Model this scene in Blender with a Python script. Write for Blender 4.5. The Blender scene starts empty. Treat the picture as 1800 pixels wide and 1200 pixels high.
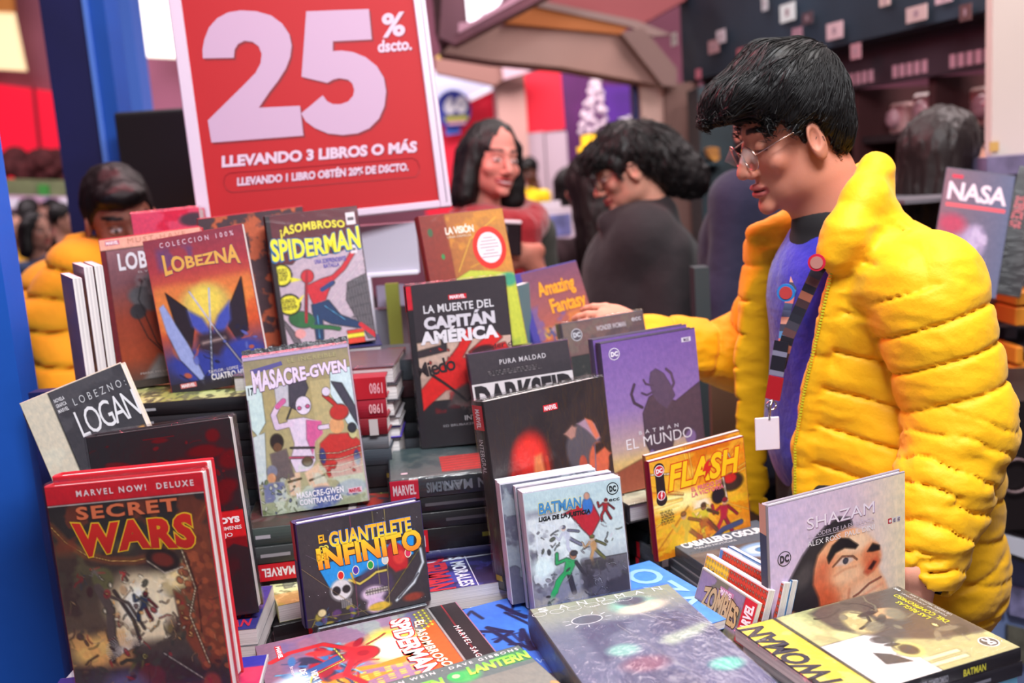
import bpy, math, random
import numpy as np
from mathutils import Matrix, Vector
random.seed(7)
SC = bpy.context.scene
COL = SC.collection

# ---------------------------------------------------------------- camera
F = 1750.0; PITCH = math.radians(9.5); ROLL = math.radians(4.0); CAM = np.array([0, 0, 1.56])
fw = np.array([0, math.cos(PITCH), -math.sin(PITCH)])
_u0 = np.array([0, math.sin(PITCH), math.cos(PITCH)]); _r0 = np.array([1.0, 0, 0])
cR = math.cos(ROLL)*_r0 - math.sin(ROLL)*_u0
cU = math.sin(ROLL)*_r0 + math.cos(ROLL)*_u0
cam = bpy.data.cameras.new('camera'); cam_o = bpy.data.objects.new('camera', cam); COL.objects.link(cam_o)
cam.sensor_width = 36; cam.lens = F/1800*36; cam.clip_start = 0.05; cam.clip_end = 100
M = Matrix.Identity(4)
for i in range(3):
    M[i][0] = cR[i]; M[i][1] = cU[i]; M[i][2] = -fw[i]; M[i][3] = CAM[i]
cam_o.matrix_world = M
cam.dof.use_dof = True; cam.dof.focus_distance = 1.30; cam.dof.aperture_fstop = 3.2
SC.camera = cam_o

# ---------------------------------------------------------------- world, exposure, lights
SC.view_settings.view_transform = 'Standard'; SC.view_settings.look = 'None'
SC.view_settings.exposure = 0.0; SC.view_settings.gamma = 1.0
SC.view_settings.use_curve_mapping = False
w_ = bpy.data.worlds.new('world'); SC.world = w_; w_.use_nodes = True
w_.node_tree.nodes['Background'].inputs[0].default_value = (0.62, 0.50, 0.58, 1)
w_.node_tree.nodes['Background'].inputs[1].default_value = 0.30

def area(name, loc, target, size, power, color=(1, 1, 1), size_y=None):
    l = bpy.data.lights.new(name, 'AREA'); l.energy = power; l.color = color
    l.shape = 'RECTANGLE'; l.size = size; l.size_y = size_y or size
    o = bpy.data.objects.new(name, l); COL.objects.link(o)
    o.location = loc; d = Vector(target) - Vector(loc)
    o.rotation_euler = d.to_track_quat('-Z', 'Y').to_euler()
    return o
area('ceiling_light', (0.40, 0.40, 2.95), (0.15, 1.25, 1.0), 1.0, 76, (0.95, 0.97, 1.0), 0.5)
area('ceiling_light', (1.1, 1.5, 3.0), (0.9, 1.6, 1.0), 1.0, 26, (1.0, 0.95, 0.9), 1.0)
area('ceiling_light', (-0.5, 3.0, 3.3), (-0.2, 2.6, 1.2), 1.6, 40, (1.0, 0.86, 0.86), 1.0)
area('ceiling_light', (1.2, 4.5, 3.4), (1.0, 4.5, 1.0), 2.0, 50, (1.0, 0.85, 0.82), 1.5)
area('hall_fill', (0.5, 7.6, 4.8), (0.6, 10.0, 1.5), 3.0, 300, (1.0, 0.88, 0.88), 2.0)  # fill lamp added to brighten the far centre booths
area('hall_fill', (-4.5, 7.0, 4.6), (-4.5, 11.0, 1.6), 2.5, 200, (1.0, 0.84, 0.9), 2.0)  # second added fill, brightens the far left of the hall
area('shop_fill', (1.9, 2.9, 2.9), (2.2, 4.0, 1.5), 0.8, 60, (1.0, 0.86, 0.86), 0.5)  # fill lamp added to brighten the merchandise shelves
area('red_stage_light', (-0.75, 2.15, 2.75), (0.55, 1.6, 1.45), 0.7, 30, (1.0, 0.08, 0.14), 0.7)

# ---------------------------------------------------------------- helpers
def W(x, y, Y):
    """pixel (1800x1200) -> world point on the vertical plane at distance Y"""
    r = fw + cR*((x-900)/F) - cU*((y-600)/F)
    return CAM + r*(Y/r[1])
def WZ(x, y, z):
    r = fw + cR*((x-900)/F) - cU*((y-600)/F)
    return CAM + r*((z-CAM[2])/r[2])
def lin(c):
    c = np.asarray(c, float)/255.0
    return np.where(c <= 0.04045, c/12.92, ((c+0.055)/1.055)**2.4)
def rgba(c): return (*[float(v) for v in lin(c)], 1.0)

_mats = {}
def mat(name, col, rough=0.5, metal=0.0, spec=0.5, noise=0.0, nscale=20.0, bump=0.0, bscale=60.0, coat=0.0, emit=None, estr=0.0, sheen=0.0, stretch=(1, 1, 1), sss=0.0):
    if name in _mats: return _mats[name]
    m = bpy.data.materials.new(name); m.use_nodes = True
    nt = m.node_tree; b = nt.nodes['Principled BSDF']
    b.inputs['Base Color'].default_value = rgba(col); b.inputs['Roughness'].default_value = rough
    b.inputs['Metallic'].default_value = metal; b.inputs['Specular IOR Level'].default_value = spec
    b.inputs['Coat Weight'].default_value = coat; b.inputs['Coat Roughness'].default_value = 0.12
    b.inputs['Sheen Weight'].default_value = sheen
    if sss:
        b.inputs['Subsurface Weight'].default_value = sss
        b.inputs['Subsurface Radius'].default_value = (0.012, 0.004, 0.002)
        b.inputs['Subsurface Scale'].default_value = 1.0
    tc = nt.nodes.new('ShaderNodeTexCoord'); mp = nt.nodes.new('ShaderNodeMapping')
    mp.inputs['Scale'].default_value = stretch
    nt.links.new(tc.outputs['Object'], mp.inputs['Vector'])
    if noise > 0:
        n = nt.nodes.new('ShaderNodeTexNoise'); n.inputs['Scale'].default_value = nscale; n.inputs['Detail'].default_value = 4
        nt.links.new(mp.outputs[0], n.inputs['Vector'])
        r = nt.nodes.new('ShaderNodeValToRGB'); c = lin(col)
        r.color_ramp.elements[0].position = 0.3; r.color_ramp.elements[1].position = 0.7
        r.color_ramp.elements[0].color = (*[float(v) for v in c*(1-noise)], 1)
        r.color_ramp.elements[1].color = (*[float(v) for v in np.minimum(c*(1+noise), 1)], 1)
        nt.links.new(n.outputs['Fac'], r.inputs['Fac']); nt.links.new(r.outputs['Color'], b.inputs['Base Color'])
    if bump > 0:
        n2 = nt.nodes.new('ShaderNodeTexNoise'); n2.inputs['Scale'].default_value = bscale; n2.inputs['Detail'].default_value = 3
        nt.links.new(mp.outputs[0], n2.inputs['Vector'])
        bp = nt.nodes.new('ShaderNodeBump'); bp.inputs['Strength'].default_value = bump; bp.inputs['Distance'].default_value = 0.01
        nt.links.new(n2.outputs['Fac'], bp.inputs['Height']); nt.links.new(bp.outputs[0], b.inputs['Normal'])
    if emit is not None:
        b.inputs['Emission Color'].default_value = rgba(emit); b.inputs['Emission Strength'].default_value = estr
    _mats[name] = m
    return m

def vmat(name, rough=0.5, coat=0.0, wrinkle=0.0, sss=0.0, estr=0.0, wscale=(14, 14, 14), bump=0.0, bscale=200):
    """material whose colour comes from the mesh's colour attribute (flat print, skin)"""
    if name in _mats: return _mats[name]
    m = bpy.data.materials.new(name); m.use_nodes = True
    nt = m.node_tree; b = nt.nodes['Principled BSDF']
    a = nt.nodes.new('ShaderNodeVertexColor'); a.layer_name = 'print'
    nt.links.new(a.outputs['Color'], b.inputs['Base Color'])
    b.inputs['Roughness'].default_value = rough
    b.inputs['Coat Weight'].default_value = coat; b.inputs['Coat Roughness'].default_value = 0.07; b.inputs['Specular IOR Level'].default_value = 0.32
    tc = nt.nodes.new('ShaderNodeTexCoord')
    if wrinkle > 0:
        mp = nt.nodes.new('ShaderNodeMapping'); mp.inputs['Scale'].default_value = wscale
        mp.inputs['Rotation'].default_value = (0, 0.6, 0.3)
        nt.links.new(tc.outputs['Object'], mp.inputs['Vector'])
        n = nt.nodes.new('ShaderNodeTexNoise'); n.inputs['Scale'].default_value = 1.0; n.inputs['Detail'].default_value = 5
        n.inputs['Distortion'].default_value = 1.4
        nt.links.new(mp.outputs[0], n.inputs['Vector'])
        bp = nt.nodes.new('ShaderNodeBump'); bp.inputs['Strength'].default_value = wrinkle; bp.inputs['Distance'].default_value = 0.01
        nt.links.new(n.outputs['Fac'], bp.inputs['Height']); nt.links.new(bp.outputs[0], b.inputs['Coat Normal'])
    if bump > 0:
        n = nt.nodes.new('ShaderNodeTexNoise'); n.inputs['Scale'].default_value = bscale; n.inputs['Detail'].default_value = 3
        nt.links.new(tc.outputs['Object'], n.inputs['Vector'])
        bp = nt.nodes.new('ShaderNodeBump'); bp.inputs['Strength'].default_value = bump; bp.inputs['Distance'].default_value = 0.002
        nt.links.new(n.outputs['Fac'], bp.inputs['Height']); nt.links.new(bp.outputs[0], b.inputs['Normal'])
    if sss:
        b.inputs['Subsurface Weight'].default_value = sss
        b.inputs['Subsurface Radius'].default_value = (0.012, 0.004, 0.002); b.inputs['Subsurface Scale'].default_value = 1.0
    if estr:
        nt.links.new(a.outputs['Color'], b.inputs['Emission Color']); b.inputs['Emission Strength'].default_value = estr
    _mats[name] = m
    return m

def mesh(name, V, Fc, m=None, parent=None, colors=None, smooth=False):
    me = bpy.data.meshes.new(name)
    V = np.asarray(V, np.float32).reshape(-1, 3)
    if isinstance(Fc, np.ndarray) and Fc.ndim == 2:
        n, k = Fc.shape
        me.vertices.add(len(V)); me.vertices.foreach_set('co', V.ravel())
        me.loops.add(n*k); me.loops.foreach_set('vertex_index', Fc.astype(np.int32).ravel())
        me.polygons.add(n); me.polygons.foreach_set('loop_start', np.arange(0, n*k, k, dtype=np.int32))
        me.update(calc_edges=True)
    else:
        me.from_pydata([tuple(map(float, v)) for v in V], [], [tuple(map(int, f)) for f in Fc])
    if colors is not None:
        at = me.color_attributes.new('print', 'FLOAT_COLOR', 'POINT')
        c = np.ones((len(V), 4), np.float32); c[:, :3] = colors
        at.data.foreach_set('color', c.ravel())
    if smooth:
        me.polygons.foreach_set('use_smooth', np.ones(len(me.polygons), bool))
    if m: me.materials.append(m)
    me.update()
    o = bpy.data.objects.new(name, me); COL.objects.link(o)
    if parent is not None: o.parent = parent
    return o
def tag(o, label, cat, group=None):
    o['label'] = label; o['category'] = cat
    if group: o['group'] = group
    return o
def empty(name, loc=(0, 0, 0), M4=None, label=None, cat=None, group=None):
    o = bpy.data.objects.new(name, None); COL.objects.link(o); o.empty_display_size = 0.05
    if M4 is not None: o.matrix_world = M4
    else: o.location = [float(v) for v in loc]
    if label: tag(o, label, cat, group)
    return o
class MB:
    """collects shapes into one mesh"""
    def __init__(s): s.V = []; s.F = []; s.C = []; s.n = 0
    def add(s, V, Fc, col=None):
        V = np.asarray(V, float).reshape(-1, 3)
        s.V.append(V); s.F += [tuple(int(i)+s.n for i in f) for f in Fc]; s.n += len(V)
        s.C.append(np.tile(lin(col) if col is not None else [1, 1, 1], (len(V), 1)))
    def box(s, x0, x1, y0, y1, z0, z1, bev=0.0, col=None):
        if bev <= 0:
            V = [(x, y, z) for x in (x0, x1) for y in (y0, y1) for z in (z0, z1)]
            s.add(V, [(0, 1, 3, 2), (4, 6, 7, 5), (0, 4, 5, 1), (2, 3, 7, 6), (0, 2, 6, 4), (1, 5, 7, 3)], col); return
        V = []; idx = {}
        for i, (x, sx) in enumerate(((x0, 1), (x1, -1))):
            for j, (y, sy) in enumerate(((y0, 1), (y1, -1))):
                for k, (z, sz) in enumerate(((z0, 1), (z1, -1))):
                    for a in range(3):
                        p = [x+sx*bev, y+sy*bev, z+sz*bev]; p[a] = (x, y, z)[a]
                        idx[i, j, k, a] = len(V); V.append(p)
        I = idx; Fc = []
        Fc += [(I[0,0,0,0], I[0,0,1,0], I[0,1,1,0], I[0,1,0,0]), (I[1,0,0,0], I[1,1,0,0], I[1,1,1,0], I[1,0,1,0]),
               (I[0,0,0,1], I[1,0,0,1], I[1,0,1,1], I[0,0,1,1]), (I[0,1,0,1], I[0,1,1,1], I[1,1,1,1], I[1,1,0,1]),
               (I[0,0,0,2], I[0,1,0,2], I[1,1,0,2], I[1,0,0,2]), (I[0,0,1,2], I[1,0,1,2], I[1,1,1,2], I[0,1,1,2])]
        for j in (0, 1):
            for k in (0, 1):
                Fc.append((I[0,j,k,1], I[0,j,k,2], I[1,j,k,2], I[1,j,k,1]))
        for i in (0, 1):
            for k in (0, 1): Fc.append((I[i,0,k,0], I[i,0,k,2], I[i,1,k,2], I[i,1,k,0]))
        for i in (0, 1):
            for j in (0, 1): Fc.append((I[i,j,0,0], I[i,j,0,1], I[i,j,1,1], I[i,j,1,0]))
        for i in (0, 1):
            for j in (0, 1):
                for k in (0, 1): Fc.append((I[i,j,k,0], I[i,j,k,1], I[i,j,k,2]))
        s.add(V, Fc, col)
    def prism(s, pts, y0, y1, col=None):
        """polygon of (x, z) extruded along y"""
        n = len(pts)
        V = [(x, y0, z) for x, z in pts] + [(x, y1, z) for x, z in pts]
        Fc = [tuple(range(n)), tuple(range(2*n-1, n-1, -1))] + [(i, (i+1) % n, n+(i+1) % n, n+i) for i in range(n)]
        s.add(V, Fc, col)
    def tube(s, pts, r, n=8, col=None, cap=True):
        pts = np.asarray(pts, float); k = len(pts)
        rr = np.full(k, r) if np.isscalar(r) else np.asarray(r, float)
        V = []; up = np.array([0, 0, 1.0])
        for i in range(k):
            d = pts[min(i+1, k-1)] - pts[max(i-1, 0)]; d = d/(np.linalg.norm(d)+1e-12)
            a = np.cross(d, up)
            if np.linalg.norm(a) < 1e-3: a = np.cross(d, [1, 0, 0])
            a /= np.linalg.norm(a); b = np.cross(d, a)
            for j in range(n):
                t = 2*math.pi*j/n; V.append(pts[i]+rr[i]*(math.cos(t)*a+math.sin(t)*b))
        Fc = [(i*n+j, i*n+(j+1) % n, (i+1)*n+(j+1) % n, (i+1)*n+j) for i in range(k-1) for j in range(n)]
        if cap: Fc += [tuple(range(n))[::-1], tuple((k-1)*n+j for j in range(n))]
        s.add(V, Fc, col)
    def ell(s, c, r, nu=12, nv=8, col=None):
        V = []; Fc = []
        for i in range(nv+1):
            th = math.pi*i/nv
            for j in range(nu):
                ph = 2*math.pi*j/nu
                V.append((c[0]+r[0]*math.sin(th)*math.cos(ph), c[1]+r[1]*math.sin(th)*math.sin(ph), c[2]+r[2]*math.cos(th)))
        for i in range(nv):
            for j in range(nu):
                Fc.append((i*nu+j, (i+1)*nu+j, (i+1)*nu+(j+1) % nu, i*nu+(j+1) % nu))
        s.add(V, Fc, col)
    def build(s, name, m, parent=None, colors=False, smooth=False):
        return mesh(name, np.concatenate(s.V), s.F, m, parent, np.concatenate(s.C) if colors else None, smooth)

def fbm(P, scale, seed=0, octv=3):
    """cheap smooth value noise on points (N,3) or (N,2), range about -1..1"""
    rng = np.random.RandomState(seed); P = np.asarray(P, float)*scale; out = np.zeros(P.shape[0]); amp = 1.0; tot = 0
    for o in range(octv):
        T = rng.rand(16, 16, 16)*2-1
        Q = P + rng.rand(P.shape[1])*16
        if Q.shape[1] == 2: Q = np.c_[Q, np.zeros(len(Q))]
        i = np.floor(Q).astype(int); f = Q-i; f = f*f*(3-2*f); i0 = i % 16; i1 = (i+1) % 16
        def g(a, b, c): return T[a, b, c]
        x0, y0, z0 = i0.T; x1, y1, z1 = i1.T; fx, fy, fz = f.T
        v = ((g(x0,y0,z0)*(1-fx)+g(x1,y0,z0)*fx)*(1-fy)+(g(x0,y1,z0)*(1-fx)+g(x1,y1,z0)*fx)*fy)*(1-fz) + \
            ((g(x0,y0,z1)*(1-fx)+g(x1,y0,z1)*fx)*(1-fy)+(g(x0,y1,z1)*(1-fx)+g(x1,y1,z1)*fx)*fy)*fz
        out += v*amp; tot += amp; amp *= 0.5; P = P*2.03
    return out/tot*1.4

# ---------------------------------------------------------------- signed distance bodies -> one continuous mesh
def sd_ell(p, c, r, R=None):
    q = p-np.asarray(c)
    if R is not None: q = q@R
    r = np.asarray(r, float)
    k0 = np.linalg.norm(q/r, axis=1); k1 = np.linalg.norm(q/(r*r), axis=1)+1e-9
    return k0*(k0-1)/k1
def sd_cone(p, a, b, ra, rb, flat=None):
    """tapered capsule; flat=(direction, factor) squashes it along a direction"""
    a = np.asarray(a, float); b = np.asarray(b, float)
    ba = b-a; pa = p-a; h = np.clip(pa@ba/(ba@ba), 0, 1)
    q = pa-h[:, None]*ba
    if flat is not None:
        d = np.asarray(flat[0], float); d = d/np.linalg.norm(d); s_ = q@d
        q = q+d*(s_*(flat[1]-1))[:, None]
    return np.linalg.norm(q, axis=1)-(ra+(rb-ra)*h)
def smin(a, b, k):
    h = np.clip(0.5+0.5*(b-a)/k, 0, 1); return b*(1-h)+a*h-k*h*(1-h)
def smax(a, b, k): return -smin(-a, -b, k)
def rotm(axis, deg):
    return np.array(Matrix.Rotation(math.radians(deg), 3, axis))
def surface(fn, lo, hi, h):
    """surface nets on the zero level of fn, evaluated only near the surface"""
    lo = np.asarray(lo, float); hi = np.asarray(hi, float); B = 4
    n = np.maximum(np.ceil((hi-lo)/(h*B)).astype(int), 1)
    g = np.stack(np.meshgrid(*[np.arange(k) for k in n], indexing='ij'), -1).reshape(-1, 3)
    d = fn(lo+(g+0.5)*h*B)
    g = g[np.abs(d) < h*B*1.6]
    N = n*B+1
    D = np.full(N, np.nan, np.float32)
    loc = np.stack(np.meshgrid(*[np.arange(B+1)]*3, indexing='ij'), -1).reshape(-1, 3)
    idx = (g[:, None, :]*B+loc[None]).reshape(-1, 3)
    flat = np.unique(np.ravel_multi_index(idx.T, N))
    P = np.stack(np.unravel_index(flat, N), -1)
    D.ravel()[flat] = fn(lo+P*h)
    S = [D[i:N[0]-1+i, j:N[1]-1+j, k:N[2]-1+k] for i in (0, 1) for j in (0, 1) for k in (0, 1)]
    ok = ~np.isnan(sum(S)); mn = np.minimum.reduce(S); mx = np.maximum.reduce(S)
    cell = ok & (mn < 0) & (mx >= 0)
    ci = np.argwhere(cell); vid = np.full(cell.shape, -1, np.int64); vid[cell] = np.arange(len(ci))
    corners = np.array([(i, j, k) for i in (0, 1) for j in (0, 1) for k in (0, 1)])
    vals = np.stack([s_[cell] for s_ in S], 1)
    acc = np.zeros((len(ci), 3)); cnt = np.zeros(len(ci))
    for a in range(8):
        for b in range(a+1, 8):
            if np.abs(corners[a]-corners[b]).sum() != 1: continue
            va, vb = vals[:, a], vals[:, b]; m_ = (va < 0) != (vb < 0)
            t = np.where(m_, va/(va-vb+1e-20), 0)
            acc += np.where(m_[:, None], corners[a]+(corners[b]-corners[a])*t[:, None], 0); cnt += m_
    V = lo+(ci+acc/cnt[:, None])*h
    quads = []
    for ax in range(3):
        sl0 = [slice(None)]*3; sl1 = [slice(None)]*3; sl0[ax] = slice(0, -1); sl1[ax] = slice(1, None)
        A = D[tuple(sl0)]; Bv = D[tuple(sl1)]
        cr = ((A < 0) != (Bv < 0)) & ~np.isnan(A) & ~np.isnan(Bv)
        e = np.argwhere(cr); o1, o2 = [(1, 2), (2, 0), (0, 1)][ax]
        e = e[(e[:, o1] > 0) & (e[:, o2] > 0) & (e[:, o1] < N[o1]-1) & (e[:, o2] < N[o2]-1)]
        q = []
        for (da, db) in ((0, 0), (-1, 0), (-1, -1), (0, -1)):
            c = e.copy(); c[:, o1] += da; c[:, o2] += db; q.append(vid[c[:, 0], c[:, 1], c[:, 2]])
        q = np.stack(q, 1); flip = A[e[:, 0], e[:, 1], e[:, 2]] < 0
        q[~flip] = q[~flip][:, ::-1]
        quads.append(q[(q >= 0).all(1)])
    return V, np.concatenate(quads)
# ---------------------------------------------------------------- printed matter: flat colours on a fine grid of the cover
class Art:
    def __init__(s, w, h, base, res=None):
        res = res or 0.0013
        s.nx = max(int(w/res), 12); s.ny = max(int(h/res), 12); s.asp = h/w
        s.U, s.Vv = np.meshgrid(np.linspace(0, 1, s.nx), np.linspace(0, 1, s.ny))
        s.c = np.zeros((s.ny, s.nx, 3)); s.c[:] = base
    def mix(s, m_, col, a=1.0):
        m_ = np.clip(m_, 0, 1)*a
        s.c = s.c*(1-m_[..., None]) + np.asarray(col, float)*m_[..., None]; return s
    def grad(s, stops, v0=0, v1=1, ax='v'):
        t = s.Vv if ax == 'v' else s.U
        ps = [p for p, _ in stops]
        g = np.stack([np.interp(t, ps, [c[k] for _, c in stops]) for k in range(3)], -1)
        m_ = ((t >= v0) & (t <= v1))[..., None]
        s.c = np.where(m_, g, s.c); return s
    def rect(s, u0, v0, u1, v1, col, a=1):
        return s.mix(((s.U >= u0) & (s.U <= u1) & (s.Vv >= v0) & (s.Vv <= v1)).astype(float), col, a)
    def ell(s, cu, cv, ru, rv, col, soft=0.15, ang=0, a=1):
        x = s.U-cu; y = (s.Vv-cv)*s.asp; t = math.radians(ang)
        X = x*math.cos(t)+y*math.sin(t); Y = -x*math.sin(t)+y*math.cos(t)
        d = np.sqrt((X/ru)**2+(Y/(rv*s.asp))**2)
        return s.mix((1+soft/2-d)/max(soft, 0.02), col, a)
    def poly(s, pts, col, soft=0.006, a=1):
        x = s.U; y = s.Vv*s.asp; ins = np.zeros(x.shape, bool); dist = np.full(x.shape, 9.0)
        P = [(p[0], p[1]*s.asp) for p in pts]
        for i in range(len(P)):
            (x0, y0), (x1, y1) = P[i], P[(i+1) % len(P)]
            if y0 != y1:
                c_ = ((y0 > y) != (y1 > y)) & (x < (x1-x0)*(y-y0)/(y1-y0)+x0); ins ^= c_
            dx, dy = x1-x0, y1-y0; L = dx*dx+dy*dy+1e-12
            t = np.clip(((x-x0)*dx+(y-y0)*dy)/L, 0, 1)
            dist = np.minimum(dist, np.hypot(x-x0-t*dx, y-y0-t*dy))
        sd = np.where(ins, dist, -dist)
        return s.mix(0.5+sd/(2*soft), col, a)
    def line(s, pts, wd, col, a=1, soft=0.004):
        x = s.U; y = s.Vv*s.asp; dist = np.full(x.shape, 9.0)
        for i in range(len(pts)-1):
            x0, y0 = pts[i][0], pts[i][1]*s.asp; x1, y1 = pts[i+1][0], pts[i+1][1]*s.asp
            dx, dy = x1-x0, y1-y0; L = dx*dx+dy*dy+1e-12
            t = np.clip(((x-x0)*dx+(y-y0)*dy)/L, 0, 1)
            dist = np.minimum(dist, np.hypot(x-x0-t*dx, y-y0-t*dy))
        return s.mix((wd/2+soft-dist)/(2*soft), col, a)
    def cloud(s, col, scale=4, thr=0.1, a=0.8, seed=0, soft=0.25, st=(1, 1), box=None):
        P = np.c_[s.U.ravel()*st[0], s.Vv.ravel()*s.asp*st[1]]
        n = fbm(P, scale, seed, 4).reshape(s.U.shape)
        m_ = np.clip((n-thr)/soft+0.5, 0, 1)
        if box is not None:
            u0, v0, u1, v1 = box; e = 0.05
            m_ = m_*np.clip((s.U-u0)/e+.5, 0, 1)*np.clip((u1-s.U)/e+.5, 0, 1)*np.clip((s.Vv-v0)/e+.5, 0, 1)*np.clip((v1-s.Vv)/e+.5, 0, 1)
        return s.mix(m_, col, a)
    def busy(s, n, pal, box=(0, 0, 1, 1), size=(0.02, 0.08), seed=0, lines=0.4, a=0.9):
        r = random.Random(seed)
        for _ in range(n):
            cu = r.uniform(box[0], box[2]); cv = r.uniform(box[1], box[3]); c = r.choice(pal)
            z = r.uniform(*size); t = r.uniform(0, 180)
            if r.random() < lines:
                pts = [(cu, cv)]; an = r.uniform(0, 6.28)
                for _k in range(3):
                    an += r.uniform(-.7, .7); pts.append((pts[-1][0]+z*math.cos(an), pts[-1][1]+z*math.sin(an)/s.asp))
                s.line(pts, z*0.22, c, a)
            else: s.ell(cu, cv, z, z*r.uniform(.3, .8)/s.asp, c, 0.5, t, a)
        return s
    def print_lines(s, u0, v0, u1, v1, col, rows=3, seed=1, a=0.8):
        """fine print too small to read"""
        r = random.Random(seed); hgt = (v1-v0)/rows
        for k in range(rows):
            u = u0+r.uniform(0, .08)*(u1-u0); end = u1-r.uniform(0, .15)*(u1-u0)
            while u < end:
                l = r.uniform(.012, .04); s.rect(u, v0+k*hgt, min(u+l, end), v0+(k+.5)*hgt, col, a); u += l+.012
        return s
    def figure(s, cu, cv, sz, suit, skin, dark, lean=0, seed=0, cape=None):
        """a small plain stand-in figure in motion"""
        r = random.Random(seed); A = s.asp
        def P(x, y): t = math.radians(lean); return (cu+(x*math.cos(t)-y*math.sin(t))*sz, cv+(x*math.sin(t)+y*math.cos(t))*sz/A)
        if cape: s.poly([P(-.1, -.3), P(.15, -.3), P(.6, .25), P(.2, .4), P(.35, .55), P(-.1, .35)], cape)
        s.line([P(-.05, .15), P(-.22, .5), P(-.18, .85)], sz*.16, suit); s.line([P(.07, .15), P(.25, .42), P(.45, .7)], sz*.16, dark)
        s.poly([P(-.2, -.32), P(.2, -.32), P(.12, .2), P(-.12, .2)], suit, 0.01)
        s.line([P(-.18, -.26), P(-.45, -.05), P(-.55, -.35)], sz*.11, suit); s.line([P(.18, -.26), P(.42, -.1), P(.62, .05)], sz*.11, dark)
        s.ell(*P(0, -.47), sz*.12, sz*.15/A, skin, .2); s.ell(*P(0.01, -.53), sz*.12, sz*.09/A, dark, .2)
        return s

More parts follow.
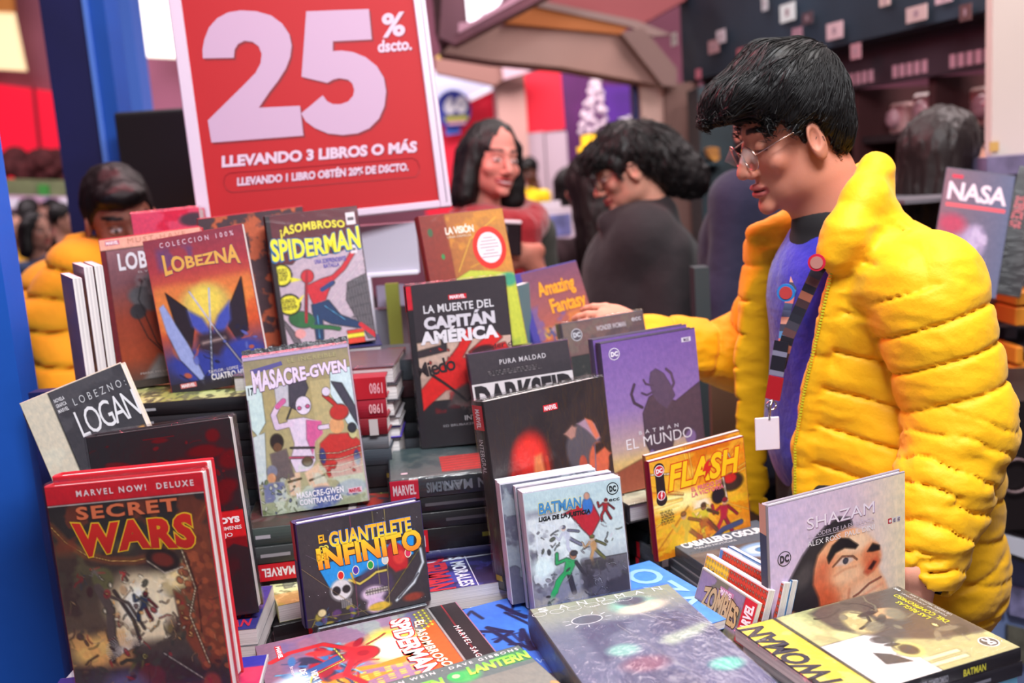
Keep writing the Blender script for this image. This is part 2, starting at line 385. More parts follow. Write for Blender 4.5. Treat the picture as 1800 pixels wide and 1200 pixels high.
def tri_text(txt, bold=0.0, spacing=1.0, shear=0.0):
    cu = bpy.data.curves.new('t', 'FONT'); cu.body = txt; cu.size = 1.0; cu.offset = bold
    cu.space_character = spacing; cu.shear = shear; cu.resolution_u = 3; cu.fill_mode = 'FRONT'
    o = bpy.data.objects.new('t', cu); COL.objects.link(o)
    me = bpy.data.meshes.new_from_object(o.evaluated_get(bpy.context.evaluated_depsgraph_get()))
    V = np.zeros(len(me.vertices)*3); me.vertices.foreach_get('co', V); V = V.reshape(-1, 3)
    Fc = [tuple(p.vertices) for p in me.polygons]
    bpy.data.objects.remove(o); bpy.data.curves.remove(cu); bpy.data.meshes.remove(me)
    return V, Fc
_tc = {}
class Lettering:
    """all the letters on one face of a thing; (u, v) from the face's top left corner"""
    def __init__(s, w, h, frame=None):
        s.w = w; s.h = h; s.b = MB(); s.k = 0
        s.fr = frame or (np.array([-w/2, 0, h]), np.array([1, 0, 0.]), np.array([0, 0, -1.]), np.array([0, -1., 0]))
    def put(s, P2, Fc, col, lift):
        O, eu, ev, en = s.fr
        V = O + np.outer(P2[:, 0]*s.w, eu) + np.outer(P2[:, 1]*s.h, ev) + en*(0.0004+0.00016*lift)
        n0 = len(s.b.C)
        s.b.add(V, Fc, (0, 0, 0))
        c = np.asarray(col, float)
        s.b.C[-1] = lin(c) if c.ndim == 2 else np.tile(lin(c), (len(V), 1))
    def text(s, txt, u0, v0, u1, v1, col, bold=0.02, spacing=1.0, shear=0.0, lift=1, ang=0, arch=0.0, col2=None, outline=None, ow=0.03, drop=None, warp=None):
        spacing = spacing+(bold*2.4 if bold >= .03 else 0); key = (txt, bold, spacing, shear)
        if key not in _tc: _tc[key] = tri_text(txt, bold, spacing, shear)
        V, Fc = _tc[key]
        if not len(V): return s
        mn = V.min(0); mx = V.max(0); X = (V[:, 0]-mn[0])/(mx[0]-mn[0]); Y = (V[:, 1]-mn[1])/(mx[1]-mn[1])
        def place(X, Y, dx=0, dy=0):
            if warp: X, Y = warp(X, Y)
            u = u0+X*(u1-u0); v = v1-Y*(v1-v0)-arch*(1-(2*X-1)**2)
            if ang:
                t = math.radians(ang); cu, cv = (u0+u1)/2, (v0+v1)/2; a_ = s.h/s.w
                x = u-cu; y = (v-cv)*a_
                u = cu+x*math.cos(t)+y*math.sin(t); v = cv+(-x*math.sin(t)+y*math.cos(t))/a_
            return np.c_[u+dx, v+dy]
        if drop: s.put(place(X, Y, drop[0], drop[1]), Fc, drop[2], lift)
        if outline is not None:
            k2 = (txt, bold+ow, spacing, shear)
            if k2 not in _tc: _tc[k2] = tri_text(*k2)
            V2, F2 = _tc[k2]
            X2 = (V2[:, 0]-mn[0])/(mx[0]-mn[0]); Y2 = (V2[:, 1]-mn[1])/(mx[1]-mn[1])
            s.put(place(X2, Y2), F2, outline, lift+1)
        c = col
        if col2 is not None: c = np.outer(Y, col)+np.outer(1-Y, col2)
        s.put(place(X, Y), Fc, c, lift+2); return s
    def rect(s, u0, v0, u1, v1, col, lift=0.5):
        s.put(np.array([(u0, v0), (u1, v0), (u1, v1), (u0, v1)]), [(0, 3, 2, 1)], col, lift); return s
    def poly(s, pts, col, lift=0.5):
        s.put(np.array(pts), [tuple(range(len(pts)))[::-1]], col, lift); return s
    def disc(s, cu, cv, r, col, lift=0.5, n=28, rv=None, tilt=0):
        rv = rv if rv is not None else r*s.w/s.h
        P = np.array([(cu+r*math.cos(2*math.pi*i/n), cv+rv*math.sin(2*math.pi*i/n)) for i in range(n)])
        s.put(P, [tuple(range(n))[::-1]], col, lift); return s
    def box_logo(s, txt, u0, v0, u1, v1, ang=0, bg=(205, 30, 45), fg=(240, 225, 230), lift=1):
        a_ = s.h/s.w; t = math.radians(ang); cu, cv = (u0+u1)/2, (v0+v1)/2
        P = []
        for u, v in ((u0, v0), (u1, v0), (u1, v1), (u0, v1)):
            x = u-cu; y = (v-cv)*a_; P.append((cu+x*math.cos(t)+y*math.sin(t), cv+(-x*math.sin(t)+y*math.cos(t))/a_))
        s.put(np.array(P), [(0, 3, 2, 1)], bg, lift)
        mu, mv = (u1-u0)*.07, (v1-v0)*.14
        s.text(txt, u0+mu, v0+mv, u1-mu, v1-mv, fg, 0.035, 0.85, lift=lift, ang=ang); return s
    def ring_logo(s, cu, cv, r, bg, fg, lift=1):
        s.disc(cu, cv, r, fg, lift); s.disc(cu, cv, r*.88, bg, lift+.5)
        k = s.w/s.h
        s.text('DC', cu-r*.66, cv-r*k*.42, cu+r*.66, cv+r*k*.42, fg, 0.06, 0.9, lift=lift+1); return s
    def build(s, name, parent, m=None):
        return s.b.build(name, m or INK, parent, colors=True)

INK = vmat('ink', 0.5, coat=0.08, wrinkle=0.12, wscale=(25, 25, 60))
PRINT = vmat('printed_cover', 0.52, coat=0.12, wrinkle=0.2, wscale=(22, 22, 60))
PRINT_MATT = vmat('printed_cover_matt', 0.5, coat=0.15, wrinkle=0.2, wscale=(20, 20, 40))
WRAP = None
def wrap_mat():
    global WRAP
    if WRAP: return WRAP
    m = bpy.data.materials.new('clear_plastic_film'); m.use_nodes = True; nt = m.node_tree
    for n in list(nt.nodes): nt.nodes.remove(n)
    o = nt.nodes.new('ShaderNodeOutputMaterial'); mx = nt.nodes.new('ShaderNodeMixShader')
    t = nt.nodes.new('ShaderNodeBsdfTransparent'); t.inputs[0].default_value = (0.97, 0.97, 0.98, 1)
    g = nt.nodes.new('ShaderNodeBsdfGlossy'); g.inputs['Roughness'].default_value = 0.14
    tc = nt.nodes.new('ShaderNodeTexCoord'); mp = nt.nodes.new('ShaderNodeMapping'); mp.inputs['Scale'].default_value = (45, 45, 18)
    mp.inputs['Rotation'].default_value = (0.2, 0.7, 0.1)
    n = nt.nodes.new('ShaderNodeTexNoise'); n.inputs['Detail'].default_value = 5; n.inputs['Distortion'].default_value = 2.5; n.inputs['Scale'].default_value = 1
    b = nt.nodes.new('ShaderNodeBump'); b.inputs['Strength'].default_value = 0.4; b.inputs['Distance'].default_value = 0.005
    L = nt.links.new
    L(tc.outputs['Object'], mp.inputs[0]); L(mp.outputs[0], n.inputs['Vector']); L(n.outputs['Fac'], b.inputs['Height'])
    L(b.outputs[0], g.inputs['Normal'])
    fr = nt.nodes.new('ShaderNodeLayerWeight'); fr.inputs[0].default_value = 0.25
    ml = nt.nodes.new('ShaderNodeMath'); ml.operation = 'MULTIPLY_ADD'; ml.inputs[1].default_value = 0.28; ml.inputs[2].default_value = 0.03
    L(fr.outputs['Facing'], ml.inputs[0]); L(ml.outputs[0], mx.inputs[0])
    L(t.outputs[0], mx.inputs[1]); L(g.outputs[0], mx.inputs[2]); L(mx.outputs[0], o.inputs[0])
    WRAP = m; return m
PAGES = None
def pages_mat():
    global PAGES
    if PAGES: return PAGES
    m = mat('page_edges', (214, 208, 205), 0.7); nt = m.node_tree; b = nt.nodes['Principled BSDF']
    tc = nt.nodes.new('ShaderNodeTexCoord'); mp = nt.nodes.new('ShaderNodeMapping'); mp.inputs['Scale'].default_value = (2, 900, 2)
    n = nt.nodes.new('ShaderNodeTexNoise'); n.inputs['Scale'].default_value = 1; n.inputs['Detail'].default_value = 2
    r = nt.nodes.new('ShaderNodeValToRGB'); r.color_ramp.elements[0].color = rgba((184, 178, 180)); r.color_ramp.elements[1].color = rgba((228, 222, 220))
    r.color_ramp.elements[0].position = .3; r.color_ramp.elements[1].position = .62
    nt.links.new(tc.outputs['Object'], mp.inputs[0]); nt.links.new(mp.outputs[0], n.inputs['Vector']); nt.links.new(n.outputs['Fac'], r.inputs[0]); nt.links.new(r.outputs[0], b.inputs['Base Color'])
    PAGES = m; return m

def board(col, rough=0.4):
    k = 'board_%d_%d_%d' % tuple(int(v) for v in col)
    return mat(k, col, rough, coat=0.35, noise=0.12, nscale=60, bump=0.15, bscale=90)
def pose(x, y, z, yaw=0, lean=0, roll=0):
    return (Matrix.Translation((x, y, z)) @ Matrix.Rotation(math.radians(yaw), 4, 'Z')
            @ Matrix.Rotation(math.radians(-lean), 4, 'X') @ Matrix.Rotation(math.radians(roll), 4, 'Y'))
GRID = {}
def art_mesh(name, art, w, h, parent, m, x0=None, off=0.0003):
    """the printed sheet on the front board, just proud of it; inked edges and paint grain"""
    if not getattr(art, 'done', False):
        art.done = True; Y = art.c.mean(-1); gy_, gx_ = np.gradient(Y); e = np.hypot(gx_, gy_)
        k = 1-np.clip((e-9)/80, 0, .38)
        P = np.c_[art.U.ravel(), art.Vv.ravel()*art.asp]
        n1 = fbm(P, 34, 77, 3).reshape(Y.shape); n2 = fbm(P*np.array([1, .35]), 110, 78, 2).reshape(Y.shape)
        art.c = np.clip(art.c*(k*(1+.040*n1+.028*n2))[..., None]*np.stack([1+.012*n1, 1+0*n1, 1-.012*n1], -1), 0, 255)
    x0 = -w/2 if x0 is None else x0
    V = np.stack([x0+art.U*w, np.full(art.U.shape, -off), h*(1-art.Vv)], -1).reshape(-1, 3)
    i = np.arange(art.nx*art.ny).reshape(art.ny, art.nx)
    Fc = np.stack([i[:-1, :-1], i[1:, :-1], i[1:, 1:], i[:-1, 1:]], -1).reshape(-1, 4)
    return mesh(name, V, Fc, m, parent, lin(np.clip(art.c, 0, 255)).reshape(-1, 3))
def book(label, P, w, h, t, art=None, lett=None, spine=(40, 40, 45), back=None, hard=True, wrap=False, spine_l=None, name='comic_book', group=None, cover_mat=None, edge=None, spine_side=-1, pm=None):
    """a closed book: cover (boards and spine), page_block, printed cover art, lettering, film"""
    r = empty(name, M4=P, label=label, cat='book', group=group)
    bt = 0.0026 if hard else 0.0006; ins = 0.003 if hard else 0.0003
    s_ = spine_side; back = back or spine
    b = MB(); bev = bt*0.4
    b.box(-w/2, w/2, 0, bt, 0, h, bev, spine); b.box(-w/2, w/2, t-bt, t, 0, h, bev, back)
    xs = sorted((s_*w/2, s_*(w/2-bt)))
    # rounded spine
    pts = [(xs[0], 0)]
    n = 6; prof = []
    for i in range(n+1):
        a = i/n; bulge = (0.0025 if hard else 0.0006)*math.sin(math.pi*a)
        prof.append((s_*(w/2+bulge), bt*0.3+(t-bt*0.6)*a))
    inn = [(s_*(w/2-bt), t-bt*0.3), (s_*(w/2-bt), bt*0.3)]
    poly = prof+inn; k = len(poly)
    V = [(x, y, 0.0) for x, y in poly]+[(x, y, h) for x, y in poly]
    Fc = [tuple(range(k)), tuple(range(2*k-1, k-1, -1))]+[(i, (i+1) % k, k+(i+1) % k, k+i) for i in range(k)]
    if s_ > 0: Fc = [f[::-1] for f in Fc]
    b.add(V, [f[::-1] for f in Fc], spine)
    b.build('cover', vmat('cover_boards', 0.45, coat=0.2, wrinkle=0.3, wscale=(30, 30, 60)), r, colors=True)
    pb = MB(); x0, x1 = sorted((s_*(w/2-bt), -s_*(w/2-ins)))
    pb.box(x0, x1, bt, t-bt, ins, h-ins); pb.build('page_block', pages_mat(), r)
    if art is not None: art_mesh('cover_art', art, w-0.002, h-0.002, r, pm or PRINT, x0=-w/2+0.001)
    if lett is not None: lett.build('lettering', r)
    if spine_l is not None: spine_l.build('spine_lettering', r)
    if wrap:
        f = MB(); e = 0.0022; f.box(-w/2-e-.001, w/2+e, -e, t+e, -0.0002, h+e+0.001, 0.0035); f.build('plastic_wrap', wrap_mat(), r)
    return r
def spine_frame(w, h, t, side=-1):
    """lettering frame on the spine; u runs down the spine, v from front to back"""
    if side < 0: return (np.array([-w/2-0.0023, 0, h]), np.array([0, 0, -1.]), np.array([0, 1., 0]), np.array([-1., 0, 0]))
# ---------------------------------------------------------------- the hall
def struct(o): o['kind'] = 'structure'; return o
def bx(name, x0, x1, y0, y1, z0, z1, m, parent=None, bev=0.0):
    b = MB(); b.box(x0, x1, y0, y1, z0, z1, bev); return b.build(name, m, parent)
struct(bx('floor', -9, 9, -2, 14.2, -0.1, 0, mat('dark_carpet', (70, 60, 66), 0.95, noise=0.3, nscale=30)))
struct(bx('wall_back', -9, 9, 14, 14.2, 0, 5.6, mat('hall_wall', (150, 92, 112), 0.9, noise=0.15, nscale=1)))
struct(bx('wall_left', -9.2, -9, -2, 14.2, 0, 5.6, mat('hall_wall', (150, 92, 112))))
struct(bx('wall_right', 9, 9.2, -2, 14.2, 0, 5.6, mat('hall_wall', (150, 92, 112))))

def far(Y): return Y if Y < 5.74 else 9.6+(Y-5.75)*1.3
def post(name, pl, pr, py, Y, ytop, ybot, m, depth=0.12, parent=None, bev=0.0):
    """upright box whose front face spans pl..pr (at row py) at distance Y; heights read at rows ytop, ybot"""
    Y = far(Y); x0 = W(pl, py, Y)[0]; x1 = W(pr, py, Y)[0]; pm_ = (pl+pr)/2
    z1 = W(pm_, ytop, Y)[2] if ytop is not None else 3.4
    z0 = W(pm_, ybot, Y)[2] if ybot is not None else 0.0
    return bx(name, x0, x1, Y, Y+depth, z0, z1, m, parent, bev)
def slab(name, pts, Y, thick, m, parent=None):
    Y = far(Y); P = [W(x, y, Y) for x, y in pts]; b = MB()
    b.prism([(p[0], p[2]) for p in P], Y, Y+thick); return b.build(name, m, parent)
def bez(name, o, label, cat, group=None): return tag(o, label, cat, group)

# left: red LED wall, lit panels
LED = mat('red_led_screen', (120, 5, 20), 0.4, emit=(253, 26, 58), estr=0.95)
tag(slab('led_wall', [(-60, 140), (62, 156), (150, 168), (150, 330), (-60, 315)], 9.0, 0.15, LED), 'glowing red screen wall behind the crowd, far left', 'screen')
tag(slab('led_panel_seam', [(55, 150), (60, 151), (75, 290), (70, 290)], 8.96, 0.03, mat('dim_red', (150, 40, 60))), 'thin dark upright seam on the glowing red screen wall', 'strip')
WARM = mat('warm_lit_panel', (250, 225, 180), 0.6, emit=(255, 226, 172), estr=0.85)
tag(slab('light_panel', [(-60, 15), (20, 18), (42, 124), (-60, 118)], 8.6, 0.1, WARM), 'cream lit ceiling panel above the red screen, top left corner', 'light')
tag(slab('ceiling_beam', [(-60, -60), (15, -60), (22, 20), (-60, 16)], 8.5, 0.1, mat('amber_board', (200, 130, 60), emit=(200, 120, 50), estr=0.2)), 'amber board above the cream lit panel, top left corner', 'beam')  # board given a faint glow, though it is no lamp
WARM2 = mat('bright_lit_panel', (255, 250, 235), 0.6, emit=(255, 246, 228), estr=1.25)
tag(slab('light_panel', [(205, -60), (310, -60), (322, 102), (236, 98)], 6.2, 0.1, WARM2), 'bright white lit panel between the blue posts and the discount sign', 'light')
tag(slab('booth_wall', [(205, 96), (340, 100), (380, 420), (215, 420)], 6.6, 0.1, mat('maroon_board', (150, 88, 112), 0.8)), 'maroon booth wall below the bright lit panel', 'wall panel')

# plants, banners and booths far left
r_ = random.Random(3)
hedge = MB()
for k in range(46):
    px = r_.uniform(-15, 135); py = 290+r_.uniform(-14, 16)+0.12*px*0.2
    p = W(px, py, far(7.45)+r_.uniform(-.2, .2)); q = r_.uniform(.08, .16)
    hedge.ell(p, (q, q, q*.9), 8, 6)
h_ = hedge.build('hedge', mat('dark_foliage', (92, 42, 44), 0.9, noise=0.4, nscale=12), smooth=True); h_['kind'] = 'stuff'
tag(h_, 'row of dark clipped shrubs in front of the red screen wall', 'hedge')
tag(slab('planter_wall', [(-60, 312), (145, 318), (148, 350), (-60, 345)], 7.0, 0.1, mat('green_board', (120, 130, 92), 0.8, noise=.3, nscale=4)), 'long green planter front below the dark shrubs', 'planter')
tag(slab('green_sign', [(66, 324), (84, 325), (86, 345), (68, 345)], 6.97, 0.03, mat('green_sheet', (62, 150, 62), .7)), 'small bright green sign on the planter front', 'sign')
tag(slab('booth_counter', [(-60, 342), (160, 347), (170, 420), (-60, 420)], 6.6, 0.2, mat('pink_board', (196, 158, 186), .7, noise=.2, nscale=5)), 'pale pink booth front behind the far crowd', 'counter')
for i, (px, w2) in enumerate(((22, 10), (86, 7), (112, 8))):
    tag(slab('poster', [(px-w2, 347), (px+w2, 348), (px+w2+2, 366), (px-w2+2, 365)], 6.56, 0.03, mat('white_print%d' % (i % 2), ((235, 230, 245), (120, 120, 170))[i % 2], .7)),
        ('white poster on the pink booth front, beside the blue post', 'dark small poster in the middle of the pink booth front', 'white poster on the pink booth front, nearest the navy panel')[i], 'poster')

# blue stand frames
NAVY = mat('navy_board', (26, 28, 84), 0.55, noise=0.12, nscale=6)
BLUE = mat('blue_board', (28, 84, 178), 0.5, noise=0.08, nscale=5)
BLUE2 = mat('light_blue_board', (92, 138, 232), 0.5)
BLUE3 = mat('deep_blue_board', (42, 78, 170), 0.5)
fr = empty('stand_frame', (W(105, 0, 3.2)[0], 3.2, 0), label='tall navy board edged with blue posts behind the left bookseller', cat='stand frame')
def under(o, root): o.parent = root; o.matrix_parent_inverse = Matrix.Translation(root.location).inverted(); return o
under(post('navy_board', 68, 143, 0, 3.2, -300, None, NAVY), fr)
under(post('edge_strip', 143, 151, 0, 3.19, -300, None, BLUE2), fr)
under(post('post', 151, 182, 0, 3.2, -300, None, BLUE), fr)
f2 = empty('stand_frame', (W(215, 0, 4.2)[0], 4.2, 0), label='light blue post with an orange board, left of the bright lit panel', cat='stand frame')
under(post('orange_board', 186, 203, 0, 4.2, -300, 98, mat('burnt_orange', (120, 52, 30), .7)), f2)
under(post('post', 203, 228, 0, 4.18, -300, None, mat('sky_blue_post', (80, 125, 225), .5)), f2)
under(post('thin_post', 184, 189, 0, 4.24, -300, None, mat('lilac_strip', (170, 130, 170), .6)), f2)
tv = empty('television', (W(270, 290, 3.0)[0], 3.02, 1.2), label='black flat screen standing behind the discount sign, switched off', cat='television')
under(post('bezel', 199, 420, 200, 3.02, 190, 400, mat('black_plastic', (30, 30, 32), .35), 0.05, bev=0.006), tv)
under(post('screen', 207, 412, 205, 3.014, 199, 392, mat('black_glass', (24, 19, 22), .3), 0.004), tv)
under(post('stand', 290, 320, 300, 3.04, 398, None, mat('black_plastic', (30, 30, 32))), tv)

# near blue post and panel of the display table, left edge
bp = empty('display_post', (-0.93, 1.62, 0), label='blue painted board standing at the left edge of the book table', cat='post')
xr = W(47, 550, 1.68)[0]
under(bx('post', xr-0.42, xr, 1.62, 1.68, 0, 2.05, mat('blue_gloss_board', (30, 98, 206), 0.42, noise=0.07, nscale=4, bump=.05, bscale=30, coat=.2)), bp)
under(bx('side_panel', W(66, 800, 1.58)[0], W(128, 800, 1.58)[0], 1.58, 1.61, 0, W(60, 690, 1.58)[2], mat('shaded_blue_board', (24, 34, 96), 0.5)), bp)  # navy paints the tilted book's shadow on the blue base board

# centre: lit screen in its tilted frame, canopy beams
TAN = mat('tan_board', (186, 150, 140), 0.85, noise=.08, nscale=2)
sc_ = empty('ceiling_screen', W(850, 20, 4.6), label='bright white screen in a tilted dark pink frame above the smiling woman', cat='screen')
def S(name, pts, Y, th, m, root): o = slab(name, pts, Y, th, m); return under(o, root)
S('screen', [(812, -80), (912, -80), (880, 2), (868, 16), (848, 22), (838, 34), (822, 38)], 4.60, 0.05, mat('white_screen', (255, 255, 255), emit=(240, 244, 255), estr=1.5), sc_)
S('frame', [(772, 66), (800, 78), (960, -6), (1060, -60), (780, -60)], 4.72, 0.15, mat('dusty_pink_frame', (120, 72, 84), .6), sc_)
S('frame_edge', [(806, 40), (806, 58), (900, 8), (1000, -50), (960, -50), (890, 2), (830, 38)], 4.56, 0.04, mat('pale_pink_frame', (190, 140, 160), .6), sc_)
tag(slab('hanging_banner', [(755, -60), (812, -60), (802, 60), (775, 90), (765, 60)], 4.9, 0.1, mat('mottled_brown', (96, 62, 66), .8, noise=.5, nscale=6)), 'dark mottled banner hanging beside the discount sign, top centre', 'banner')
can = empty('canopy', W(1000, 60, 5.4), label='tan sloping canopy beam crossing above the two women', cat='canopy')
S('beam', [(770, 92), (800, 66), (895, 42), (1092, 58), (1160, 118), (1152, 148), (990, 118), (860, 106)], 5.4, 0.3, TAN, can)
S('amber_panel', [(882, 40), (945, 8), (1110, 42), (1092, 60)], 5.36, 0.06, mat('amber_panel', (176, 104, 52), .7, emit=(190, 105, 45), estr=0.12), can)  # slight glow put into the panel in place of light on it
S('rim', [(938, 10), (946, 0), (1120, 36), (1180, 60), (1150, 64), (1105, 46)], 5.34, 0.05, mat('grey_rim', (150, 125, 120), .7), can)
S('roof_panel', [(944, 0), (930, -60), (1230, -60), (1205, 0), (1130, 42)], 5.42, 0.1, mat('rose_panel', (158, 84, 88), .8), can)
S('corner_board', [(1092, 58), (1130, 48), (1190, 120), (1190, 152), (1165, 150)], 5.3, 0.1, mat('taupe_board', (136, 110, 104), .8), can)
tag(slab('light_panel', [(765, 100), (800, 78), (880, 96), (850, 104)], 5.7, 0.1, mat('yellow_lit', (250, 205, 120), emit=(255, 205, 120), estr=.75)), 'small yellow lit panel under the tan canopy', 'light')
tag(slab('booth_soffit', [(765, 100), (880, 96), (885, 140), (870, 150), (765, 128)], 5.8, 0.2, mat('soffit_tan', (150, 108, 100), .8)), 'brown soffit board under the yellow lit panel', 'soffit')
tag(slab('booth_soffit', [(880, 100), (960, 112), (925, 128), (885, 140)], 5.75, 0.1, mat('pink_white_board', (205, 170, 182), .8, emit=(200, 165, 180), estr=.15)), 'pinkish white soffit left of the red banner', 'soffit')  # soffit emits weakly to stand in for light falling on it
bo = empty('market_booth', W(820, 190, far(6.2)), label='white and red booth wall with a round blue logo, right of the discount sign', cat='booth wall')
S('white_wall', [(740, 120), (868, 140), (872, 158), (740, 250)], 6.2, 0.1, mat('blue_white_board', (205, 208, 235), .7, emit=(200, 205, 240), estr=.2), bo)  # weak emission in the white wall replaces booth lighting
S('red_wall', [(740, 196), (866, 158), (920, 600), (760, 600)], 6.18, 0.1, mat('red_board', (214, 24, 54), .6, emit=(220, 20, 50), estr=.25), bo)  # red wall emits some of its own colour to look lit
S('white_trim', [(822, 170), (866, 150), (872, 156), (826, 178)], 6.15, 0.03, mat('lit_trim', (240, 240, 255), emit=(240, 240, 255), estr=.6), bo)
S('side_strip', [(865, 140), (872, 140), (888, 380), (880, 380)], 6.12, 0.05, mat('pale_rose', (215, 175, 185)), bo)
c = W(797, 193, far(6.1)); lg = MB(); n = 28
lg.prism([(c[0]+.175*math.cos(2*math.pi*i/n), c[2]+.19*math.sin(2*math.pi*i/n)) for i in range(n)], far(6.08), far(6.14))
under(lg.build('round_logo', mat('logo_blue', (52, 62, 170), .6)), bo)
c0 = W(779, 170, far(6.06)); c1 = W(822, 200, far(6.06))
ll = Lettering(c1[0]-c0[0], c0[2]-c1[2], (np.array([c0[0], far(6.06), c0[2]]), np.array([1, 0, 0.]), np.array([0, 0, -1.]), np.array([0, -1., 0])))
ll.text('60', 0, 0, 1, .95, (245, 245, 255), 0.07); ll.rect(.0, 1.08, 1, 1.3, (190, 190, 60)); ll.rect(.1, 1.36, .9, 1.52, (225, 170, 190))
under(ll.build('logo_lettering', None, mat_ := vmat('sign_ink', .5)), bo)
S('blue_panel', [(782, 222), (806, 220), (810, 234), (784, 238)], 6.1, 0.03, mat('panel_blue', (60, 110, 210)), bo)
tag(slab('column', [(870, 135), (921, 128), (940, 420), (892, 420)], 5.9, 0.3, mat('rose_tan_column', (205, 160, 152), .8)), 'rose tan column left of the red banner', 'column')
tag(slab('banner', [(921, 134), (984, 113), (993, 226), (926, 235)], 6.0, 0.04, mat('red_banner', (222, 22, 50), .6, emit=(222, 18, 46), estr=.3)), 'plain bright red banner in the centre background', 'banner')  # banner made to glow faintly instead of being lit
cb = empty('cabinet', (W(960, 300, far(6.0))[0], far(6.0), 0), label='tall pale lilac cabinet below the red banner', cat='cabinet')
for a, b_ in ((926, 956), (958, 996)):
    under(post('door', a, b_, 240, 6.0, 232, None, mat('lilac_door', (198, 176, 190), .6), .3), cb)
pw = empty('backdrop', W(1055, 200, far(7.2)), label='purple backdrop wall behind the ball tree and the woman in dark grey', cat='backdrop')
S('board', [(982, 105), (1118, 140), (1165, 640), (1028, 640)], 7.2, 0.1, mat('purple_board', (98, 34, 104), .7, noise=.35, nscale=1.6), pw)
S('violet_patch', [(1060, 150), (1108, 150), (1118, 240), (1072, 240)], 7.15, 0.03, mat('violet_tone', (96, 40, 160), .7, noise=.3, nscale=2), pw)  # violet patch set on the purple board
S('caption', [(1088, 208), (1116, 200), (1118, 208), (1090, 217)], 7.1, 0.02, mat('white_caption', (235, 225, 240), .7), pw)
tr = empty('ball_tree', W(1050, 235, far(6.6)), label='tall slim tree of white paper balls before the purple backdrop', cat='decoration')
r_ = random.Random(5)
for k in range(48):
    t = k/47; px = 1046+r_.uniform(-1, 1)*(4+24*t)+(2-4*t); py = 132+t*100
    b = MB(); p = W(px, py, far(6.6)+r_.uniform(-.05, .05)); b.ell((0, 0, 0), (.03, .03, .03), 8, 6)
    o = b.build('ball', mat('white_paper_ball', (235, 215, 225), .6, emit=(230, 205, 225), estr=.3), smooth=True); o.location = p; under(o, tr)  # paper balls emit a little so that they look lit
b = MB(); b.tube([W(1048, 128, far(6.62)), W(1052, 240, far(6.62))], .006, 6); under(b.build('stem', mat('thin_stem', (120, 90, 120))), tr)
under(post('pole', 1050, 1053, 240, 6.62, 238, None, mat('thin_stem', (120, 90, 120)), .02), tr)
yb = empty('lit_box', W(1040, 258, 5.2), label='glowing yellow box sign left of the woman in dark grey', cat='sign')
S('upper_box', [(1024, 238), (1075, 229), (1076, 258), (1026, 262)], 5.2, .15, mat('yellow_lit_box', (250, 200, 20), emit=(255, 196, 16), estr=.9), yb)
S('lower_box', [(1017, 258), (1040, 256), (1038, 280), (1022, 284)], 5.15, .15, mat('yellow_lit_box', (250, 200, 20)), yb)
under(post('stand', 1022, 1030, 300, 5.2, 282, None, mat('thin_stem', (120, 90, 120)), .05), yb)
tag(post('post', 1111, 1124, 140, 5.6, 138, None, mat('deep_blue_post', (30, 52, 130), .5)), 'slim blue post beside the cream column', 'post')
tag(post('column', 1125, 1167, 150, 5.5, 138, None, mat('cream_column', (222, 188, 176), .8, noise=.04, nscale=2), .4), 'cream column right of the purple backdrop', 'column')
tag(post('column', 1167.5, 1228, 150, 5.45, 146, None, mat('brown_column', (134, 104, 96), .8), .4), 'brown column between the cream column and the teal shelf', 'column')

# white shelf unit between the women
wsu = empty('white_shelf', (W(970, 400, 4.2)[0], 4.2, 0), label='white shelf unit with framed blue pictures between the two women', cat='shelf')
WHT = mat('white_melamine', (214, 205, 214), .5)
S('frame', [(935, 368), (1010, 362), (1012, 424), (938, 430)], 4.2, .04, WHT, wsu)
S('back_frame', [(930, 358), (985, 352), (987, 372), (933, 376)], 4.35, .04, WHT, wsu)
S('picture', [(950, 380), (1002, 375), (1004, 412), (953, 418)], 4.19, .006, mat('blue_picture', (108, 116, 170), .6, noise=.5, nscale=14), wsu)
S('board', [(925, 428), (1015, 420), (1018, 455), (930, 462)], 4.15, .3, mat('lilac_board', (186, 176, 200), .6, noise=.2, nscale=8), wsu)
S('lower_board', [(925, 455), (1018, 450), (1022, 928), (930, 928)], 4.25, .3, mat('olive_dark_board', (120, 118, 96), .8, noise=.5, nscale=8), wsu)
tag(slab('red_poster', [(893, 336), (925, 340), (935, 420), (900, 425)], 4.4, .03, mat('pink_red_print', (205, 70, 90), .6, noise=.35, nscale=9, emit=(200, 40, 60), estr=.1)), 'pink and red poster behind the smiling woman\'s shoulder', 'poster')  # a trace of glow is built into the poster's colour

# ---------------------------------------------------------------- right: merchandise shop wall receding to the left
z1 = WZ(1740, 17, 0)[2]
Pr = W(1742, 17, 3.4); zf = Pr[2]; Pl = WZ(1180, 150, zf)
d_ = (Pl-Pr)[:2]; L_ = np.linalg.norm(d_); d_ = d_/L_; nrm = np.array([d_[1], -d_[0]])
if nrm[1] > 0: nrm = -nrm
shop = Matrix(((-d_[0], nrm[0]*-1, 0, Pl[0]), (-d_[1], nrm[1]*-1, 0, Pl[1]), (0, 0, 1, 0), (0, 0, 0, 1)))   # x runs left->right along the wall, y away from viewer
def sbox(name, x0, x1, y0, y1, z0, z1, m, root=None, bev=0):
    b = MB(); b.box(x0, x1, y0, y1, z0, z1, bev); o = b.build(name, m)
    if root is not None: o.parent = root
    else: o.matrix_world = shop
    return o
def sroot(name, label, cat, x=0, y=0, z=0, group=None):
    return empty(name, M4=shop @ Matrix.Translation((x, y, z)), label=label, cat=cat, group=group)
fa = sroot('shop_fascia', 'dark blue fascia over the merchandise shop with white cards on it', 'fascia', 0, 0, zf)
fm = mat('night_blue_fascia', (34, 50, 64), .6, noise=.55, nscale=1.3)
b = MB(); b.box(.14, L_+.03, 0, .06, 0, 1.2); b.build('board', fm, fa)
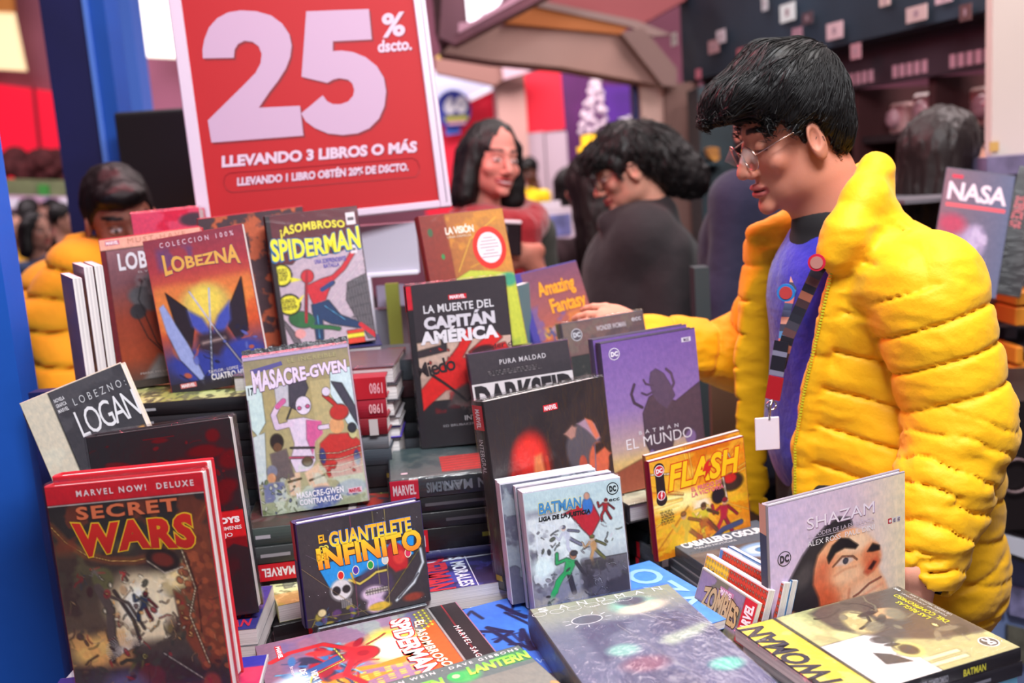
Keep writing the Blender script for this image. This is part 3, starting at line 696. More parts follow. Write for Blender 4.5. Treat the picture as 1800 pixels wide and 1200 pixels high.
b = MB(); b.box(.14, L_+.03, .06, .3, 0.0, .06); b.build('underside', mat('grey_soffit', (84, 78, 86), .7), fa)
band = sroot('sign_band', 'dark maroon sign band under the blue fascia, with small pale lettering', 'sign', 0, 0.12, zf-.17)
b = MB(); b.box(.14, L_+.03, 0, .05, 0, .17); b.build('board', mat('maroon_band', (62, 46, 56), .6, noise=.3, nscale=3), band)
bl = Lettering(L_, .17, (np.array([0, 0, .17]), np.array([1, 0, 0.]), np.array([0, 0, -1.]), np.array([0, -1., 0])))
for k in range(7):
    x0_ = .05+k*.135
    for q in range(5): bl.rect(x0_+q*.018, .62, x0_+q*.018+.013, .90, (205, 160, 175))
bl.build('lettering', band)
ORD_ = ['first', 'second', 'third', 'fourth', 'fifth', 'sixth', 'seventh', 'eighth', 'ninth', 'tenth', 'eleventh', 'twelfth', 'thirteenth', 'fourteenth', 'fifteenth', 'sixteenth', 'seventeenth', 'eighteenth', 'nineteenth', 'twentieth', 'last but one', 'last']
cards = [(1385, 22, 20, 15, (226, 240, 240)), (1345, 6, 8, 12, (200, 205, 210)), (1468, 54, 20, 14, (208, 180, 186)), (1402, 58, 13, 9, (170, 130, 146)), (1268, 64, 13, 11, (208, 198, 206)), (1185, 69, 9, 11, (196, 196, 190)), (1255, 82, 16, 11, (180, 140, 145)), (1303, 93, 11, 8, (180, 96, 105)),
         (1612, 24, 23, 13, (192, 170, 168)), (1556, 2, 12, 8, (196, 172, 168)), (1660, -2, 18, 7, (196, 172, 180)), (1178, 132, 24, 10, (170, 120, 136)), (1228, 130, 8, 8, (205, 110, 130)), (1505, 90, 12, 13, (176, 130, 140)), (1420, 32, 14, 10, (84, 64, 72)), (1698, 22, 12, 14, (92, 62, 62))]
for i, (px, py, a, b_, c_) in enumerate(cards):
    r = fw + cR*((px-900)/F) - cU*((py-600)/F)
    # intersect with the fascia plane
    n2 = np.array([shop[0][1], shop[1][1]])
    q0 = Pl[:2]+n2*(-0.03); t = ((q0-CAM[:2])@n2)/(r[:2]@n2); p = CAM+r*t
    dist = t; hw, hh = a*dist/F, b_*dist/F
    e = empty('card', M4=Matrix.Translation(p) @ Matrix(shop.to_3x3()).to_4x4(), label='paper card on the blue shop fascia, %s from the left' % ORD_[sorted(range(16), key=lambda q: cards[q][0]).index(i)], cat='card', group='paper cards on the shop fascia')
    mb_ = MB(); mb_.box(-hw*1.15, hw*1.15, -.004, .0, -hh, hh); mb_.build('sheet', mat('card_%d' % i, c_, .7), e)
    mb_ = MB(); mb_.box(-hw*.25, hw*.25, -.005, -.004, -hh*.4, hh*.45); mb_.build('print', mat('card_print', (150, 128, 138), .7), e)
# shelving
sh = sroot('wall_shelving', 'dark brown merchandise shelving under the maroon sign band', 'shelving', 0, 0.14, 0)
DK = mat('dark_brown_shelf', (34, 24, 28), .6)
b = MB(); b.box(0, L_+.03, .45, .5, 0, zf-.17); b.build('back_panel', mat('shelf_back', (30, 20, 26), .8), sh)
nb = 5; wbay = L_/nb
for k in range(nb+1):
    b = MB(); b.box(k*wbay-.02, k*wbay+.02, .02, .45, 0, zf-.17); b.build('upright', mat('reddish_upright', (66, 34, 36), .6), sh)
zs = [1.60, 1.33, 1.06, .78, .5]
for z in zs:
    b = MB(); b.box(0, L_+.03, .04, .45, z-.015, z+.015); b.build('shelf_board', DK, sh)
r_ = random.Random(11); pal = [(200, 166, 160), (215, 180, 178), (120, 80, 74), (86, 76, 90), (165, 110, 120), (150, 130, 140), (60, 70, 100), (190, 150, 160), (70, 52, 50)]
shelf_lab = ['top', 'second', 'third', 'fourth', 'fifth']
for j, z in enumerate(zs[:4]):
    x = 0.1; nn = -1
    while x < L_-.1:
        w2 = r_.uniform(.10, .20); h2 = r_.uniform(.13, .18); c_ = r_.choice(pal)
        if abs(((x+w2/2) % wbay)-0) < .02: x += .05
        nn += 1; e = sroot('toy_package', 'wrapped toy package, %s from the left on the %s merchandise shelf' % (ORD_[min(nn, 21)], shelf_lab[j]), 'package', x+w2/2, .32, z+.016, 'packages on the %s shelf of the merchandise wall' % shelf_lab[j])
        b = MB(); b.box(-w2/2, w2/2, 0, .14, 0, h2, .012); b.build('box', mat('pack_%d_%d_%d' % c_, c_, .3, noise=.35, nscale=14, coat=.5), e)
        b = MB(); b.ell((0, -.012, h2*.5), (w2*.3, .03, h2*.32), 10, 7); b.build('moulded_window', mat('clear_blister', r_.choice(pal), .12, coat=1, noise=.4, nscale=18), e, smooth=True)
        x += w2+r_.uniform(.015, .05)
# teal display with a colourful toy, left end of the shop
te = empty('display_case', (W(1245, 260, 5.0)[0], 5.0, 0), label='dark teal display case left of the young man\'s forehead', cat='display case')
under(post('case', 1230, 1290, 230, 5.0, 150, None, mat('teal_case', (26, 48, 56), .5, noise=.5, nscale=4), .3), te)
under(post('ledge', 1236, 1274, 290, 4.86, 285, 290, mat('teal_case', (26, 48, 56)), .2), te)
tag(slab('toy', [(1243, 262), (1252, 258), (1264, 260), (1266, 278), (1258, 284), (1248, 276)], 4.9, .08, mat('toy_yellow_red', (225, 150, 60), .5, noise=.6, nscale=9)), 'small yellow and orange toy on the teal display case', 'toy')

# white column and racks at the right edge
wc = tag(post('column', 1744, 1990, 130, 2.9, -400, 268, mat('ivory_column', (212, 200, 190), .7, noise=.04, nscale=2), .04), 'ivory column at the right edge above the magazine rack', 'column')
tag(post('price_tag', 1740, 1756, 256, 2.89, 249, 266, mat('yellow_tag', (205, 165, 90), .6), .004), 'small yellow price tag on the foot of the ivory column', 'tag')
rk = empty('magazine_rack', (W(1760, 300, 2.75)[0], 2.6, 0), label='dark metal magazine rack with grey shelf lips at the right edge', cat='rack')
BLK = mat('black_rack', (22, 20, 24), .45)
GR = mat('grey_lip', (130, 126, 134), .35, metal=.4)
under(post('back_board', 1745, 1990, 300, 2.95, 268, None, BLK, .05), rk)
under(post('top_shelf', 1735, 1990, 275, 2.6, 268, 300, mat('violet_grey_shelf', (104, 96, 124), .5, noise=.5, nscale=12), .35), rk)
under(post('side_upright', 1622, 1634, 360, 2.7, 330, None, BLK, .2), rk)
for yy in (342, 520, 565, 610, 700, 760):
    under(post('shelf_lip', 1590 if yy < 400 else 1740, 1990, yy, 2.45, yy-4, yy+3, GR, .3), rk)
for i, (a, b_, y0_, y1_) in enumerate(((1786, 1830, 512, 536), (1786, 1830, 540, 572), (1786, 1800, 610, 640), (1786, 1830, 645, 668), (1786, 1830, 672, 702))):
    tag(post('orange_book', a, b_, y0_, 2.35, y0_, y1_, mat('orange_cover', (226, 142, 40), .5), .12, bev=.003),
        ('orange book at the right edge, topmost on the rack', 'orange book at the right edge, second from the top', 'orange book at the right edge, third and narrowest', 'orange book at the right edge, fourth down', 'orange book at the right edge, lowest')[i], 'book')
r_ = random.Random(2)
for k in range(9):
    px = 1742+r_.uniform(0, 30); py = (475, 540, 585, 640, 690, 745)[k % 6]
    o = post('card_pack', px, px+r_.uniform(12, 22), py, 2.5+k*.006, py-12, py+10, mat('pack_grey%d' % (k % 3), ((118, 106, 120), (150, 130, 140), (84, 80, 92))[k % 3], .4, noise=.4, nscale=20), .03)
    tag(o, 'small grey card pack on the dark right hand rack, hung %s' % ORD_[k], 'card pack', 'card packs on the dark rack')
# black round-motif box and white framed glass counter, lower right
bb = empty('black_case', (W(1775, 850, 1.9)[0], 1.9, 0.3), label='black case with a grey ring motif behind the yellow sleeve, lower right', cat='case')
under(post('body', 1740, 1990, 800, 1.95, 700, 925, mat('black_case', (26, 20, 22), .4), .3), bb)
ring = MB(); cc = W(1786, 836, 1.94); pts = [cc+np.array([.035*math.cos(t), 0, .035*math.sin(t)]) for t in np.linspace(0, 2*math.pi, 25)]
ring.tube(pts, .0035, 6); under(ring.build('ring_motif', mat('ring_grey', (110, 90, 92), .5)), bb)
under(post('red_mark', 1774, 1784, 780, 1.945, 772, 790, mat('red_mark', (200, 40, 40), .5), .004), bb)
gc = empty('glass_counter', (W(1700, 1050, 1.9)[0], 1.85, 0), label='white framed counter with bluish magazines behind glass, lower right', cat='counter')
a0 = WZ(1745, 905, .78); a1 = WZ(1990, 1040, .78)
WF = mat('white_frame', (196, 196, 208), .4)
S('top_rail', [(1560, 880), (1735, 930), (1990, 1010), (1990, 1050), (1735, 962), (1560, 915)], 1.95, .05, WF, gc)
S('panel', [(1560, 905), (1990, 1040), (1990, 1500), (1560, 1500)], 2.02, .04, mat('blue_grey_panel', (120, 138, 182), .45, noise=.2, nscale=5), gc)
S('dark_gap', [(1755, 966), (1990, 1046), (1990, 1054), (1755, 974)], 1.945, .01, BLK, gc)
S('mullion', [(1712, 1060), (1732, 1050), (1738, 1300), (1718, 1300)], 1.96, .05, WF, gc)
def mag(i, x, y, w2, h2, c_, lab):
    o = slab('magazine', [(x, y), (x+w2, y+w2*.25), (x+w2, y+w2*.25+h2), (x, y+h2)], 2.0+i*.001, .012, mat('mag_%d' % i, c_, .5, noise=.6, nscale=18)); tag(o, lab, 'magazine')
mag(0, 1741, 1018, 28, 52, (110, 110, 124), 'grey picture magazine in the glass counter, upper one')
mag(1, 1772, 1100, 34, 60, (98, 96, 84), 'dark picture magazine in the glass counter, at the right edge')
mag(2, 1775, 1030, 50, 50, (126, 122, 160), 'violet grey magazine in the glass counter, right edge upper')
mag(3, 1690, 1080, 40, 60, (124, 150, 190), 'pale blue magazine in the glass counter, behind the jacket hem')
tag(post('brown_board', 1250, 1330, 700, 2.08, 672, None, mat('brown_card', (112, 84, 64), .8, noise=.1, nscale=5), .02), 'brown board standing behind the outstretched yellow sleeve', 'board')
tag(post('trolley_post', 1226, 1252, 620, 2.3, 470, None, mat('slate_post', (48, 58, 62), .5), .06), 'dark slate upright behind the purple book', 'post')
wt = empty('small_table', (W(1225, 500, 3.2)[0], 3.2, 0), label='white topped small table behind the woman in dark grey', cat='table')
under(post('top', 1216, 1250, 520, 3.2, 516, 534, WHT, .3), wt)
under(post('papers', 1218, 1244, 505, 3.25, 484, 516, mat('white_papers', (190, 182, 192), .7, noise=.3, nscale=20), .12), wt)
under(post('leg', 1224, 1240, 560, 3.3, 534, None, mat('grey_leg', (110, 116, 122), .4), .04), wt)
# ---------------------------------------------------------------- people
SKIN = vmat('skin', 0.58, sss=0.12, bump=0.12, bscale=500)
HAIR = mat('black_hair', (15, 12, 13), 0.5, spec=0.35, bump=0.12, bscale=30, stretch=(6, 6, 1.5))
def rnd_hair(name, col): return mat(name, col, 0.5, spec=0.35, bump=0.12, bscale=30, stretch=(6, 6, 1.5))

def head_fn(p, smile=0.0, fem=0.0):
    """canonical head: faces -Y, origin between the ears at eye level"""
    q = p.copy(); q[:, 0] = np.abs(q[:, 0])
    d = sd_ell(p, (0, .014, .030), (.075, .096, .090))
    d = smin(d, sd_ell(p, (0, -.030, -.034), (.060-.004*fem, .058, .078)), .03)
    d = smin(d, sd_ell(p, (0, -.036, -.078), (.046-.006*fem, .044, .034)), .025)
    d = smin(d, sd_ell(q, (.046-.005*fem, -.004, -.064), (.018, .03, .03)), .025)
    d = smin(d, sd_ell(p, (0, -.082, -.102), (.020, .014, .014)), .018)
    d = smin(d, sd_ell(q, (.041, -.064, -.030-.004*smile), (.022, .018, .018)), .018)
    d = smin(d, sd_cone(q, (0, -.084, .019), (.036, -.074, .020), .010, .009), .012)
    d = smax(d, -sd_ell(q, (.031, -.102, -.003), (.019, .018, .012)), .014)
    d = smin(d, sd_ell(q, (.031, -.0765, -.004), (.0145, .0125, .0105)), .003)
    d = smin(d, sd_cone(q, (0, -.086, .004), (0, -.110, -.036), .0075, .0105), .010)
    d = smin(d, sd_ell(p, (0, -.111, -.041), (.011, .011, .009)), .006)
    d = smin(d, sd_ell(q, (.0125, -.098, -.045), (.0085, .011, .0075)), .006)
    d = smax(d, -sd_ell(q, (.006, -.106, -.0525), (.0038, .005, .003)), .002)
    wl = .025+.006*smile
    zc = .004*smile*(q[:, 0]/.025)**2
    pz = p.copy(); pz[:, 2] = pz[:, 2]-zc; pz[:, 1] = pz[:, 1]-.004*(q[:, 0]/.02)**2
    d = smin(d, sd_ell(pz, (0, -.0945, -.0675), (wl-.002, .0095, .0055)), .005)
    d = smin(d, sd_ell(pz, (0, -.0925, -.0785), (wl-.005, .0100, .0068)), .005)
    d = smax(d, -sd_ell(pz, (0, -.105, -.0728), (wl, .012, .0014+.003*smile)), .002)
    e = sd_ell(q, (.079, .004, -.016), (.0085, .019, .032), rotm('X', 12) @ rotm('Z', 22))
    e = smax(e, -sd_ell(q, (.088, -.001, -.010), (.009, .010, .018), rotm('Z', 22)), .004)
    d = smin(d, e, .004)
    d = smin(d, sd_cone(p, (0, .022, -.05), (0, .036, -.20), .052-.007*fem, .056-.006*fem, ((1, 0, 0), 1.0)), .02)
    return d
def skin_color(P, base, lip=(150, 52, 55), smile=0.0, brow=(30, 20, 20), eye=True, browz=.0225):
    c = np.tile(np.asarray(base, float), (len(P), 1)); x = np.abs(P[:, 0]); y, z = P[:, 1], P[:, 2]
    def mx(m_, col):
        nonlocal c
        m_ = np.clip(m_, 0, 1)[:, None]; c = c*(1-m_)+np.asarray(col, float)*m_
    mx(.35*np.exp(-((x-.042)**2+(z+.035)**2)/.0004)*(y < -.03), np.array(base)*[1.02, .78, .78])
    wl = .026+.006*smile; zz = z-.004*smile*(x/.025)**2
    lipd = np.sqrt((x/wl)**2+((zz+.0728)/.0115)**2)
    mx((1.05-lipd)/.12*(y < -.07), lip)
    mx((1.0-np.sqrt((x/wl)**2+((zz+.0728)/(.0016+.002*smile))**2))/.3*(y < -.07), (240, 225, 225) if smile > .5 else (70, 22, 24))
    # brows
    bd = np.abs(z-(browz+.004-.10*np.abs(x-.034)-.02*(x-.034)))/.0042
    mx((1.15-np.maximum(bd, np.abs(x-.033)/.021))/.25*(y < -.045), brow)
    if eye:
        ed = np.sqrt(((x-.031)/.0135)**2+((z+.0045)/.0048)**2)
        mx((1.1-ed)/.15*(y < -.07), (225, 215, 215))
        mx((1.0-np.sqrt(((x-.031)/.0055)**2+((z+.0045)/.0055)**2))/.2*(y < -.07)*(ed < 1.0), (28, 16, 14))
        mx((1.0-np.abs(z-.0008-.0045*(1-((x-.031)/.0145)**2))/.0018)*(np.abs(x-.031) < .0150)*(y < -.07), (26, 14, 14))
    else:
        mx((1.0-np.abs(z+.0085)/.0022)*(np.abs(x-.031) < .0155)*(y < -.07), (34, 18, 18))
    return c
def local(p, c, R): return (p-np.asarray(c, float)) @ R    # world -> local for local->world matrix R

def root_at(name, px, Y, label, group=None):
    return empty(name, (W(px, 600, Y)[0], Y, 0), label=label, cat='person', group=group)
def skin_mesh(fn, lo, hi, h, root, hc, R, base, name='body', **kw):
    V, Fc = surface(fn, lo, hi, h)
    P = local(V, hc, R)
    c = skin_color(P, base, **kw)
    o = mesh(name, V, Fc, SKIN, None, lin(c), True); under(o, root); return o
def cloth(name, fn, lo, hi, h, m, root):
    V, Fc = surface(fn, lo, hi, h); o = mesh(name, V, Fc, m, None, None, True); under(o, root); return o
def bounds(pts, pad):
    a = np.array(pts); return a.min(0)-pad, a.max(0)+pad

def strands(name, starts, dirs, lens, sag, m, root, rad=.0012, seed=0, curl=.0):
    r = np.random.RandomState(seed); b = MB()
    for s_, d, l in zip(starts, dirs, lens):
        d = d/np.linalg.norm(d); pts = [s_]; g = np.array([0, 0, -1.0]); side = r.randn(3)*curl
        for k in range(5):
            d = d+g*sag+side*.3; d = d/np.linalg.norm(d); pts.append(pts[-1]+d*l/5)
        b.tube(pts, [rad*1.2, rad*1.3, rad*1.1, rad*.8, rad*.5, rad*.15], 4)
    return under(b.build(name, m, smooth=True), root)

def comb(fn, hc, R, s, whorl, n, L, root, m, seed=0, rad=.0009, lift=.008, box=((-.1, -.11, -.05), (.1, .12, .14)), fringe=False, down=.35):
    """strands combed along a hair volume away from the whorl; tips lift off a little"""
    r = np.random.RandomState(seed); lo = np.array(box[0]); hi = np.array(box[1])
    q = r.uniform(lo, hi, (n*6, 3)); q = q[(q[:, 2] > .03) | (q[:, 1] > .045) | (q[:, 1] < -.06)]; p = hc+(q*s)@R.T
    def nrm_(p):
        e = .002; d0 = fn(p); g = np.stack([fn(p+np.array(v)*e)-d0 for v in ((1, 0, 0), (0, 1, 0), (0, 0, 1))], 1); g /= np.linalg.norm(g, axis=1)[:, None]+1e-9; return d0, g
    for _ in range(4): d0, g = nrm_(p); p = p-g*d0[:, None]*.9
    ok = (np.abs(fn(p)) < .003); p = p[ok][:n]; k = len(p)
    wh = hc+R@(np.array(whorl)*s); ln = r.uniform(L[0], L[1], k)*s; jit = r.randn(k, 3)*.16; path = [p.copy()]
    for st in range(7):
        d0, g = nrm_(p); f = p-wh; f /= np.linalg.norm(f, axis=1)[:, None]+1e-9
        f = f+np.array([0, 0, -down])+jit; f = f-g*(f*g).sum(1)[:, None]; f /= np.linalg.norm(f, axis=1)[:, None]+1e-9
        p = p+f*(ln/7)[:, None]; d0 = fn(p); p = p-g*(np.clip(d0, -.02, .006)-(.0012+lift*.12*(st/6)**2))[:, None]*.9; path.append(p.copy())
    path = np.stack(path, 1); V = []; Fc = []; w = np.array([.5, 1, 1.1, 1.1, 1, .85, .6, .2])*rad
    _, g = nrm_(path[:, 0]); t = path[:, 1]-path[:, 0]; sd = np.cross(t, g); sd /= np.linalg.norm(sd, axis=1)[:, None]+1e-9
    up = g; K = 8; off = [(1, 0), (-.5, .87), (-.5, -.87)]
    V = np.stack([path+(sd[:, None]*a+up[:, None]*b)*w[None, :, None] for a, b in off], 2)   # k, K, 3, 3
    base = (np.arange(k)*K*3)[:, None, None]; i_ = np.arange(K-1)[None, :, None]*3; j_ = np.arange(3)[None, None, :]; jn = (j_+1) % 3
    Fq = np.stack([base+i_+j_, base+i_+jn, base+i_+3+jn, base+i_+3+j_], -1).reshape(-1, 4)
    o = mesh('hair_strands', V.reshape(-1, 3), Fq, m, None, None, True); o['kind'] = 'stuff'; under(o, root)

def hand_fn(p, c, R, curl=0.5, s=1.0, thumb=0.4, spread=.006):
    """hand: palm at c, fingers along local -Y, palm facing local -Z, thumb on local +X side"""
    q = local(p, c, R)/s
    d = sd_ell(q, (0, -.045, 0), (.040, .048, .015)) 
    d = smin(d, sd_cone(q, (0, .04, .002), (0, -.02, 0), .025, .028, ((0, 0, 1), 1.3)), .015)
    for i, (x, L, r) in enumerate(((.030, .070, .0088), (.010, .078, .0092), (-.010, .073, .0088), (-.029, .058, .0078))):
        a = np.array([x, -.080+.004*abs(i-1), 0]); an = 0.25; pt = a
        fin = None
        for k, seg in enumerate((.45, .32, .25)):
            an += curl*(.55, .95, .6)[k]
            nx = pt+L*seg*np.array([(x/.03)*spread*4, -math.cos(an), -math.sin(an)])
            c1 = sd_cone(q, pt, nx, r*(1-.08*k), r*(.92-.1*k)); fin = c1 if fin is None else smin(fin, c1, .002); pt = nx
        d = smin(d, smin(fin, sd_cone(q, (x*.9, -.05, 0), a, r*.9, r), .006), .004)
    t0 = np.array([.030, -.020, -.004]); t1 = t0+np.array([.030, -.026, -.014]); t2 = t1+np.array([.012-.02*thumb, -.030, -.012*thumb-.004]); t3 = t2+np.array([-.004-.012*thumb, -.024, -.008*thumb])
    th = smin(sd_cone(q, t0, t1, .016, .0125), smin(sd_cone(q, t1, t2, .0122, .0105), sd_cone(q, t2, t3, .0105, .0085), .003), .006)
    return smin(d, th, .010)*s

# ======================= the young bookseller in the yellow jacket
YEL = mat('yellow_puffer_fabric', (243, 180, 10), 0.6, spec=.3, bump=0.10, bscale=110, sheen=0.1)
gy = root_at('person', 1500, 1.58, 'young man in an open yellow puffer jacket and thin glasses looking down at the books')
HS = np.array([.90, .84, .97])
HR = rotm('Z', -84) @ rotm('X', 14) @ rotm('Y', 3)
EAR = np.array([.079, .004, -.016])
# head centre such that the near ear lands on its place
HC = W(1436, 247, 1.50) - HR @ (EAR*HS)
nb_ = W(1475, 400, 1.58)
def guy_skin(p):
    q = local(p, HC, HR)/HS
    d = head_fn(q)*.9
    d = smin(d, sd_cone(p, HC+HR@(np.array([0, .03, -.09])*HS), nb_, .053, .062), .03)
    d = smin(d, sd_cone(p, W(1520, 500, 1.52), W(1430, 500, 1.66), .05, .05), .05)
    return d
lo, hi = bounds([HC-.16, HC+.14, nb_-.02, W(1520, 500, 1.52), W(1430, 500, 1.66)], .06)
skin_mesh(guy_skin, lo, hi, .0021, gy, HC, HR/HS, (190, 124, 102), lip=(168, 84, 80), brow=(24, 16, 16), eye=False, browz=.0205)
# hair
def hairline(y): return np.interp(y, [-.16, -.085, -.045, -.022, -.014, .0, .03, .05, .12], [.036, .026, .026, -.004, -.024, -.004, -.012, -.055, -.062])
def guy_hair(p):
    q = local(p, HC, HR)/HS; n = fbm(np.c_[q[:, 0]*3.2, q[:, 1]*1.1, q[:, 2]*2.2], 26, 4, 3)
    n2 = fbm(np.c_[q[:, 0]*6, q[:, 1]*1.2, q[:, 2]*3], 60, 9, 2)
    d = sd_ell(q, (0, .022, .040), (.088, .094, .102))
    for x, t, r in ((-.045, -.108, .032), (-.018, -.128, .034), (.014, -.138, .034), (.042, -.112, .032)):
        d = smin(d, sd_cone(q, (x*.6, -.03, .088), (x, t, .076), .050, r*.62), .03)
        d = smin(d, sd_cone(q, (x, t+.02, .080), (x*1.05, t-.012, .060), .026, .008), .02)
    q2 = q.copy(); q2[:, 0] = np.abs(q2[:, 0])
    d = smin(d, sd_ell(q2, (.060, -.02, .045), (.028, .045, .045)), .03)
    d = smin(d, sd_ell(q, (0, .060, -.010), (.070, .046, .052)), .02)
    d = d-.0022*n-.0008*n2
    zh = hairline(q[:, 1])+.004*n+np.where(q[:, 1] < -.05, .010*np.sin(q[:, 0]*90)*.3, 0)
    d = smax(d, zh-q[:, 2], .006)
    d = smax(d, -sd_ell(q2, (.088, .002, -.014), (.020, .022, .036)), .006)
    return d*.9
lo, hi = bounds([HC-.19, HC+.17], 0)
cloth('hair', guy_hair, lo, hi, .0030, HAIR, gy)
comb(guy_hair, HC, HR, 1.0, (0, .075, .10), 1500, (.05, .10), gy, HAIR, seed=4, rad=.0009, lift=.016, box=((-.10, -.16, -.03), (.10, .11, .14)), fringe=True)
# glasses
def HS_(v): return v*HS
gl = MB()
for sx in (-1, 1):
    c = np.array([sx*.033, -.106, -.016]); pts = []
    for t in np.linspace(0, 2*math.pi, 29):
        pts.append(HC+HR@HS_(c+np.array([.0245*math.cos(t), .006*abs(math.cos(t))*(1 if sx*math.cos(t) > 0 else 0)+.004*math.sin(t)*-1, .0200*math.sin(t)])))
    gl.tube(pts, .0011, 6, cap=False)
    gl.tube([HC+HR@HS_(np.array(v)) for v in ((sx*.0575, -.101, -.010), (sx*.066, -.097, -.007), (sx*.076, -.05, .004), (sx*.0795, -.005, .012), (sx*.081, .012, .010))], .0012, 6)
gl.tube([HC+HR@HS_(np.array(v)) for v in ((-.010, -.108, -.010), (-.004, -.1115, -.006), (.004, -.1115, -.006), (.010, -.108, -.010))], .0011, 6)
under(gl.build('glasses', mat('gold_wire', (205, 170, 160), .2, metal=1.0), smooth=True), gy)
lens = MB()
for sx in (-1, 1):
    ctr = np.array([sx*.033, -.106, -.016]); n = 24; pts = [HC+HR@HS_(ctr+np.array([.0240*math.cos(t), -.004*math.sin(t)+.006*max(0, sx*math.cos(t)), .0195*math.sin(t)])) for t in np.linspace(0, 2*math.pi, n, endpoint=False)]
    lens.add(pts+[HC+HR@ctr], [(i, (i+1) % n, n) for i in range(n)])
gm = bpy.data.materials.new('lens_glass'); gm.use_nodes = True; nt = gm.node_tree; b_ = nt.nodes['Principled BSDF']
b_.inputs['Roughness'].default_value = .02; b_.inputs['Alpha'].default_value = .12; b_.inputs['Base Color'].default_value = (.9, .9, .9, 1)
under(lens.build('lens', gm), gy)
# torso core: blue shirt
def guy_shirt(p):
    d = sd_cone(p, W(1470, 500, 1.60), W(1490, 760, 1.62), .105, .128, ((0, 1, 0), .85))
    d = smin(d, sd_cone(p, W(1490, 750, 1.62), W(1498, 775, 1.62), .128, .128, ((0, 1, 0), .85)), .03)
    d = smin(d, sd_cone(p, W(1470, 420, 1.58), W(1470, 520, 1.59), .064, .09), .04)
    return d-.002*fbm(p*np.array([1, 1, .5]), 22, 6, 2)
lo, hi = bounds([W(1330, 380, 1.6), W(1650, 900, 1.6), W(1500, 600, 1.40), W(1500, 600, 1.80)], .06)
cloth('shirt', guy_shirt, lo, hi, .007, mat('cobalt_shirt', (34, 34, 168), .8, bump=.3, bscale=60, sheen=.3), gy)
def guy_tee(p):
    return smax(sd_cone(p, W(1462, 395, 1.575), W(1466, 470, 1.585), .062, .086), -sd_cone(p, HC, nb_+np.array([0, 0, .03]), .06, .058), .006)
lo, hi = bounds([W(1380, 340, 1.47), W(1560, 520, 1.70)], .03)
cloth('collar_band', guy_tee, lo, hi, .005, mat('black_tee', (20, 18, 22), .85), gy)
def guy_pants(p):
    a = sd_cone(p, W(1484, 838, 1.64), W(1490, 960, 1.64), .113, .115, ((0, 1, 0), .85))
    for yy in (1.52, 1.74):
        k = W(1490, 900, yy); a = smin(a, sd_cone(p, k, (k[0], k[1], .52), .095, .065), .03); a = smin(a, sd_cone(p, (k[0], k[1], .52), (k[0]+.02, k[1], .08), .065, .05), .02)
    return a
k = W(1500, 860, 1.62); lo, hi = (k[0]-.2, 1.38, .05), (k[0]+.2, 1.90, k[2]+.16)
cloth('trousers', guy_pants, lo, hi, .012, mat('black_trousers', (24, 22, 26), .8), gy)
sh = MB()
for yy in (1.52, 1.74):
    k = W(1490, 900, yy); sh.box(k[0]-.19, k[0]+.09, k[1]-.05, k[1]+.05, 0, .09, .03)
under(sh.build('shoes', mat('dark_shoes', (30, 28, 30), .5)), gy)

def quilt(t, n, a=.012):
    """puffed channels: t in metres along the garment, n = seam spacing"""
    ph = (t/n) % 1.0
    return a*(np.clip(np.sin(math.pi*ph), 0, 1)**.36)-a*.45-a*.8*np.exp(-(np.minimum(ph, 1-ph)/.045)**2)
SN = W(1626, 506, 1.415); SE = W(1690, 745, 1.375); SWr = W(1618, 985, 1.31)
FS = W(1392, 500, 1.76); FE = W(1312, 628, 1.86); FW = W(1120, 600, 1.80)
nearE = [W(1500, 350, 1.47), W(1472, 425, 1.46), W(1442, 560, 1.47), W(1412, 690, 1.49), W(1397, 780, 1.50), W(1397, 900, 1.50), W(1400, 1050, 1.5)]
farE = [W(1420, 372, 1.62), W(1400, 450, 1.64), W(1370, 560, 1.68), W(1345, 660, 1.70), W(1334, 760, 1.71), W(1340, 900, 1.72), W(1345, 1050, 1.72)]
def limb_t(p, a, b):
    ba = b-a; L = np.linalg.norm(ba); return np.clip(((p-a)@ba)/L, 0, L)
TC = W(1560, 700, 1.58)
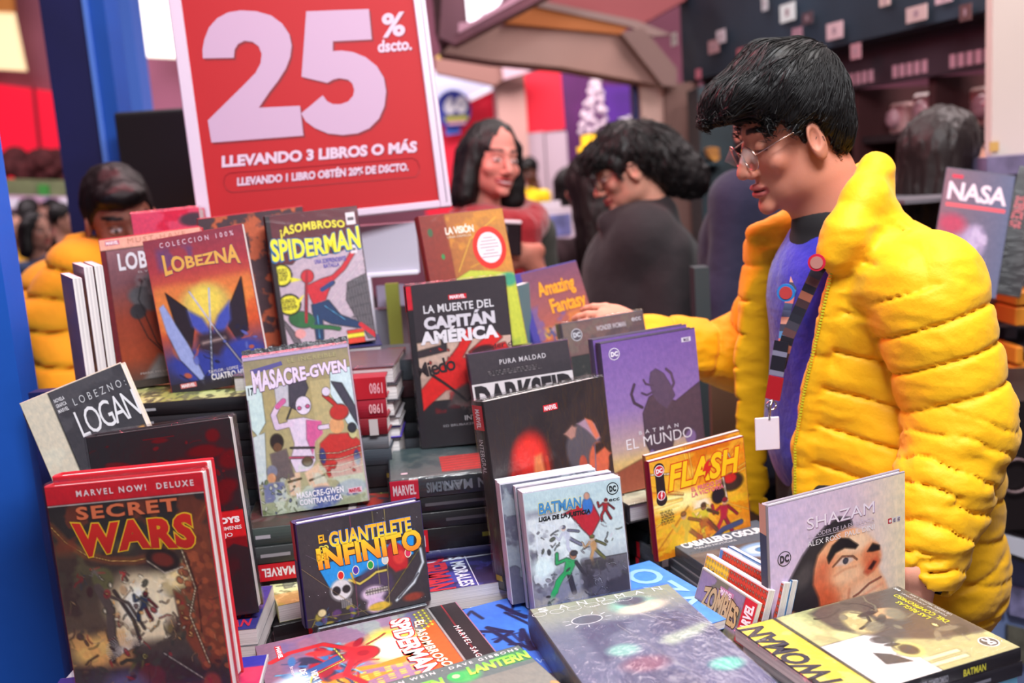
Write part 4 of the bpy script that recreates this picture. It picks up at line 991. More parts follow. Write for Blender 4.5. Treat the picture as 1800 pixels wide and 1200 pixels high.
def guy_jacket(p):
    wob = .004*fbm(p, 7, 21, 2)
    # folds
    f1 = fbm(np.c_[p[:, 0]*1.0, p[:, 1]*1.0, p[:, 2]*2.6], 17, 5, 3)
    f2 = fbm(np.c_[p[:, 0]*.9+p[:, 2]*.5, p[:, 1]*.8, p[:, 2]*1.9], 22, 31, 2); rid = 1-np.abs(f2)*1.8
    z = p[:, 2]
    # torso
    t = sd_cone(p, W(1545, 510, 1.58), W(1572, 800, 1.57), .118, .145, ((0, 1, 0), .85))
    t = smin(t, sd_cone(p, W(1572, 800, 1.57), W(1585, 985, 1.57), .145, .152, ((0, 1, 0), .82)), .04)
    for a, b in zip(nearE[1:-1], nearE[2:]): t = smin(t, sd_cone(p, a+np.array([.060, .024, 0]), b+np.array([.060, .024, 0]), .044, .044), .03)
    t = t-quilt(z+.25*(p[:, 0]-TC[0])+wob+.003, .062, .0055)
    # near arm
    ta = limb_t(p, SN, SE); tb = limb_t(p, SE, SWr)
    ua = sd_cone(p, SN, SE, .081, .070)-quilt(ta+.006+wob+.12*(p[:, 0]-SN[0]), .056, .0065)
    crush = np.clip((tb-.0)/.05, 0, 1)*np.clip(1, 0, 1)
    fa_ = sd_cone(p, SE, SWr, .071, .057)-quilt(tb+.012*f1+wob, .040, .007)-.004*crush*f1
    arm = smin(ua, fa_, .022)
    # far arm
    tc_ = limb_t(p, FS, FE); td = limb_t(p, FE, FW)
    fu = smin(sd_cone(p, FS, FE, .070, .062)-quilt(tc_, .055, .010), sd_cone(p, FE, FW, .060, .050)-quilt(td+wob*2, .085, .006)-.004*f1, .03)
    # shoulders
    s_ = sd_cone(p, SN+np.array([-.02, .03, .0]), W(1520, 400, 1.53), .072, .050)
    s_ = smin(s_, sd_cone(p, W(1500, 420, 1.60), FS, .06, .068), .04)
    s_ = s_-quilt(z*.9+.5*p[:, 0]+wob, .066, .008)
    body = smin(smin(t, s_, .022), fu, .02)
    # far front flap
    fl = [(1352, 440, 1.70, .040), (1352, 520, 1.70, .046), (1330, 640, 1.70, .034), (1322, 770, 1.70, .026), (1338, 900, 1.70, .026)]
    for i in range(len(fl)-1):
        a, b = fl[i], fl[i+1]
        body = smin(body, sd_cone(p, W(*a[:3]), W(*b[:3]), a[3], b[3], ((0, 1, 0), .8))-.5*quilt(z+wob, .06, .01), .015)
    # hem flare at the back
    hm = smin(sd_cone(p, W(1625, 900, 1.50), W(1645, 1010, 1.47), .075, .080), sd_cone(p, W(1672, 970, 1.50), W(1690, 1010, 1.50), .045, .05), .05)-quilt(z-.3*(p[:, 0]-TC[0])+wob, .075, .010)
    body = smin(body, hm, .03)
    # opening down the front
    zs_ = np.array([v[2] for v in nearE])[::-1]; xs_ = np.array([v[0] for v in nearE])[::-1]
    xn = np.interp(z, zs_, xs_)
    zf_ = np.array([v[2] for v in farE])[::-1]; xf_ = np.interp(z, zf_, np.array([v[0] for v in farE])[::-1]); yf_ = np.interp(z, zf_, np.array([v[1] for v in farE])[::-1])
    yn = np.interp(z, zs_, np.array([v[1] for v in nearE])[::-1])
    # slab between the near edge and the far edge, cut through to the middle of the body
    w1 = (p[:, 0]-xn)*.80-(p[:, 1]-yn)*.60        # <0 beyond the near edge, away from the arm
    w2 = -(p[:, 1]-yf_)*.97+(p[:, 0]-xf_)*-.10    # >0 on the camera side of the far flap
    wedge = np.maximum(np.maximum(w1, -w2), p[:, 0]-(xn+.11))
    body = smax(body, -wedge, .010)
    # thick edge band along the zip
    for a, b in zip(nearE[1:-1], nearE[2:]):
        body = smin(body, sd_cone(p, a+np.array([.014, 0, 0]), b+np.array([.014, 0, 0]), .0155, .0155)-.3*quilt(z+wob, .06, .008), .010)
    # stand collar
    col = [(1538, 300, 1.52, .024), (1520, 350, 1.47, .030), (1490, 410, 1.45, .032), (1468, 445, 1.45, .026)]
    for i in range(3):
        a, b = col[i], col[i+1]; body = smin(body, sd_cone(p, W(*a[:3]), W(*b[:3]), a[3], b[3]), .018)
    colb = [(1545, 330, 1.52, .022), (1530, 375, 1.49, .034), (1500, 440, 1.47, .032)]
    for i in range(2):
        a, b = colb[i], colb[i+1]; body = smin(body, sd_cone(p, W(*a[:3]), W(*b[:3]), a[3], b[3]), .02)
    col = [(1538, 300, 1.52, .024), (1520, 318, 1.62, .026), (1460, 360, 1.68, .026), (1400, 388, 1.68, .024), (1330, 412, 1.67, .018)]
    for i in range(4):
        a, b = col[i], col[i+1]; body = smin(body, sd_cone(p, W(*a[:3]), W(*b[:3]), a[3], b[3]), .014)
    body = smin(body, sd_cone(p, W(1395, 405, 1.68), W(1345, 440, 1.68), .028, .026), .014)
    d = smin(body, arm, .012)
    # hollow cuffs
    d = smax(d, -sd_cone(p, SWr+(SWr-SE)*.05, SWr+(SWr-SE)*.6, .042, .06), .006)
    d = smax(d, -sd_cone(p, FW+(FW-FE)*.02, FW+(FW-FE)*.5, .034, .05), .006)
    cut = p[:, 2]-(W(1600, 1100, 1.5)[2]-.0)
    d = smax(d, -cut, .012)
    d = smax(d, -sd_cone(p, HC, nb_+np.array([0.0, 0, -.02]), .064, .066), .008)
    return d-.0006*fbm(p, 40, 12, 2)-.0008*f1-.0016*rid
lo, hi = bounds([SN, SE, SWr, FS, FE, FW, W(1750, 1050, 1.5), W(1500, 280, 1.5), W(1560, 700, 1.38), W(1560, 700, 1.78)], .11)
hi[2] = W(1500, 262, 1.5)[2]
cloth('puffer_jacket', guy_jacket, lo, hi, .0040, YEL, gy)
zp = MB()
for a, b in zip(nearE[1:-2], nearE[2:-1]):
    L = int(np.linalg.norm(b-a)/.0045)
    for i in range(L):
        p = a+(b-a)*i/L+np.array([-.002, -.010, 0]); zp.box(p[0]-.003, p[0]+.001, p[1]-.003, p[1]+.003, p[2]-.0013, p[2]+.0013)
under(zp.build('zip_teeth', mat('lime_zip', (196, 196, 40), .45)), gy)
# hands
def far_hand(p): return smin(hand_fn(p, W(1118, 573, 1.80), rotm('Z', -78) @ rotm('X', -18) @ rotm('Y', 60), .5, .86, .2), sd_cone(p, FW, W(1114, 580, 1.80), .03, .024), .015)
def skin_part(name, fn, lo, hi, h, col, root):
    V, Fc = surface(fn, lo, hi, h); o = mesh(name, V, Fc, SKIN, None, np.tile(lin(col), (len(V), 1)), True); under(o, root)
c = W(1080, 570, 1.80); skin_part('hand', far_hand, c-.15, c+.17, .003, (214, 150, 126), gy)
def near_hand(p): return smin(hand_fn(p, SWr+(SWr-SE)*.20+np.array([-.005, 0, -.01]), rotm('Z', 170) @ rotm('X', 62), .7, 1.0, .3), sd_cone(p, SWr, SWr+(SWr-SE)*.22, .03, .026), .015)
c = SWr+(SWr-SE)*.35; skin_part('hand', near_hand, c-.14, c+.14, .0035, (214, 150, 126), gy)
cf = MB(); d_c = (SWr-SE)/np.linalg.norm(SWr-SE); cf.tube([SWr-d_c*.02, SWr+d_c*.035], [.043, .037], 20, cap=False); under(cf.build('cuff', mat('dark_cuff', (30, 24, 40), .8), smooth=True), gy)
# lanyard, pins and badge
def strap(name, pts, wd, cols, root, thick=.0016):
    b = MB(); P = [np.array(q) for q in pts]
    for i in range(len(P)-1):
        a, c2 = P[i], P[i+1]; t = (c2-a)/np.linalg.norm(c2-a); view = np.array([.55, .83, 0]); s_ = np.cross(t, view); s_ /= np.linalg.norm(s_); n_ = np.cross(s_, t)
        V = [a-s_*wd/2, a+s_*wd/2, c2+s_*wd/2, c2-s_*wd/2]; V = V+[v+n_*thick for v in V]
        b.add(V, [(0, 1, 2, 3), (7, 6, 5, 4), (0, 4, 5, 1), (1, 5, 6, 2), (2, 6, 7, 3), (3, 7, 4, 0)], cols[i % len(cols)])
    o = b.build(name, vmat('strap_print', .5), colors=True); under(o, root); return o
def densify(pts, n):
    P = np.array(pts); s = np.r_[0, np.cumsum(np.linalg.norm(np.diff(P, axis=0), axis=1))]
    return np.stack([np.interp(np.linspace(0, s[-1], n), s, P[:, k]) for k in range(3)], 1)
near_s = densify([W(1512, 335, 1.485), W(1486, 395, 1.452), W(1462, 440, 1.445), W(1437, 475, 1.45), W(1412, 530, 1.46), W(1385, 590, 1.465), W(1370, 645, 1.47)], 26)
cols = [(176, 22, 34)]*8+[(214, 160, 50), (40, 44, 66), (214, 160, 50)]+[(32, 34, 44), (58, 56, 66), (90, 60, 60), (34, 32, 40), (150, 90, 70), (60, 40, 44), (28, 28, 38)]*2+[(28, 28, 38)]*3
strap('lanyard', near_s, .019, cols, gy)
far_s = densify([W(1425, 388, 1.56), W(1408, 440, 1.55), W(1394, 500, 1.53), W(1380, 560, 1.51), W(1370, 645, 1.48)], 22)
strap('lanyard', far_s, .013, [(40, 60, 90), (60, 80, 110), (180, 130, 110), (40, 44, 60), (60, 110, 150), (170, 90, 80)], gy)
strap('lanyard_tail', densify([W(1374, 600, 1.462), W(1364, 660, 1.462)], 8), .022, [(26, 26, 36), (26, 26, 36), (120, 120, 140), (26, 26, 36)], gy)
strap('lanyard_end', densify([W(1364, 662, 1.46), W(1357, 702, 1.46)], 3), .022, [(160, 20, 30)], gy, .004)
def pin(px, py, Y, r, c1, c2):
    c = W(px, py, Y); b = MB(); n = 20; d = np.array([-.45, -.89, 0]); s_ = np.array([.89, -.45, 0])
    for rr, off, cc in ((r, 0, c1), (r*.72, .001, c2)):
        pts = [c+d*(.003+off)+s_*rr*math.cos(t)+np.array([0, 0, rr*math.sin(t)]) for t in np.linspace(0, 2*math.pi, n, endpoint=False)]
        pb = [q-d*.003 for q in pts]; b.add(pts+pb, [tuple(range(n))]+[(i, (i+1) % n, n+(i+1) % n, n+i) for i in range(n)], cc)
    under(b.build('pin_badge', vmat('strap_print', .5), colors=True), gy)
pin(1436, 461, 1.435, .0125, (196, 30, 56), (176, 120, 110)); pin(1382, 514, 1.49, .0135, (40, 120, 190), (180, 60, 60))
bd = empty('name_card', W(1352, 742, 1.45)); bd.parent = gy; bd.matrix_parent_inverse = Matrix.Translation(gy.location).inverted()
b = MB(); a = W(1326, 734, 1.452); c = W(1374, 792, 1.44); b.box(a[0], c[0], -.0012, .0012, c[2], a[2], .001)
o = b.build('card', mat('white_plastic_card', (226, 214, 224), .3)); 
o.data.transform(Matrix.Translation((0, 1.450, 0)) ); under(o, gy)
b = MB(); b.tube([W(1358, 702, 1.455), W(1353, 716, 1.452), W(1352, 738, 1.450)], .0022, 8)
rg = [W(1356, 712, 1.454)+np.array([.007*math.cos(t), 0, .007*math.sin(t)]) for t in np.linspace(0, 2*math.pi, 15)]; b.tube(rg, .0014, 6)
under(b.build('metal_clip', mat('steel', (170, 170, 175), .25, metal=1), smooth=True), gy)
bpy.data.objects.remove(bd)

# ======================= other people: head on a clothed body
def figure(label, px, py, Y, yaw, pitch, roll=0, s=1.0, skin=(196, 140, 120), hairfn=None, hair_m=None, top=(60, 60, 60), topname='coat', bodyfn=None, h=.008, group=None, smile=0, fem=0, lip=(150, 60, 60), eye=True, pants=(40, 40, 48), extra=None, bump=.3, hh=.0045, legs=True, strands_n=0):
    g = root_at('person', px, Y, label, group)
    R = rotm('Z', yaw) @ rotm('X', pitch) @ rotm('Y', roll); hc = W(px, py, Y)
    def f(p):
        d = head_fn(local(p, hc, R)/s, smile, fem)*s
        nbp = hc+np.array([0, 0, -.24*s])+R@np.array([0, .05, 0])*s
        return smin(d, sd_cone(p, nbp+np.array([0, 0, .05]), nbp, .05*s, .06*s), .03)
    lo, hi = hc-np.array([.15, .15, .30])*s, hc+np.array([.15, .15, .16])*s
    V, Fc = surface(f, lo, hi, hh*s)
    P = local(V, hc, R)/s
    c = skin_color(P, skin, lip=lip, smile=smile, eye=eye)
    under(mesh('body', V, Fc, SKIN, None, lin(c), True), g)
    if hairfn is None:
        def hairfn(q):
            n = fbm(q*np.array([3, 3, 1.2]), 24, 3, 2)
            d = sd_ell(q, (0, .022, .036), (.086, .094, .098)); d = smin(d, sd_ell(q, (0, -.07, .075), (.06, .035, .03)), .03)-.004*n
            zh = np.interp(q[:, 1], [-.12, -.05, -.02, 0, .03, .06], [.045, .04, 0, -.01, -.01, -.06]); return smax(d, zh-q[:, 2], .008)
    def hf(p): return hairfn(local(p, hc, R)/s)*s
    cloth('hair', hf, hc-np.array([.24, .24, .42])*s, hc+np.array([.24, .24, .20])*s, .0065*s, hair_m or HAIR, g)
    bodyfn_default = bodyfn is None
    if bodyfn is None:
        sh_ = hc+np.array([0, .03, -.25*s]); rt = rotm('Z', yaw)@np.array([1.0, 0, 0])
        def bodyfn(p):
            a = sh_-rt*.15*s; b = sh_+rt*.15*s
            d = sd_cone(p, a, b, .06*s, .06*s)
            d = smin(d, sd_cone(p, sh_+np.array([0, 0, -.08]), sh_+np.array([0, 0, -.62*s]), .115*s, .15*s), .06)
            for q0 in (a, b):
                e = q0+np.array([0, 0, -.30*s])+(q0-sh_)*.25; d = smin(d, sd_cone(p, q0, e, .058*s, .05*s), .03); d = smin(d, sd_cone(p, e, e+np.array([0, 0, -.24*s]), .05*s, .038*s), .02)
            d = smin(d, sd_cone(p, sh_+np.array([0, 0, .04]), sh_, .062*s, .08*s), .03)
            return d-.004*fbm(p, 9, 5, 3)
    m_ = mat('cloth_%d_%d_%d' % tuple(top), top, .85, sheen=.1, bump=bump, bscale=30, noise=.12, nscale=7)
    cloth(topname, bodyfn, hc-np.array([.42, .36, .98*s]), hc+np.array([.42, .42, -.10*s if bodyfn_default else .0]), h, m_, g)
    if legs:
        def lf(p):
            d = None
            for sx in (-1, 1):
                rt = rotm('Z', yaw)@np.array([sx*.09, 0, 0]); a = np.array([hc[0], hc[1], 0])+rt+np.array([0, .03, 0])
                q = sd_cone(p, a+np.array([0, 0, max(hc[2]-.82*s, .5)]), a+np.array([0, 0, .06]), .09, .05); d = q if d is None else smin(d, q, .03)
            return d
        cloth('trousers', lf, (hc[0]-.25, hc[1]-.2, .01), (hc[0]+.25, hc[1]+.26, max(hc[2]-.74*s, .6)), .02, mat('trouser_%d' % pants[0], pants, .8), g)
    if strands_n: comb(hf, hc, R, s, (0, .06, .10), strands_n, (.05, .11), g, hair_m or HAIR, seed=3, rad=.0014, lift=.01)
    if extra: extra(g, hc, R, s)
    return g

# smiling woman with a red scarf
def h_bob(q):
    n = fbm(q*np.array([4, 4, 1.0]), 22, 3, 3); q2 = q.copy(); q2[:, 0] = np.abs(q2[:, 0])
    d = sd_ell(q, (0, .022, .034), (.087, .098, .096))
    d = smin(d, sd_cone(q2, (.070, .0, .03), (.092, .0, -.12), .034, .036), .03); d = smin(d, sd_cone(q2, (.05, .06, .0), (.07, .05, -.13), .05, .045), .04)
    d = smin(d, sd_ell(q, (0, .06, -.06), (.08, .06, .09)), .03)-.005*n
    face = sd_ell(q, (.006, -.075, -.045), (.064, .085, .098)); return smax(d, -face, .012)
def w1x(g, hc, R, s):
    nk = hc+np.array([.0, .03, -.19])
    def scarf(p):
        d = None
        for k in range(14):
            a = 2*math.pi*k/14; b = 2*math.pi*(k+1)/14
            A = nk+np.array([.115*math.cos(a), .10*math.sin(a), -.02+.015*math.sin(2*a)]); B = nk+np.array([.115*math.cos(b), .10*math.sin(b), -.02+.015*math.sin(2*b)])
            q = sd_cone(p, A, B, .056, .056); d = q if d is None else smin(d, q, .02)
        for x0, x1 in ((-.07, -.10), (.07, .10)):
            d = smin(d, sd_cone(p, nk+np.array([x0, -.10, -.06]), nk+np.array([x1*.8, -.16, -.42]), .070, .080, ((0, 1, 0), 1.6)), .03)
        return d-.006*fbm(p*np.array([2, 2, 1]), 16, 5, 3)
    cloth('scarf', scarf, nk-np.array([.28, .34, .54]), nk+np.array([.26, .24, .08]), .007, mat('crimson_knit', (140, 12, 26), .9, sheen=.4, bump=.5, bscale=90), g)
    # raised forearm and hand with the phone
    hd = W(912, 442, 3.06)
    def fh(p): return smin(hand_fn(p, hd+np.array([.02, 0, -.01]), rotm('Z', -70) @ rotm('X', 8) @ rotm('Y', -80), .95, 1.02, .1, .002), sd_cone(p, hd+np.array([.02, 0, -.01]), W(960, 500, 3.1), .03, .032), .02)
    V, Fc = surface(fh, hd-.15, hd+.17, .005); under(mesh('hand', V, Fc, SKIN, None, np.tile(lin((186, 116, 98)), (len(V), 1)), True), g)
w1 = figure('smiling woman with a black bob, crimson scarf and red lipstick holding a phone', 866, 280, 3.3, 30, 2, 8, 1.02, (208, 138, 124), h_bob, None, (62, 62, 56), 'coat', smile=1.0, fem=1.0, lip=(150, 10, 26), extra=w1x)
def sleeve(p): return sd_cone(p, W(900, 600, 3.25), W(985, 530, 3.15), .07, .06)
ph = empty('mobile_phone', W(897, 432, 3.0), label='dark phone with a light camera edge in the smiling woman\'s hand', cat='phone')
b = MB(); b.box(-.034, .034, -.005, .005, -.03, .072, .004); o = b.build('body', mat('phone_black', (26, 22, 26), .2), ph); 
b = MB(); b.box(-.034, .034, -.0065, .0065, .068, .078, .003); b.build('top_edge', mat('phone_silver', (220, 220, 225), .25), ph)
b = MB(); b.box(-.030, -.010, -.008, -.004, .02, .06, .002); b.build('camera_block', mat('phone_grey', (150, 148, 152), .3), ph)
ph.rotation_euler = (.15, .10, -.2)

# woman in the dark grey coat
def h_up(q):
    n = fbm(q*np.array([3, 3, 2.0]), 26, 7, 3)
    d = sd_ell(q, (0, .018, .038), (.092, .104, .100)); d = smin(d, sd_ell(q, (0, .12, -.03), (.085, .075, .11)), .05)
    d = smin(d, sd_ell(q, (0, .17, -.10), (.07, .06, .08)), .04); d = smin(d, sd_ell(q, (0, -.075, .058), (.072, .045, .04)), .03)-.007*n
    q2 = q.copy(); q2[:, 0] = np.abs(q2[:, 0]); d = smin(d, sd_cone(q2, (.07, -.04, .02), (.074, -.045, -.03), .016, .008), .015)
    zh = np.interp(q[:, 1], [-.14, -.06, -.04, .0, .03, .08], [.03, .028, -.01, .004, -.03, -.2]); d = smax(d, zh-q[:, 2], .01)
    return smax(d, -sd_ell(q2, (.088, .002, -.018), (.022, .022, .034)), .006)
def w2x(g, hc, R, s):
    gl = MB()
    for sx in (-1, 1):
        c = np.array([sx*.034, -.104, -.008]); gl.tube([hc+R@(c+np.array([.026*math.cos(t), .0, .02*math.sin(t)])) for t in np.linspace(0, 2*math.pi, 17)], .0022, 6)
        gl.tube([hc+R@np.array(v) for v in ((sx*.06, -.10, -.002), (sx*.078, -.03, .004), (sx*.082, .01, .006))], .0022, 6)
    under(gl.build('glasses', mat('black_frame', (20, 18, 20), .4)), g)
def b2(p):
    d = smin(sd_cone(p, W(1130, 420, 2.82), W(1135, 450, 3.12), .10, .09), sd_cone(p, W(1130, 480, 2.95), W(1125, 900, 2.95), .18, .22, ((0, 1, 0), .9)), .05)
    d = smin(d, sd_cone(p, W(1172, 450, 2.80), W(1185, 640, 2.72), .075, .065), .03); d = smin(d, sd_cone(p, W(1185, 640, 2.72), W(1080, 700, 2.62), .065, .05), .02)
    d = smin(d, sd_cone(p, W(1068, 390, 2.86), W(1160, 372, 2.90), .03, .05), .04)
    return d-.006*fbm(p*np.array([1, 1, .6]), 10, 5, 3)
figure('woman with glasses and loose black hair in a dark grey coat, facing left', 1100, 294, 2.9, -86, 20, 0, .95, (200, 142, 122), h_up, None, (26, 24, 28), 'coat', bodyfn=b2, fem=.6, extra=w2x, legs=True, strands_n=700)
# long haired woman left of her
def h_long(q):
    n = fbm(q*np.array([4, 4, .8]), 20, 3, 3); d = sd_ell(q, (0, .02, .03), (.09, .10, .098))
    d = smin(d, sd_cone(q, (0, .045, 0), (0, .07, -.36), .085, .09, ((1, 0, 0), .85)), .05)-.007*n
    return smax(d, -sd_ell(q, (0, -.085, -.045), (.06, .07, .095)), .012)
BRH = rnd_hair('dark_brown_hair', (30, 20, 20))
figure('long dark haired woman in a burgundy coat, half hidden by the dark grey coat', 1036, 325, 3.7, -150, 0, 0, 1.0, hairfn=h_long, hair_m=BRH, top=(46, 18, 26))
# man in navy jacket behind the young man
def b3(p):
    d = sd_cone(p, W(1300, 350, 2.5), W(1370, 350, 2.62), .075, .075)
    d = smin(d, sd_cone(p, W(1325, 420, 2.58), W(1315, 760, 2.58), .14, .15), .05); d = smin(d, sd_cone(p, W(1292, 362, 2.48), W(1275, 520, 2.45), .06, .055), .03); d = smin(d, sd_cone(p, W(1275, 520, 2.45), W(1280, 640, 2.38), .055, .042), .02)
    return d-.006*fbm(p*np.array([1, 1, .7]), 13, 5, 3)
figure('man in a navy jacket seen behind the young man\'s face', 1352, 215, 2.58, 170, 0, 0, 1.0, top=(20, 19, 50), topname='jacket', bodyfn=b3)
# woman with her back turned, upper right
figure('long dark haired woman with her back turned, before the merchandise shelves', 1668, 268, 2.75, 100, 0, 0, 1.0, hairfn=h_long, hair_m=BRH, top=(26, 22, 26))
# left bookseller
def b5(p):
    z = p[:, 2]; wob = .01*fbm(p, 8, 3, 2)
    d = sd_cone(p, W(170, 492, 2.45), W(240, 500, 2.6), .10, .09)
    d = smin(d, sd_cone(p, W(135, 555, 2.6), W(150, 900, 2.7), .16, .17), .06); d = smin(d, sd_cone(p, W(145, 485, 2.42), W(92, 565, 2.38), .085, .075), .03)
    d = smin(d, sd_cone(p, W(95, 560, 2.38), W(120, 700, 2.3), .07, .055), .02); d = smin(d, sd_cone(p, W(148, 440, 2.52), W(165, 470, 2.5), .05, .07), .02)
    return d-quilt(z+.2*p[:, 0]+wob, .075, .014)
figure('bookseller in a yellow puffer jacket leaning behind the books, far left', 212, 382, 2.5, 32, 16, -6, 1.0, (150, 92, 74), None, None, (238, 170, 16), 'puffer_jacket', bodyfn=b5, h=.007)
# far crowd
figure('distant bookseller in a bright yellow jacket before the lilac cabinet', 930, 300, 9.3, -30, 20, 0, .95, (120, 80, 70), None, None, (244, 200, 10), 'jacket', h=.016, hh=.010)
figure('distant long haired woman in dark blue, right of the distant yellow jacket', 1003, 325, 7.0, 150, 0, 0, 1.0, hairfn=h_long, hair_m=BRH, top=(40, 40, 84), h=.014, hh=.010)
def d_(lab, px, py, Y, yaw, top, hair=None, s=1.0, skin=(190, 140, 122)): figure(lab, px, py, Y, yaw, 0, 0, s, skin, hair, None, top, 'top', h=.018, hh=.010)
d_('distant woman in a blue denim jacket and black top, in the far left crowd', 66, 406, 6.6, 60, (64, 78, 112), h_bob)
d_('distant person in a cream top with black hair, beside the navy board', 112, 385, 7.8, 100, (206, 190, 150))
d_('distant dark haired person behind the denim jacket woman', 56, 372, 9.0, 120, (60, 50, 56), h_bob)
d_('distant person in a yellow top at the edge of the blue post', 26, 400, 8.2, 40, (214, 160, 40), h_bob)
d_('distant person in a red top beyond the far left crowd', 90, 372, 10.0, -20, (170, 60, 70))
# ---------------------------------------------------------------- the book table
ZT = 0.905
tb = empty('display_table', (0.05, 1.5, 0), label='white display table carrying the piles of comic books', cat='table')
TW = mat('white_table', (205, 204, 212), .45, noise=.03, nscale=8)
b = MB(); pts = [(-.66, .80), (.56, .80), (.56, 1.24), (.36, 1.40), (.36, 2.04), (-.66, 2.04)]
b.add([(x, y, z) for z in (ZT-.04, ZT) for x, y in pts], [(5, 4, 3, 2, 1, 0), (6, 7, 8, 9, 10, 11)]+[(i, (i+1) % 6, 6+(i+1) % 6, 6+i) for i in range(6)]); under(b.build('table_top', TW), tb)
for i, (x0, x1, y0, y1) in enumerate(((-0.64, 0.54, .82, .84), (-0.64, -0.62, .84, 2.0), (.52, .54, .84, 1.22), (.32, .34, 1.44, 2.0), (-0.62, .34, 2.0, 2.02))):
    b = MB(); b.box(x0, x1, y0, y1, 0.0, ZT-.04); under(b.build('side_panel', mat('white_panel', (190, 190, 200), .5)), tb)
WH = (232, 226, 230); RED = (196, 26, 40); BLKc = (26, 24, 28)

def lay(label, cx, cy, ztop, yaw, w, h, t, art=None, lett=None, **k):
    """a book lying face up, its cover centred on (cx, cy)"""
    a = math.radians(yaw); ox = cx+math.sin(a)*h/2; oy = cy-math.cos(a)*h/2
    return book(label, pose(ox, oy, ztop, yaw, 90), w, h, t, art, lett, **k)
def spine_text(h, t, items, w, side=-1):
    """items: (txt, start, end along the spine from its head, colour, box colour or None, upside down)"""
    L = Lettering(h, t, spine_frame(w, h, t, side))
    for it in items:
        txt, a, b_, c, bg, ud = it
        if bg is not None: L.rect(a, .0, b_, 1.0, bg, .3)
        if txt: m_ = (b_-a)*.10; L.text(txt, a+m_, .24, b_-m_, .76, c, .03, ang=180 if ud else 0)
        elif bg is None: L.rect(a, .38, b_, .58, c, .6)
    return L
ORD = ['topmost', 'second', 'third', 'fourth', 'fifth', 'sixth', 'seventh', 'eighth', 'ninth', 'tenth', 'eleventh', 'twelfth', 'thirteenth', 'fourteenth']
CN = {}
def pile(where, cx, cy, ztop, yaw, specs, zbot=ZT, first=0, w=.172, h=.262, seed=0, fill=(34, 33, 38), plain=False):
    """books lying on each other down to the table; specs: dict(t, col, cname, sp, art, lett, hard, dx, dy, yaw, w, h)"""
    r = random.Random(seed*7+3); z = ztop; k = first; pal = [((28, 27, 31), 'black'), ((52, 52, 60), 'dark grey'), ((150, 24, 34), 'dark red'), ((40, 44, 92), 'navy'), ((88, 92, 100), 'grey'), ((30, 40, 44), 'dark teal')]
    for s_ in specs+[None]*20:
        if z-.014 < zbot: break
        if s_ is None:
            c = pal[0] if plain else r.choice(pal); t = r.choice((.022, .026, .03)); s_ = dict(t=t, col=c[0], cname=c[1], sp=[('', .06, .16, (150, 145, 150), None, False)] if r.random() < .5 else [('', .0, .15, WH, RED, True)])
            if plain: s_['sp'] = []
        t = s_['t']
        if z-t < zbot+.014: t = z-zbot
        ww, hh = s_.get('w', w), s_.get('h', h)
        lb = '%s %s, %s in the pile %s' % (s_.get('cname', 'black'), 'hardcover' if s_.get('hard', True) else 'paperback', ORD[min(k, 13)], where)
        P = dict(spine=s_.get('col', fill), hard=s_.get('hard', True), wrap=s_.get('wrap', False), group=None, name='comic_book')
        sl = spine_text(hh, t, s_['sp'], ww) if s_.get('sp') else None
        lay(s_.get('label', lb), cx+s_.get('dx', r.uniform(-.003, .003)), cy+s_.get('dy', r.uniform(-.003, .003)), z, yaw+s_.get('yaw', r.uniform(-1.5, 1.5)), ww, hh, t, s_.get('art'), s_.get('lett'), spine_l=sl, **P)
        z -= t+.0004; k += 1
        if z <= zbot+.001: break

# ======================= piles
MV = lambda a=.02, b=.17, bg=RED: ('MARVEL', a, b, WH, bg, True)
def sp_(c, nm, t, items, **k): return dict(t=t, col=c, cname=nm, sp=items, **k)
D = (30, 29, 33)
a_ = Art(.172, .262, (150, 160, 88)); a_.cloud((196, 204, 140), 5, 0, .9, 3).cloud((90, 96, 70), 7, .2, .8, 8, st=(1, 3)).busy(40, [(214, 210, 160), (70, 72, 60), (180, 190, 70)], seed=4)
pileA = [sp_(D, 'black', .021, [('', .04, .30, (170, 170, 176), None, False), ('', .86, .985, WH, RED, True)], art=a_, label='black hardcover with a yellow green cover lying under the grey horse book'),
         sp_((38, 37, 42), 'black', .021, [('', .04, .28, (150, 150, 156), None, False), ('', .86, .985, WH, RED, True)])]
pile('under the grey horse book', -.515, 1.62, 1.246, 91, pileA+[sp_(D, 'black', .027, [('', .05, .2, (120, 120, 124), None, True)]) for _ in range(4)], seed=1)
px_ = W(447, 700, 1.51)[0]
pile('left of the lilac titled comic', px_+.10, 1.605, 1.262, 90, [
    sp_((150, 26, 44), 'red', .034, [('', .0, .99, WH, (176, 26, 40), True), ('1980', .985-.13, .985, (220, 150, 160), None, True)]), sp_((150, 26, 44), 'red', .030, [('1980', .85, .985, (220, 160, 165), None, True)]),
    sp_((120, 22, 34), 'dark red', .026, [('', .86, .93, WH, (190, 180, 180), True)]), sp_((110, 112, 118), 'grey', .024, []), sp_((60, 66, 74), 'slate', .026, []),
    sp_(D, 'black', .036, [('', .93, .97, (190, 160, 40), None, False)]), sp_(D, 'black', .036, [('', .93, .97, (190, 160, 40), None, False)]), sp_(D, 'black', .034, [('', .9, .97, (120, 130, 60), None, False)])], seed=2, w=.15, h=.20)
cx = W(640, 700, 1.66)[0]
